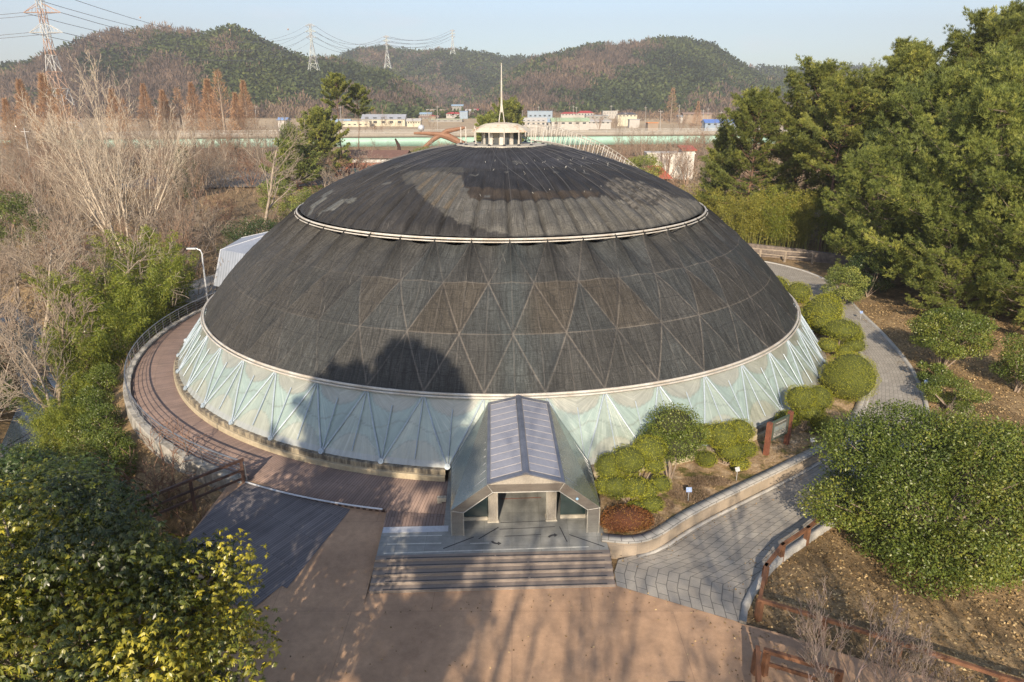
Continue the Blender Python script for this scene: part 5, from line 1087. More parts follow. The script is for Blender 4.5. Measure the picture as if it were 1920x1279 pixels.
for i in range(13):
    x = 29.8 + 1.95 * (i % 9) + (.9 if i >= 9 else 0); y = 87.5 - .65 * (i % 9) + (4.5 if i >= 9 else 0) + .7 * math.sin(i * 2.1)
    tree_obj('bamboo_clump', (B3, B4)[i % 3 == 2], G(x, y), i * .9, .86 + .17 * math.sin(i * 1.7 + .5), 'yellow-stemmed bamboo clump in the row under the pines behind the dome', 'bamboo', 'bamboo row behind the right of the dome')
tree_obj('bamboo_clump', B3, G(28.6, 99), 0, .9, 'pale green bamboo clump at the left end of the row by the dome edge', 'bamboo')
# --- foreground maple, brown bush, trees behind the viewer that throw the long shadows
PM = dict(n=[5, 5, 4, 3], kids=[7, 7, 5], start=[.25, .15, .2], ang=[.5, .5, .5], ratio=[.6, .55, .5], up=[.03, .12, .1, .05], wob=.07, rmin=.007, end=.3)
Tm = bare(61, 2.6, .05, PM, stems=7, lean=.75, mt=M['bark_plum'])
tree_obj('bare_maple', TP(Tm), (10.2, 16.0, -.75), 0, 1.12, 'leafless purple grey twiggy maple at the bottom right by the timber rails', 'tree')
tree_obj('bare_maple', TP(Tm), (12.6, 15.6, -.9), 2.2, .95, 'smaller leafless twiggy maple right of the larger one at the bottom edge', 'tree')
tree_obj('dry_shrub', TP(T_sh[1], 'stems', 'twigs'), (-17.6, 30.6, -2.6), 0, .9, 'dry red brown shrub hanging over the deck railing near the timber fence', 'shrub')
tree_obj('dry_shrub', TP(T_sh[1], 'stems', 'twigs'), (-15.6, 28.6, -3), 2, .62, 'dry brown shrub below the dark timber fence', 'shrub')
tree_obj('dry_shrub', TP(T_sh[0], 'stems', 'twigs'), (26.3, 36.6, -1), 2, .4, 'small dry twiggy shrub between path kerb and dome-shaped hedge', 'shrub')
for i, (x, y, h, cr_, bs, lb) in enumerate([(-11.3, -6, 25.1, 2.3, .77, 'tallest pine behind the viewpoint whose shadow peaks on the dome'), (-14.7, -6.5, 23.9, 2.6, .8, 'pine behind the viewpoint shading the skirt far left of the porch'), (-7.2, -5.5, 19.0, 1.9, .42, 'lower pine behind the viewpoint shading the left of the landing'), (-13.4, -8, 23.4, 2.2, .82, 'thin pine behind the viewpoint between two taller ones'), (-9.6, -5, 24.0, 1.9, .77, 'narrow pine behind the viewpoint right of the tallest one')]):
    tree_obj('pine_tree', pine('p', 30 + i, h, cr_ * 1.25, bs, 52, 12, ln=.34, wd=.12, k=8, lean=.0, trunk_r=.2, shape='cone', flat=.6), (x, y, -.8), i * 1.7, 1, lb, 'tree')
T_sh2 = bare(71, 15, .2, PB, stems=2, lean=.25, mt=bp)
for i, (x, y, s_, lb) in enumerate([(1.6, -9.5, 1.0, 'bare tree behind the viewpoint with twig shadows on the right of the plaza'), (6.2, -8.5, 1.15, 'bare tree behind the viewpoint with a shadow across the grey path'), (-4.2, -10, 1.2, 'bare tree behind the viewpoint with thin trunk shadows on the steps'), (-6.6, -11.5, 1.25, 'bare tree behind the viewpoint with branching shadows on the plaza'), (15, -8, 1.1, 'bare tree behind the viewpoint shading the leaf slope')]):
    tree_obj('bare_tree', TP(T_sh2), (x, y, -.8), i * 1.4, s_, lb, 'tree')

# ------------------------------------------------------------------ deck wall, railings, fences
t = NT('stained_white_wall'); obj = t.coords('Object', (1.5, 1.5, .5)); a = t.noise(obj, 1.4, 6, .7)
c = t.ramp(a, (.35, (.18, .165, .14)), (.55, (.36, .345, .31)), (.8, (.46, .44, .41))); t.bump(a, .3, .04); M['wwall'] = t.fin(c, .9, 0, .2)
m = MB(); n = 90; A0, A1 = -26.6, -105; prof = [(27.02, -.1), (27.02, .14), (27.42, .14), (27.46, .05), (27.52, -3.9)]
rings = [[m.v(PT(r_, A0 + (A1 - A0) * i / n, z_ + (.03 * math.sin(i * 1.7) if z_ > 0 else 0))) for i in range(n + 1)] for r_, z_ in prof]
for i in range(4):
    for k in range(n): m.F.append([rings[i][k], rings[i][k + 1], rings[i + 1][k + 1], rings[i + 1][k]])
m.F.append([rings[i][0] for i in range(5)])
tag(m.build('deck_wall', M['wwall']), 'stained white curved retaining wall carrying the steel railing of the deck', 'retaining wall')
rl = tag(empty('deck_railing', PT(27.25, -60, .14)), 'curved grey steel railing along the outer edge of the red brown deck', 'railing')
AR = np.linspace(-26.6, -105, 90)
for zz, rt, nm in ((1.12, .04, 'top_rail'), (.92, .014, 'rail'), (.72, .014, 'rail'), (.52, .014, 'rail'), (.32, .014, 'rail')):
    m = MB(); P = [PT(27.2, a, zz) for a in AR]
    if nm == 'top_rail': P = [PT(27.2, -26.3, .1), PT(27.2, -26.35, .98)] + P
    m.tube(P, rt, 6); child(m.build(nm, M['steel_dk']), rl)
for i in range(28): a = -27.4 - 77 * i / 27; m = MB(); m.tube([PT(27.2, a, .1), PT(27.2, a, 1.1)], .022, 5); child(m.build('post', M['steel_dk']), rl)
def fence(name, pts, h, mt, label, cat='fence', rails=(1.0, .62, .3), pw=.09, rw=(.05, .12), ends=True, posts=None, th=None):
    f = tag(empty(name, pts[0]), label, cat)
    for p in (posts or pts): m = MB(); m.box((p[0], p[1], p[2] + h / 2 - .15), (pw * 2, pw * 2, h + .3), .4); child(m.build('post', mt), f)
    for rz_ in rails:
        for a, b in zip(pts[:-1], pts[1:]):
            a, b = np.array(a, float), np.array(b, float); d = unit(b - a); sd = np.array([-d[1], d[0], 0]) * rw[0] / 2; up = np.array([0, 0, rw[1] / 2]); zz = np.array([0, 0, h * rz_ + (.03 if rz_ == rails[0] else 0)])
            A_ = [a - d * .12 + zz + s1 * sd * (2.2 if rz_ == rails[0] else 1) + s2 * up for s1, s2 in ((-1, -1), (1, -1), (1, 1), (-1, 1))]; B_ = [q + (b - a) + d * .24 for q in A_]
            m = MB(); ia = [m.v(q) for q in A_]; ib = [m.v(q) for q in B_]; m.F += [ia[::-1], ib] + [[ia[k], ia[(k + 1) % 4], ib[(k + 1) % 4], ib[k]] for k in range(4)]; child(m.build('beam', mt), f)
    return f
fence('timber_fence', [(-12.95, 28.95, -.05), (-14.6, 27.2, -.1), (-16.2, 25.4, -.15)], 1.25, M['wood_dark'], 'dark brown timber fence at the corner of the weathered ramp', rails=(1, .6, .25), pw=.075)
fence('timber_fence', [(15.0, 27.2, -.6), (12.75, 25.15, -.6), (11.2, 23.95, -.6), (10.05, 22.6, -.6), (9.15, 20.7, -.6)], .62, M['wood_rail'], 'low orange brown timber rail following the outer kerb of the grey path', rails=(1,), rw=(.06, .13))
fence('timber_fence', [(9.15, 20.6, -.6), (11.1, 19.7, -.65), (13.2, 18.6, -.7), (15.8, 17.2, -.75), (18.5, 16.0, -.8)], .62, M['wood_rail'], 'low orange brown timber rail behind the twiggy maple', rails=(1,), rw=(.06, .13))
fence('timber_fence', [(8.05, 17.85, -.6), (7.55, 16.2, -.6)], .95, M['wood_rail'], 'timber rail at the bottom edge running towards the viewer', rails=(1, .5), rw=(.06, .14))
fence('timber_fence', [(8.35, 17.8, -.6), (10.3, 16.9, -.6)], .95, M['wood_rail'], 'timber rail at the bottom edge running right under the maple twigs', rails=(1, .5), rw=(.06, .14))
fence('rustic_fence', [(27.5, 82.5, -.2), (29.9, 81.2, -.2), (32.4, 79.8, -.2), (35.0, 78.2, -.1)], 1.1, M['bark_pale'], 'pale rustic rail fence at the far bend behind the dome', rails=(1, .5))
m = MB(); pts = [(24, 87.6), (29, 84.6), (34, 81.0), (38.5, 77), (41, 73)]
for a, b in zip(pts[:-1], pts[1:]):
    d = unit(np.array([b[0] - a[0], b[1] - a[1]])); q = np.array([-d[1], d[0]]) * .3; m.prism([a - q, b - q, b + q, a + q], -.6, 1.0)
tag(m.build('stone_wall', mat('dark_rough_stone', (.22, .18, .15), (.1, .085, .075), 2.5, .95, bump=.8)), 'rough dark stone retaining wall below the bamboo row', 'stone wall')
# lamp post
lp = tag(empty('street_lamp', (-28.9, 62.5, -.3)), 'pale curved-neck street lamp in front of the metal shed', 'street lamp')
m = MB(); m.tube([(-28.9, 62.5, -.4), (-28.8, 62.5, 3.5), (-28.75, 62.5, 4.2), (-28.85, 62.5, 4.55), (-29.2, 62.5, 4.72)], [.09, .07, .07, .06, .05], 8); child(m.build('pole', M['galv']), lp)
m = MB(); m.box((-29.65, 62.5, 4.72), (.85, .26, .12)); child(m.build('lamp_head', M['galv']), lp)
# metal shed behind the left flank
sd_ = tag(empty('metal_shed', (-25.5, 66, -.3)), 'pale blue grey metal-clad pavilion with hipped faceted roof behind the left of the dome', 'shed')
t = NT('pale_cladding'); v = t.coords('Object', (.72, .72, .0)); wv = t.n('ShaderNodeTexWave'); wv.inputs['Scale'].default_value = 1.4; t.l(v, wv.inputs[0]); o = t.noise(t.coords('Object'), 1, 4)
c = t.ramp(wv.outputs[0], (.0, (.16, .18, .21)), (.08, (.27, .30, .35)), (1, (.30, .33, .38))); c = t.mix(.3, c, t.ramp(o, (.3, .35), (.7, .65)), 'OVERLAY'); M['clad'] = t.fin(c, .45, .2, .4)
Bz, Ez, Tz = 1.0, 4.05, 5.25
c0 = [(-28.4, 63.2), (-21.0, 59.0), (-18.0, 68), (-24, 73.5), (-28.6, 70)]; c1 = [(-27.4, 66.3)] + [(-23.0, 63.5), (-20.5, 68), (-23, 71), (-26, 69.8)]
e0 = [(-28.2, 65.3), (-21.5, 61.0), (-17, 68), (-24, 74.5), (-28.5, 71.5)]
m = MB()
for i in range(5):
    j = (i + 1) % 5; m.poly([(*c0[i], Bz), (*c0[j], Bz), (*e0[j], Ez), (*e0[i], Ez)])
child(m.build('wall', M['clad']), sd_)
tp_ = [(-23.6, 68.6), (-22.4, 68.0), (-21.6, 69.5), (-22.8, 70.4), (-23.8, 69.8)]; m = MB()
for i in range(5): j = (i + 1) % 5; m.poly([(*e0[i], Ez), (*e0[j], Ez), (*tp_[j], Tz), (*tp_[i], Tz)])
m.poly([(*p, Tz) for p in tp_]); child(m.build('roof', mat('pale_roof', (.30, .33, .39), (.25, .28, .33), .7, .5, .2, .4, 0)), sd_)
m = MB()
for i in range(5):
    j = (i + 1) % 5; a = [(p[0] * .97 - .76 * 0 - .7, p[1] * 1.0) for p in (c0[i], c0[j])]; m.poly([(*a[0], -.6), (*a[1], -.6), (*a[1], Bz), (*a[0], Bz)])
child(m.build('dark_base', M['black']), sd_)
m = MB()
for i in range(5): m.tube([(*c0[i], Bz), (*e0[i], Ez), (*tp_[i], Tz)], .05, 5)
child(m.build('edge_trim', M['galv']), sd_)
# notice board
nb_ = tag(empty('notice_board', (13.9, 32.2, 0)), 'garden notice board with picture and pale text between two red brown posts', 'notice board')
pa, pb = np.array([13.25, 31.75]), np.array([14.75, 32.9])
for p, h in ((pa, 1.85), (pb, 1.95)): m = MB(); m.box((p[0], p[1], h / 2), (.22, .22, h), .65); child(m.build('post', mat('red_brown_post', (.20, .075, .045), (.13, .05, .03), 3, .7)), nb_)
d = unit(pb - pa); nn = np.array([d[1], -d[0]])
def pq(u_, z_, off=0): p = pa + d * u_ + nn * off; return (p[0], p[1], z_)
Lb = np.hypot(*(pb - pa)); m = MB(); m.slab([pq(.18, .75), pq(Lb - .16, .75), pq(Lb - .16, 1.85), pq(.18, 1.85)], (nn[0] * .06, nn[1] * .06, 0)); pnl = m.build('panel', mat('board_green', (.07, .10, .075), None, 3, .5, bump=0)); child(pnl, nb_)
m = MB(); m.slab([pq(.30, .83, .064), pq(Lb - .28, .83, .064), pq(Lb - .28, 1.77, .064), pq(.30, 1.77, .064)], (nn[0] * .008, nn[1] * .008, 0)); child(m.build('sheet', mat('board_sheet', (.12, .12, .105), None, 3, .5, bump=0)), pnl)
m = MB(); m.slab([pq(.36, 1.2, .076), pq(Lb - .45, 1.2, .076), pq(Lb - .45, 1.52, .076), pq(.36, 1.52, .076)], (nn[0] * .006, nn[1] * .006, 0)); child(m.build('picture', mat('board_picture', (.16, .22, .26), (.25, .24, .18), 9, .5, bump=0)), pnl)
m = MB()
for k, (a_, b_) in enumerate(((.5, .8), (.36, .9), (.36, .86), (.36, .9), (.4, .75))):
    z_ = (1.66, 1.12, 1.04, .96, .90)[k]
    u_ = a_
    while u_ < min(b_ + .55, Lb - .34): m.slab([pq(u_, z_, .076), pq(u_ + .05, z_, .076), pq(u_ + .05, z_ + .035, .076), pq(u_, z_ + .035, .076)], (nn[0] * .004, nn[1] * .004, 0)); u_ += .075
child(m.build('text_lines', mat('board_text', (.6, .6, .55), None, 3, .5, bump=0)), pnl)
def plant_label(x, y, z, col, label, h=.55, rz=0):
    o = tag(empty('plant_label', (x, y, z), rz), label, 'plant label'); m = MB(); m.tube([(0, 0, 0), (0, 0, h)], .014, 5); link('stake', m.build('tmp', M['galv']).data, o)
    bpy.data.objects.remove(bpy.data.objects['tmp']); m = MB(); m.slab([(-.13, -.05, h - .04), (.13, -.05, h - .04), (.13, .04, h + .14), (-.13, .04, h + .14)], (0, .01, .012)); x_ = m.build('tmp', col); link('plate', x_.data, o); bpy.data.objects.remove(x_)
bl = mat('blue_label', (.10, .18, .42), (.26, .33, .45), 12, .5, bump=0); wl = mat('white_label', (.28, .28, .275), (.5, .52, .55), 12, .5, bump=0)
plant_label(8.1, 27.3, .02, bl, 'blue and white plant label beside the round tree stems'); plant_label(10.9, 29.15, .02, wl, 'white plant label by the garden wall below the cloud-pruned shrub', rz=.4)
plant_label(15.8, 32.2, .02, wl, 'white plant label on the gravel right of the notice board'); plant_label(26.8, 40.9, -.3, bl, 'blue plant label beyond the kerb near the dome-shaped hedge', .6); plant_label(30.0, 56.2, -.2, bl, 'blue plant label in the shade beyond the path bend', .6)
m = MB(); m.tube([(.28 * math.cos(t_), 0, .28 * math.sin(t_)) for t_ in np.linspace(0, 2 * math.pi, 17)[:-1]], .07, 6, closed=True); fx = m.build('round_float', mat('orange_plastic', (.75, .12, .03), None, 3, .5, bump=0)); fx.location = (-37.2, 57.8, 1.9)
tag(fx, 'small round orange ring with a green middle hanging among bare branches', 'ring float'); m = MB(); m.lathe([(.2, -.03), (.2, .03)], (0, 0, 0), 12, True); gd = m.build('green_disc', mat('green_plastic', (.25, .45, .05), None, 3, .5, bump=0)); gd.rotation_euler = (R(90), 0, 0); gd.parent = fx
# ------------------------------------------------------------------ middle distance
def AT(px, py, Y):                           # point at forward distance Y seen along a sight line
    x = (px - 960) / 1280; y = (639.5 - py) / 1280; dy = math.cos(PITCH) + y * math.sin(PITCH); dz = -math.sin(PITCH) + y * math.cos(PITCH)
    return np.array([x / dy * Y, Y, CH + dz / dy * Y])
def pbr(name, c, rough=.7, **k): return mat(name, c, tuple(q * .85 for q in c), .6, rough, 0, .4, 0, **k)
# viaduct
VP = np.array([(-520, 188), (-400, 196), (-280, 206), (-157, 219), (-75, 232), (0, 243), (60, 252), (160, 262), (330, 275), (600, 290)], float); VP = resamp(VP, 90)
via = tag(empty('viaduct', (0, 243, -.3)), 'long road viaduct with pale green girder, concrete edge and white guard rails', 'viaduct')
def sweep(name, P, prof, mt, par):
    V = []; n = len(P); k = len(prof)
    for i, p in enumerate(P):
        d = P[min(i + 1, n - 1)] - P[max(i - 1, 0)]; d = d / np.hypot(*d); nr = np.array([-d[1], d[0]])
        for o_, z_ in prof: q = p + nr * o_; V.append((q[0], q[1], z_))
    F = [[i * k + j, (i + 1) * k + j, (i + 1) * k + (j + 1) % k, i * k + (j + 1) % k] for i in range(n - 1) for j in range(k)]
    return child(link(name, npmesh(name, V, F, mt)), par)
M['vcon'] = mat('viaduct_concrete', (.28, .25, .21), (.22, .2, .17), .4, .9, bump=0); M['girder'] = mat('pale_green_girder', (.30, .46, .39), (.24, .38, .32), .3, .5, bump=0)
sweep('road_slab', VP, [(-1.2, 7.2), (-1.2, 8.35), (-.9, 8.35), (-.9, 7.6), (11, 7.6), (11, 8.3), (11.3, 8.3), (11.3, 7.2)], M['vcon'], via)
sweep('girder', VP[30:], [(-.9, 4.3), (-.9, 7.18), (-.5, 7.18), (-.5, 4.3)], M['girder'], via); sweep('girder', VP[:30], [(-.9, 6.2), (-.9, 7.18), (-.5, 7.18), (-.5, 6.2)], M['girder'], via)
sweep('girder_shadow_side', VP, [(10.0, 4.9), (10.0, 7.18), (10.4, 7.18), (10.4, 4.9)], M['girder'], via)
M['rail_w'] = pbr('white_guard_rail', (.42, .41, .38))
for o_, z_ in ((-1.05, 9.1), (-1.05, 8.75), (11.15, 9.1), (5, 8.55)): sweep('guard_rail', VP, [(o_ - .05, z_ - .07), (o_ - .05, z_ + .07), (o_ + .05, z_ + .07), (o_ + .05, z_ - .07)], M['rail_w'], via)
for i in range(20, 82, 1):
    p = VP[i]; m = MB(); m.box((p[0], p[1] - 1.0, 8.7), (.16, .12, .8)); child(m.build('rail_post', M['rail_w']), via)
for i in range(4, 88, 6):
    p = VP[i]; m = MB(); m.box((p[0], p[1] + 5, 2.0), (2.2, 6, 5.6 if i > 30 else 6.2), .2); child(m.build('pier', M['vcon']), via)
# bank and field sheets
M['field'] = mat('straw_field', (.42, .32, .20), (.32, .245, .155), .02, .95, bump=0); M['road'] = mat('far_asphalt', (.16, .155, .15), None, .1, .9, bump=0)
def sheet(name, pts, z, mt): m = MB(); m.poly([(p[0], p[1], z) for p in pts]); return tag(m.build(name, mt), kind='structure')
def gsheet(name, x0, x1, y0, y1, dz, mt, f=lambda x: 0):
    xs = np.linspace(x0, x1, 60); V = []; ny = 24
    for x_ in xs:
        for k in range(ny): y_ = y0 + (y1 - y0) * k / (ny - 1) + f(x_); V.append((x_, y_, float(terr(x_, y_)) + dz))
    tag(link(name, npmesh(name, V, gridfaces_open(60, ny)[:, ::-1], mt)), kind='structure')
gsheet('field', -420, 330, 385, 600, .35, M['field']); gsheet('road', -500, 500, 330, 345, .3, M['road'], lambda x: 8 * math.sin(x * .004))
sheet('road', [(-90, 150), (-30, 160), (-28, 215), (-95, 205)], .05, M['road'])
# brick house
def house(name, x, y, w, d, h, rz, wall, roof, label, cat='house', rh=1.6, kind='gable', wins=(), eave=.4, z=-.3, extra=None, roofth=.12):
    o = tag(empty(name, (x, y, z), rz), label, cat); m = MB(); m.box((0, 0, h / 2), (w, d, h)); wl_ = link('wall', m.build('t', wall).data, o); bpy.data.objects.remove(bpy.data.objects['t'])
    m = MB()
    if kind == 'gable':
        m.V = []; 
        for s_ in (-1, 1): m.slab([(-w / 2 - eave, s_ * (d / 2 + eave), h - .1), (w / 2 + eave, s_ * (d / 2 + eave), h - .1), (w / 2 + eave, 0, h + rh), (-w / 2 - eave, 0, h + rh)], (0, 0, roofth))
        g = MB(); g.prism([(-w / 2 + .02, -d / 2 + .02), (w / 2 - .02, -d / 2 + .02), (w / 2 - .02, d / 2 - .02), (-w / 2 + .02, d / 2 - .02)], h - .05, h)
        for s_ in (-1, 1): g.slab([(s_ * (w / 2 - .04), -d / 2, h), (s_ * (w / 2 - .04), d / 2, h), (s_ * (w / 2 - .04), 0, h + rh - .05)], (.03, 0, 0))
        link('gable_wall', g.build('t', wall).data, o); bpy.data.objects.remove(bpy.data.objects['t'])
    elif kind == 'hip':
        a = [(-w / 2 - eave, -d / 2 - eave, h), (w / 2 + eave, -d / 2 - eave, h), (w / 2 + eave, d / 2 + eave, h), (-w / 2 - eave, d / 2 + eave, h)]; b = [(-w / 2 + d * .4, 0, h + rh), (w / 2 - d * .4, 0, h + rh)]
        ia = [m.v(p) for p in a]; ib = [m.v(p) for p in b]; m.F += [ia[::-1], [ia[0], ia[1], ib[1], ib[0]], [ia[1], ia[2], ib[1]], [ia[2], ia[3], ib[0], ib[1]], [ia[3], ia[0], ib[0]]]
    elif kind == 'arch':
        n = 10; ps = [(math.cos(math.pi * k / n) * -d / 2, math.sin(math.pi * k / n) * rh) for k in range(n + 1)]
        L_ = [m.v((-w / 2, p[0], h + p[1])) for p in ps]; R_ = [m.v((w / 2, p[0], h + p[1])) for p in ps]; m.F += [L_, R_[::-1]] + [[L_[k], L_[k + 1], R_[k + 1], R_[k]] for k in range(n)]
    else: m.box((0, 0, h + .12), (w + eave, d + eave, .25))
    link('roof', m.build('t', roof).data, o); bpy.data.objects.remove(bpy.data.objects['t'])
    for wx, wz, ww, wh in wins: m = MB(); m.box((wx, -d / 2 - .02, wz), (ww, .08, wh)); link('window', m.build('t', M['win']).data, o); bpy.data.objects.remove(bpy.data.objects['t'])
    return o
brick = brickmat('red_brick', (.27, .10, .065), (.21, .08, .055), (.2, .15, .12), 1, 1, coords='Object', bw=1.2, rh=.4, ms=.04)
roofbr = mat('brown_roof', (.17, .095, .075), (.12, .07, .055), 1, .8, bump=.1)
bh = house('brick_house', -35.2, 185, 15, 9, 4.9, -.05, brick, roofbr, 'red brick house with brown pitched roof and white lattice band left of the dome top', rh=1.5, wins=[(-5.2, 1.2, 1.9, 1.6), (-1.5, 2.6, .8, .7), (3.2, 1.6, 2, 1.4)], eave=.9)
m = MB(); m.box((0, -4.56, 4.25), (15.1, .1, 1.15)); band = link('white_band', m.build('t', pbr('white_band', (.5, .48, .46))).data, bh); bpy.data.objects.remove(bpy.data.objects['t'])
m = MB()
for k in range(10): m.tube([(-7.3 + k * 1.4, -4.63, 3.72), (-5.95 + k * 1.4, -4.63, 4.8)], .03, 4)
link('lattice', m.build('t', M['steel_dk']).data, bh); bpy.data.objects.remove(bpy.data.objects['t'])
m = MB(); m.box((-5.2, -4.60, 1.25), (2.3, .06, 2.0)); m2 = pbr('white_frame', (.7, .72, .66)); link('window_frame', m.build('t', m2).data, bh); bpy.data.objects.remove(bpy.data.objects['t'])
m = MB(); m.box((-5.2, -4.66, 1.75), (1.9, .05, .7)); m.box((-5.7, -4.66, .8), (.8, .05, .7)); m.box((-4.7, -4.66, .8), (.8, .05, .7)); link('window_pane', m.build('t', pbr('pale_green_pane', (.3, .5, .42), .2)).data, bh); bpy.data.objects.remove(bpy.data.objects['t'])
m = MB(); m.box((0, 0, .8), (4.4, .2, 1.6)); o = m.build('low_wall', pbr('low_wall_grey', (.42, .38, .33))); o.location = (-45.3, 184.5, -.4); tag(o, 'short pale garden wall left of the red brick house', 'wall')
# car
car = tag(empty('parked_car', (-44.8, 181, -.3), .1), 'dark parked car with red tail lamps below the brick house', 'car'); dk = mat('dark_car_paint', (.03, .03, .035), None, 1, .25, 0, .6, 0)
def ch(nm, m, mt, par): o = m.build('t', mt); x_ = link(nm, o.data, par); bpy.data.objects.remove(o); return x_
m = MB(); m.prism([(-.92, -2.2), (.92, -2.2), (.92, 2.2), (-.92, 2.2)], .35, .95); m.box((0, 0, .9), (1.8, 4.2, .25), 0, .95); ch('body', m, dk, car)
m = MB(); m.box((0, .0, 1.25), (1.6, 2.5, .55), 0, .8); ch('cabin', m, M['win'], car); m = MB(); m.box((0, 0, 1.55), (1.28, 1.9, .06)); ch('roof', m, dk, car)
for sx in (-1, 1):
    m = MB(); m.box((sx * .7, -2.22, .82), (.36, .06, .2)); ch('tail_lamp', m, pbr('red_lamp', (.5, .02, .02), .3), car)
    for sy in (-1.35, 1.35): m = MB(); m.tube([(sx * .82, sy, .33), (sx * .95, sy, .33)], .33, 14); ch('wheel', m, M['black'], car)
m = MB(); m.box((0, -2.23, .62), (.5, .04, .14)); ch('number_plate', m, wl, car)
# white building with red roof on the right
wb = pbr('white_render', (.58, .55, .50)); red = pbr('red_tile', (.35, .09, .055))
o = house('white_building', 39.6, 178, 11.5, 6, 6.2, -.05, wb, pbr('white_parapet', (.5, .48, .45)), 'white flat-roofed building with a small red-roofed stair tower right of the dome', rh=.3, kind='flat', eave=.5, z=-.3, wins=[(5.0, 4.9, .5, .7)])
m = MB(); m.box((4.2, -.5, 3.55), (2.9, 5.8, 7.3)); ch('stair_tower', m, wb, o); m = MB(); m.slab([(2.4, -3.9, 7.0), (6.1, -3.9, 7.0), (6.1, 2.9, 7.7), (2.4, 2.9, 7.7)], (0, 0, .2)); ch('tower_roof', m, red, o)
m = MB(); m.slab([(-6.5, -8, .6), (0, -8, .6), (-2.5, -3.1, 3.2), (-6.5, -3.1, 3.2)], (0, 0, .15)); ch('lean_to_roof', m, red, o)
# sculpture: rust brown arch figure with silver ball
sc_ = tag(empty('arch_sculpture', (-33, 222, -.3)), 'rust brown arched sculpture balancing a large silver ball in front of the viaduct', 'sculpture'); rust = mat('rust_brown', (.24, .125, .075), (.18, .09, .05), .5, .7, bump=.1)
def A3(px, py, Y=222): return AT(px, py, Y)
m = MB(); m.tube([A3(770, 300), A3(790, 281), A3(812, 262), A3(838, 246), A3(868, 240), A3(872, 239)], [.4, .5, .7, .7, .5, .25], 8); m.tube([A3(776, 250), A3(800, 250), A3(822, 252), A3(840, 256), A3(862, 267), A3(885, 277), A3(905, 290)], [.35, .55, .75, 1.1, .9, 1.0, .6], 8); child(m.build('arch_limb', rust), sc_)
m = MB(); m.tube([A3(741, 260), A3(747, 272), A3(750, 290), A3(750, 308)], [.25, .55, .7, .7], 8); child(m.build('arch_leg', rust), sc_)
m = MB(); b0 = A3(789.5, 240); m.lathe([(1.0 * math.sin(math.pi * k / 12) + .001, -1.0 * math.cos(math.pi * k / 12)) for k in range(13)], tuple(b0), 24); child(m.build('silver_ball', M['galv'], smooth=True), sc_)
# poles
def pole(px, pyt, pyb, Y, label, r=.16, grp='utility poles on the plain'):
    a, b = AT(px, pyt, Y), AT(px, pyb, Y); m = MB(); m.tube([(b[0], b[1], min(b[2], 0)), (a[0], a[1], a[2])], [r, r * .7], 6); o = tag(empty('utility_pole', (b[0], b[1], 0)), label, 'utility pole', grp); child(m.build('pole', pbr_pole), o)
    m = MB(); m.box((a[0], a[1], a[2] - .8), (2.0, .15, .15)); child(m.build('crossarm', pbr_pole), o)
pbr_pole = pbr('grey_concrete_pole', (.36, .34, .32))
for px, a_, b_, Y, lb in ((638, 198, 222, 380, 'utility pole just left of the tall thin pines'), (820, 198, 232, 420, 'utility pole in front of the village houses left of the mast'), (980, 198, 235, 520, 'utility pole right behind the dark layered pine'), (1010, 199, 222, 560, 'utility pole in front of the pale blue block'), (1075, 198, 228, 480, 'utility pole left of the red-roofed houses'), (1081, 200, 232, 520, 'thin utility pole beside the red-roofed houses'), (1146, 197, 222, 480, 'utility pole near the white low houses on the right'),
    (1158, 205, 225, 500, 'short utility pole beside the dark-roofed house'), (1173, 210, 232, 450, 'utility pole right of the dark-roofed house'), (1211, 200, 215, 520, 'utility pole against the orange hillside'), (1239, 206, 245, 330, 'tallest utility pole right of centre'), (1274, 196, 220, 420, 'utility pole beside the small dark evergreen'), (1319, 205, 236, 380, 'utility pole left of the blue roof'), (1328, 202, 222, 450, 'thin utility pole behind the blue roof'), (1353, 208, 232, 400, 'rightmost utility pole beside the pines'), (292, 200, 218, 330, 'short pole among the rust-coloured trees'), (478, 197, 220, 330, 'pale pole right of the rust-coloured trees'), (45, 240, 256, 160, 'small pole at the left edge above the road')):
    pole(px, a_, b_, Y, lb)
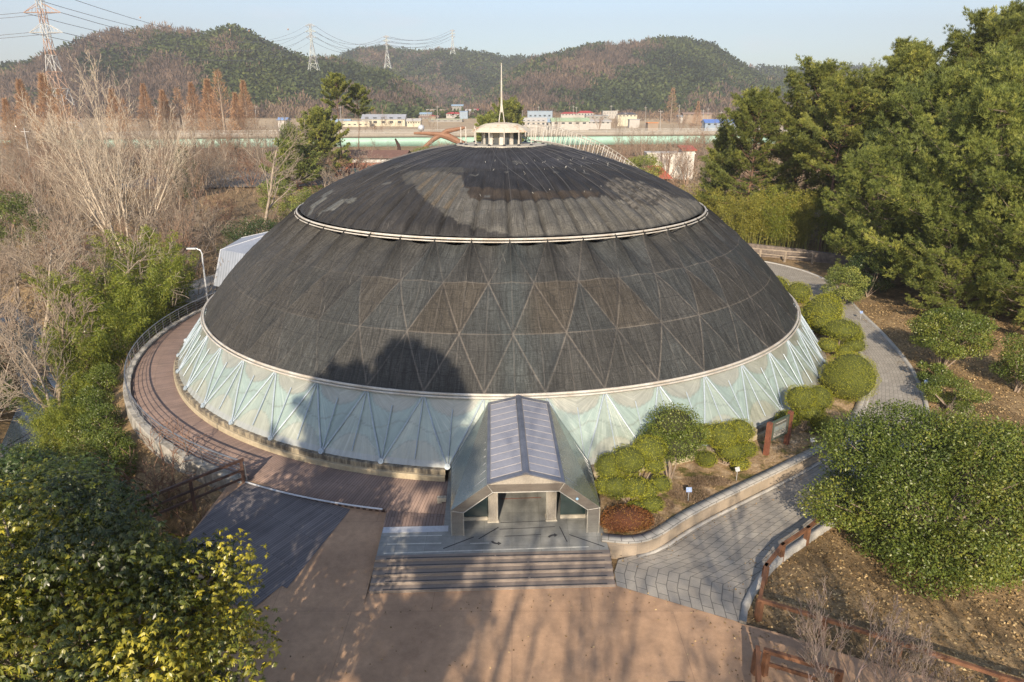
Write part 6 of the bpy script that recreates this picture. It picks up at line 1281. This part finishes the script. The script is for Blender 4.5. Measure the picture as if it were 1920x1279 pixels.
# village houses: (px centre, py base, width px, height px, Y, kind, wall, roof, label)
cw = pbr('cream_wall', (.50, .46, .35)); gw_ = pbr('grey_wall', (.26, .25, .23)); ww_ = pbr('white_wall', (.40, .38, .35)); bw_ = pbr('pale_blue_wall', (.25, .31, .38)); tw = pbr('tan_wall', (.26, .20, .15))
rr_ = pbr('red_roof', (.38, .06, .06)); br_ = pbr('blue_roof', (.2, .33, .6)); dr_ = pbr('dark_roof', (.08, .08, .1)); gr_ = pbr('grey_roof', (.30, .32, .36)); pg = pbr('pale_green_roof', (.32, .42, .28)); lb_ = pbr('light_blue_roof', (.27, .38, .5)); wr_ = pbr('white_roof', (.42, .41, .39)); br2 = pbr('faded_brown_roof', (.27, .19, .15)); bb = pbr('bright_blue_sheet', (.10, .19, .48))
HS = [(722, 237, 76, 20, 520, 'gable', cw, gr_, 'large cream warehouse with two rows of windows left of the mast'), (777, 234, 24, 10, 500, 'gable', cw, wr_, 'small cream gabled building right of the warehouse'), (668, 237, 52, 9, 505, 'flat', cw, gr_, 'low cream annex left of the warehouse'), (640, 234, 34, 9, 560, 'gable', gw_, lb_, 'grey building with pale blue roof behind the thin pines'), (533, 231, 16, 9, 430, 'gable', ww_, br_, 'small blue-roofed hut left of the round-topped tree'),
 (799, 218, 20, 6, 620, 'gable', ww_, lb_, 'house with light blue roof at the left end of the village'), (805, 224, 34, 6, 600, 'gable', gw_, br2, 'brown-roofed long house in the village'), (818, 211, 34, 5, 680, 'flat', tw, wr_, 'pale flat roof house at the back of the village'), (851, 219, 26, 8, 620, 'hip', ww_, rr_, 'red hip-roofed house in the middle of the village'), (812, 221, 12, 5, 590, 'hip', tw, rr_, 'small faded red-roofed house in the village'), (870, 219, 14, 9, 600, 'flat', bw_, br_, 'small blue block beside the red hip-roofed house'), (883, 213, 18, 7, 680, 'gable', ww_, wr_, 'white-roofed house behind the blue block'), (893, 210, 8, 5, 700, 'gable', ww_, rr_, 'tiny bright red-roofed house near the layered pine'), (858, 202, 20, 5, 760, 'gable', gw_, lb_, 'pale roofed house highest in the village'), (836, 228, 60, 4, 570, 'flat', gw_, pg, 'long low pale green fence-like shed in front of the village'),
 (1012, 222, 44, 12, 560, 'flat', bw_, lb_, 'pale blue two-storey block right of the mast'), (1000, 238, 46, 15, 430, 'gable', ww_, wr_, 'white greenhouse-like building behind the dome platform'), (1023, 235, 50, 9, 440, 'gable', ww_, lb_, 'building with pale blue roof beside the ladder rail top'), (1068, 236, 66, 13, 430, 'gable', ww_, pg, 'long shed with pale green roof above the ladder rail'), (1067, 218, 30, 7, 560, 'hip', ww_, rr_, 'left one of two red-roofed houses right of the mast'), (1097, 218, 28, 9, 570, 'hip', ww_, rr_, 'right one of two red-roofed houses right of the mast'), (1118, 223, 40, 6, 500, 'flat', gw_, bw_, 'low pale blue-topped building right of the red roofs'), (1121, 233, 44, 7, 460, 'gable', ww_, wr_, 'long white low greenhouse right of the green-roofed shed'), (1143, 214, 26, 5, 600, 'flat', ww_, wr_, 'small white flat-roofed house right of the poles'), (1175, 221, 34, 9, 520, 'hip', cw, dr_, 'cream house with dark hipped roof right of centre'), (1188, 232, 18, 7, 480, 'flat', ww_, gr_, 'small white outbuilding under the dark hipped roof'), (1282, 222, 22, 5, 560, 'gable', ww_, gr_, 'low grey-roofed hut near the small dark evergreen'), (1222, 236, 18, 5, 400, 'flat', tw, pbr('orange_sheet', (.6, .22, .06)), 'orange-covered stack at the roadside'), (1348, 238, 56, 12, 380, 'gable', bw_, bb, 'large bright blue-roofed shed at the foot of the right pines'), (1305, 218, 50, 6, 560, 'gable', tw, br2, 'dark maroon-roofed long shed on the right plain')]
for px, pb_, wp, hp, Y, kd, wl_, rf, lb in HS:
    b0 = AT(px, pb_, Y); w_ = wp / 1280 * Y; h_ = hp / 1280 * Y; z0 = b0[2]
    wn_ = []
    if wp > 18 and kd != 'arch': nw = 5; wn_ = [((k - (nw - 1) / 2) * w_ / (nw + .3), h_ * .38 + .0, w_ / 12, h_ * .2) for k in range(nw)] + ([((k - (nw - 1) / 2) * w_ / (nw + .3), h_ * .72, w_ / 12, h_ * .12) for k in range(nw)] if hp > 14 else [])
    o = house('house', b0[0], Y, w_, max(7, w_ * .4), h_ * (.62 if kd != 'flat' else 1), 0, wl_, rf, lb, 'building', rh=h_ * .38, kind=kd, z=z0, wins=wn_, eave=.5, roofth=.3)
    dz_ = max(.6, z0 - float(terr(b0[0], Y)) + .6); m = MB(); m.box((0, 0, -dz_ / 2), (w_, max(7, w_ * .4), dz_))
    if True: ch('foundation', m, wl_, o)
# rust-coloured dawn redwoods
def meta(seed, h, wd, n=8000):
    wd = wd * 1.9
    rg = np.random.default_rng(seed); f = rg.random(n) ** 1.25; a = rg.uniform(0, 6.28, n); R_ = wd * (1 - f) ** 1.05 * (.15 + .85 * rg.random(n) ** .6) * (1 + .22 * np.sin(f * 40 + a * 2)) + .05; P = np.stack([R_ * np.cos(a), R_ * np.sin(a), h * (.06 + .94 * f)], 1)
    D = np.stack([np.cos(a), np.sin(a), .9 + 0 * a], 1) + .3 * rg.normal(size=(n, 3)); V, F = leafquads(P, D, rand_dirs(rg, n), rg.uniform(.5, 1.3, n), .07)
    return [('trunk', segmesh('trunk', [((0, 0, -.5), (0, 0, h * .5), .35, .22), ((0, 0, h * .5), (.1, 0, h), .22, .04)], M['bark_grey'], 6)), ('crown', npmesh('crown', V, F, M['meta'], tint=rg.random(n)))]
MT = [meta(1, 24, 3.4), meta(2, 20, 2.8), meta(3, 17, 2.6, 1800)]
for i, (px, pt, Y, lb) in enumerate(((35, 150, 210, 'rust-coloured conical tree at the far left'), (78, 140, 225, 'second rust-coloured conical tree from the left edge'), (110, 165, 200, 'rust-coloured tree left of the red and white pylon'), (8, 185, 190, 'rust-coloured tree cut off by the left edge'), (208, 168, 235, 'rust-coloured tree behind the bare white-limbed tree'), (228, 185, 230, 'broad rust-coloured tree right behind the tall bare tree'), (267, 158, 250, 'slim rust-coloured tree with a straight spire'), (303, 170, 262, 'brownish thin conical tree between two rust-coloured ones'), (330, 165, 270, 'dull brown conical tree left of the brightest orange pair'), (357, 155, 262, 'pale rust-coloured tree just left of the brightest orange one'), (387, 150, 250, 'orange tree touching the tallest orange one on its left'), (407, 132, 245, 'tallest and brightest orange conical tree'), (455, 152, 268, 'thin brownish conical tree right of the orange trees'), (440, 175, 275, 'small brown conical tree at the right end of the orange row'), (1262, 165, 560, 'lone rust-coloured conical tree on the right plain'), (1310, 190, 520, 'small rust-coloured tree beside the right poles'))):
    tp_ = AT(px, pt, Y); s_ = (tp_[2]) / (24, 20, 17)[i % 3]; tree_obj('dawn_redwood', MT[i % 3], (tp_[0], Y, -.2), i, s_, lb, 'tree', 'rust-coloured conical trees')
# ------------------------------------------------------------------ pylons
def pylon(x, y, z, h, wb_, mt, label, arms, seg=9, r=.12, bend=.62, wt=None, pl_=None):
    o = tag(empty('power_pylon', (x, y, z)), label, 'pylon'); wt = wt or wb_ * .16
    def wd(f): return wb_ + (wt - wb_) * min(1, (f / bend)) ** .8
    m = [MB(), MB()]; zs = [h * (1 - (1 - k / seg) ** 1.25) for k in range(seg + 1)]
    for k in range(seg):
        a, b = wd(zs[k] / h) / 2, wd(zs[k + 1] / h) / 2; A_ = [(-a, -a), (a, -a), (a, a), (-a, a)]; B_ = [(-b, -b), (b, -b), (b, b), (-b, b)]; mm_ = m[k % 2]
        for i in range(4):
            j = (i + 1) % 4; mm_.tube([(*A_[i], zs[k]), (*B_[i], zs[k + 1])], r, 4); mm_.tube([(*A_[i], zs[k]), (*B_[j], zs[k + 1])], r * .6, 3); mm_.tube([(*A_[j], zs[k]), (*B_[i], zs[k + 1])], r * .6, 3); mm_.tube([(*B_[i], zs[k + 1]), (*B_[j], zs[k + 1])], r * .6, 3)
    for q, mb in enumerate(m): ch('lattice', mb, mt[q], o)
    ends = []
    for f, L_ in arms:
        mb = MB(); z_ = h * f; b = wd(f) / 2
        for s_ in (-1, 1):
            for yy in (-b, b): mb.tube([(s_ * b, yy, z_), (s_ * L_, 0, z_)], r * .8, 4); mb.tube([(s_ * b, yy, z_ + h * .045), (s_ * L_, 0, z_)], r * .8, 4)
            for k in range(1, 4): q = b + (L_ - b) * k / 4; mb.tube([(s_ * q, 0, z_), (s_ * (q - (L_ - b) / 8), 0, z_ + h * .045 * (1 - k / 4))], r * .5, 3)
            ends.append((x + s_ * L_, y, z + z_))
        ch('crossarm', mb, mt[int(f * 10) % 2], o)
    return ends
wp_ = pbr('pylon_white', (.5, .5, .49)); op_ = pbr('pylon_orange', (.42, .28, .21)); gp_ = pbr('pylon_pale', (.62, .66, .62))
pb0 = AT(128, 262, 250); E1 = pylon(AT(125, 250, 250)[0], 250, -.3, 58, 11, (op_, wp_), 'tall red and white lattice pylon at the upper left', [(.70, 5.6), (.805, 6.2), (.90, 6.4), (.985, 5.5)], seg=12, r=.13)
# hills
def hills(name, el, dist, foot, seed, az0, az1, n=150, nd=34, peak=.0, zb=-2):
    az_ = np.linspace(az0, az1, n); H_ = np.interp(az_, [q[0] for q in el], [q[1] for q in el]); T_ = np.linspace(0, 1.45, nd)
    V = []
    rg = np.random.default_rng(seed); ph = rg.uniform(0, 6, 8)
    for i, a in enumerate(az_):
        for tt in T_:
            d = foot + (dist - foot) * tt; s_ = sst(min(tt, 1)) ** .85 if tt <= 1 else 1 - .55 * sst((tt - 1) / .45)
            x = d * math.tan(R(a)); g = math.sin(x * .012 + ph[0] + 1.2 * math.sin(d * .006 + ph[1])) * .5 + math.sin(x * .031 + ph[2] + d * .008) * .3 + math.sin(x * .07 + d * .03 + ph[3]) * .15
            V.append((x, d, zb + (H_[i] * dist * (1 + .035 * math.sin(x * .021 + ph[4]) + .02 * math.sin(x * .055 + ph[5])) - zb) * s_ * (1 + .20 * g * 4 * tt * max(0, 1 - tt) * .9)))
    V = np.array(V); F = gridfaces_open(n, nd); o = tag(link(name, npmesh(name, V, F[:, ::-1], M['hill'], smooth=True)), kind='structure'); return V.reshape(n, nd, 3)
M['hill'] = mat('hill_floor', (.20, .13, .085), (.13, .09, .065), .02, .95, bump=0)
def elv(pts, drop):                          # skyline: direction (deg) and slope above eye level, minus tree height
    out_ = []
    for px, py in pts: x = (px - 960) / 1280; y = (639.5 - py) / 1280; dy = math.cos(PITCH) + y * math.sin(PITCH); dz = -math.sin(PITCH) + y * math.cos(PITCH); out_.append((math.degrees(math.atan(x / dy)), dz / dy - drop))
    return out_
HL = [('hill', elv([(-500, 150), (-200, 130), (0, 113), (60, 108), (130, 88), (200, 70), (250, 58), (300, 50), (360, 53), (430, 46), (470, 58), (520, 82), (570, 100), (640, 112), (720, 128), (780, 160), (830, 205), (900, 232)], -.001), 1050, 620, 3, -52, 0.5),
      ('hill', elv([(300, 150), (560, 118), (640, 100), (680, 90), (720, 93), (800, 98), (870, 95), (930, 108), (1000, 112), (1100, 130), (1200, 160), (1400, 190)], -.0005), 1900, 1150, 7, -30, 20),
      ('hill', elv([(860, 228), (900, 190), (960, 135), (1000, 115), (1050, 98), (1100, 85), (1150, 86), (1200, 80), (1250, 72), (1285, 72), (1330, 82), (1370, 105), (1410, 128), (1470, 150), (1540, 175), (1640, 200)], -.0005), 1400, 800, 11, -4.8, 30),
      ('hill', elv([(1250, 200), (1350, 140), (1420, 130), (1500, 134), (1600, 128), (1800, 140), (2100, 130), (2500, 150)], -.0005), 1900, 1300, 13, 11, 52)]
def forest(name, Vg, seed, n, f_pine, size, clear=None):
    rg = np.random.default_rng(seed); na_, nd_ = Vg.shape[:2]; u = rg.uniform(0, na_ - 1.001, n); v = rg.uniform(0, (nd_ - 1) * .76, n); i, j = u.astype(int), v.astype(int); fu, fv = (u - i)[:, None], (v - j)[:, None]
    P = Vg[i, j] * (1 - fu) * (1 - fv) + Vg[i + 1, j] * fu * (1 - fv) + Vg[i, j + 1] * (1 - fu) * fv + Vg[i + 1, j + 1] * fu * fv
    tt = v / (nd_ - 1) * 1.45; x = P[:, 0]; y = P[:, 1]
    noise_ = np.sin(x * .011 + 1.5 * np.sin(y * .009) + seed) + .7 * np.sin(x * .027 - y * .013 + seed * 2) + .5 * np.sin(x * .06 + y * .05) + .8 * rg.normal(size=n) * .5
    isP = noise_ + f_pine + 1.6 * (tt - .55) > .2
    if clear is not None: k = clear(P, rg); P, isP = P[k], isP[k]
    for nm, sel, mt_, kk in (('evergreen_forest', isP, M['far_pine'], 26), ('bare_forest', ~isP, M['far_bare'], 22)):
        Q = P[sel]; m_ = len(Q); s_ = size * rg.uniform(.55, 1.5, m_) * (1.12 if nm[0] == 'e' else .95)
        hgt_ = s_ * (1.15 if nm[0] == 'e' else 1.35); d = rand_dirs(rg, m_ * kk); c_ = np.repeat(Q + np.stack([0 * s_, 0 * s_, hgt_ * .55], 1), kk, 0); S_ = np.repeat(s_, kk)[:, None]
        rad = rg.random((m_ * kk, 1)) ** .35
        if nm[0] == 'e': pos = c_ + d * S_ * rad * [.5, .5, .42]; D = d * [1, 1, .3] + .4 * rg.normal(size=d.shape); ln, wd = S_[:, 0] * .34, S_[:, 0] * .20
        else: pos = c_ + d * S_ * rad * [.45, .45, .55] - [0, 0, 0]; D = d * .5 + rg.normal(size=d.shape) * .35 + [0, 0, .9]; ln, wd = S_[:, 0] * .5, S_[:, 0] * .085
        V, F = leafquads(pos, D, rand_dirs(rg, len(pos)) + [0, -.3, .6], ln, wd); tb = np.clip(np.repeat(rg.normal(.45, .2, m_) + .18 * np.sin(Q[:, 0] * .02 + Q[:, 1] * .017), kk) + rg.normal(0, .12, m_ * kk), 0, 1)
        tag(link(nm, npmesh(nm, V, F, mt_, tint=tb)), kind='stuff')
def noclear(P, rg): return np.ones(len(P), bool)
def clearing(P, rg): q = np.hypot((P[:, 0] + 118) / 75, (P[:, 1] - 960 - 30) / 260); return rg.random(len(P)) < np.clip(q * 1.3 - .4, .0, 1)
pars = [(10500, .35, 9, None), (9500, 1.3, 12, clearing), (11500, .75, 10, None), (5000, .5, 14, None)]
for k_, ((nm, el_, di, fo, sd2, a0_, a1_), (n_, fp, sz, cl_)) in enumerate(zip(HL, pars)):
    Vg = hills(nm, el_, di, fo, sd2, a0_, a1_); forest('forest', Vg, sd2, n_, fp, sz, cl_)
    if k_ == 0: VG0 = Vg
# far blue mountain
m = MB(); xs = np.linspace(900, 4200, 50); pk = np.array([max(0, 262 * math.exp(-((x - 2350) / 330) ** 2) + 200 * math.exp(-((x - 3500) / 600) ** 2)) for x in xs]); ids = [[m.v((x, 5200 + dy_, -5 + z_ * s_)) for x, z_ in zip(xs, pk)] for dy_, s_ in ((-900, 0), (-450, .55), (0, 1), (700, .3))]
for r0_, r1_ in zip(ids[:-1], ids[1:]):
    for i in range(49): m.F.append([r0_[i], r0_[i + 1], r1_[i + 1], r1_[i]])
tag(m.build('mountain', mat('far_mountain', (.06, .075, .05), None, .01, .95, bump=0), smooth=True), kind='structure')
# foot-of-hill scrub and hedgerows
brush('scrub_belt', (-620, 760), (560, 900), 26000, 15, M['far_bare'], (2.5, 6), .7, test=lambda x, y: (np.sin(x * .013) + np.sin(y * .03 + x * .006) > .1) & (np.abs(x + 90) > 70))
brush('roadside_scrub', (-420, 330), (275, 400), 16000, 16, M['brush'], (1.2, 3.2), .3, test=lambda x, y: np.sin(x * .03) + np.sin(y * .12 + x * .02) > .35)
# far pylons on the ridges and lines
far = []
for px, pt, pb_, Y, lb in ((588, 45, 122, 860, 'pale green lattice pylon standing on the left hill flank'), (727, 67, 120, 1000, 'pale lattice pylon left of the mast above the ridge'), (849, 56, 96, 1500, 'farthest white lattice pylon on the middle ridge')):
    a, b = AT(px, pt, Y), AT(px, pb_, Y); far.append(pylon(b[0], Y, b[2] - 6, a[2] - b[2] + 6, (a[2] - b[2]) * .26, (gp_, wp_), lb, [(.72, (a[2] - b[2]) * .14), (.84, (a[2] - b[2]) * .14), (.96, (a[2] - b[2]) * .13)], seg=8, r=.28 * Y / 1000))
wm = mat('cable', (.16, .16, .18), None, 1, .6, bump=0)
def cable(a, b, sag, r, label, ball=False):
    a, b = np.array(a), np.array(b); m = MB(); m.tube([a + (b - a) * f - np.array([0, 0, sag * 4 * f * (1 - f)]) for f in np.linspace(0, 1, 22)], r, 4); tag(m.build('power_cable', wm), label, 'power cable', 'power cables')
for k in range(6):
    arm_ = ('lowest left', 'lowest right', 'second left', 'second right', 'third left', 'third right')[k]
    cable(E1[k], far[0][k], 16, .09, arm_ + ' arm cable from the red and white pylon to the hill pylon')
    cable(E1[k], np.array(E1[k]) + [-260, -60, 4 - k], 9, .07, arm_ + ' arm cable leaving the red and white pylon to the left')
    cable(far[0][k], far[1][k], 14, .16, arm_ + ' arm cable between the two pylons left of the mast'); cable(far[1][k], far[2][k], 10, .2, arm_ + ' arm cable between the two pylons nearest the mast')
for i, (px, py, Y, lb) in enumerate(((263, 33, 400, 'red marker ball on the cable highest in the sky on the left'), (318, 49, 470, 'red marker ball just above the left hilltop'), (431, 56, 560, 'red marker ball over the right shoulder of the left hill'), (467, 58, 600, 'red marker ball next to the one over the hill shoulder'), (540, 55, 780, 'red marker ball left of the hill pylon'))):
    p = AT(px, py, Y); m = MB(); r_ = .0011 * Y; m.lathe([(r_ * math.sin(math.pi * k / 6) + .001, -r_ * math.cos(math.pi * k / 6)) for k in range(7)], tuple(p), 8); tag(m.build('marker_ball', op_), lb, 'marker ball', 'marker balls')
# ------------------------------------------------------------------ haze
m = MB(); m.box((0, 2600, 295), (13500, 5600, 620)); hz = m.build('haze', M['black'])
hm = bpy.data.materials.new('haze'); hm.use_nodes = True; nt = hm.node_tree; nt.nodes.clear(); ho = nt.nodes.new('ShaderNodeOutputMaterial'); pv = nt.nodes.new('ShaderNodeVolumePrincipled')
pv.inputs['Color'].default_value = (.88, .92, 1, 1); pv.inputs['Density'].default_value = .00022; pv.inputs['Anisotropy'].default_value = .1; nt.links.new(pv.outputs[0], ho.inputs['Volume'])
hz.data.materials.clear(); hz.data.materials.append(hm); tag(hz, kind='stuff')
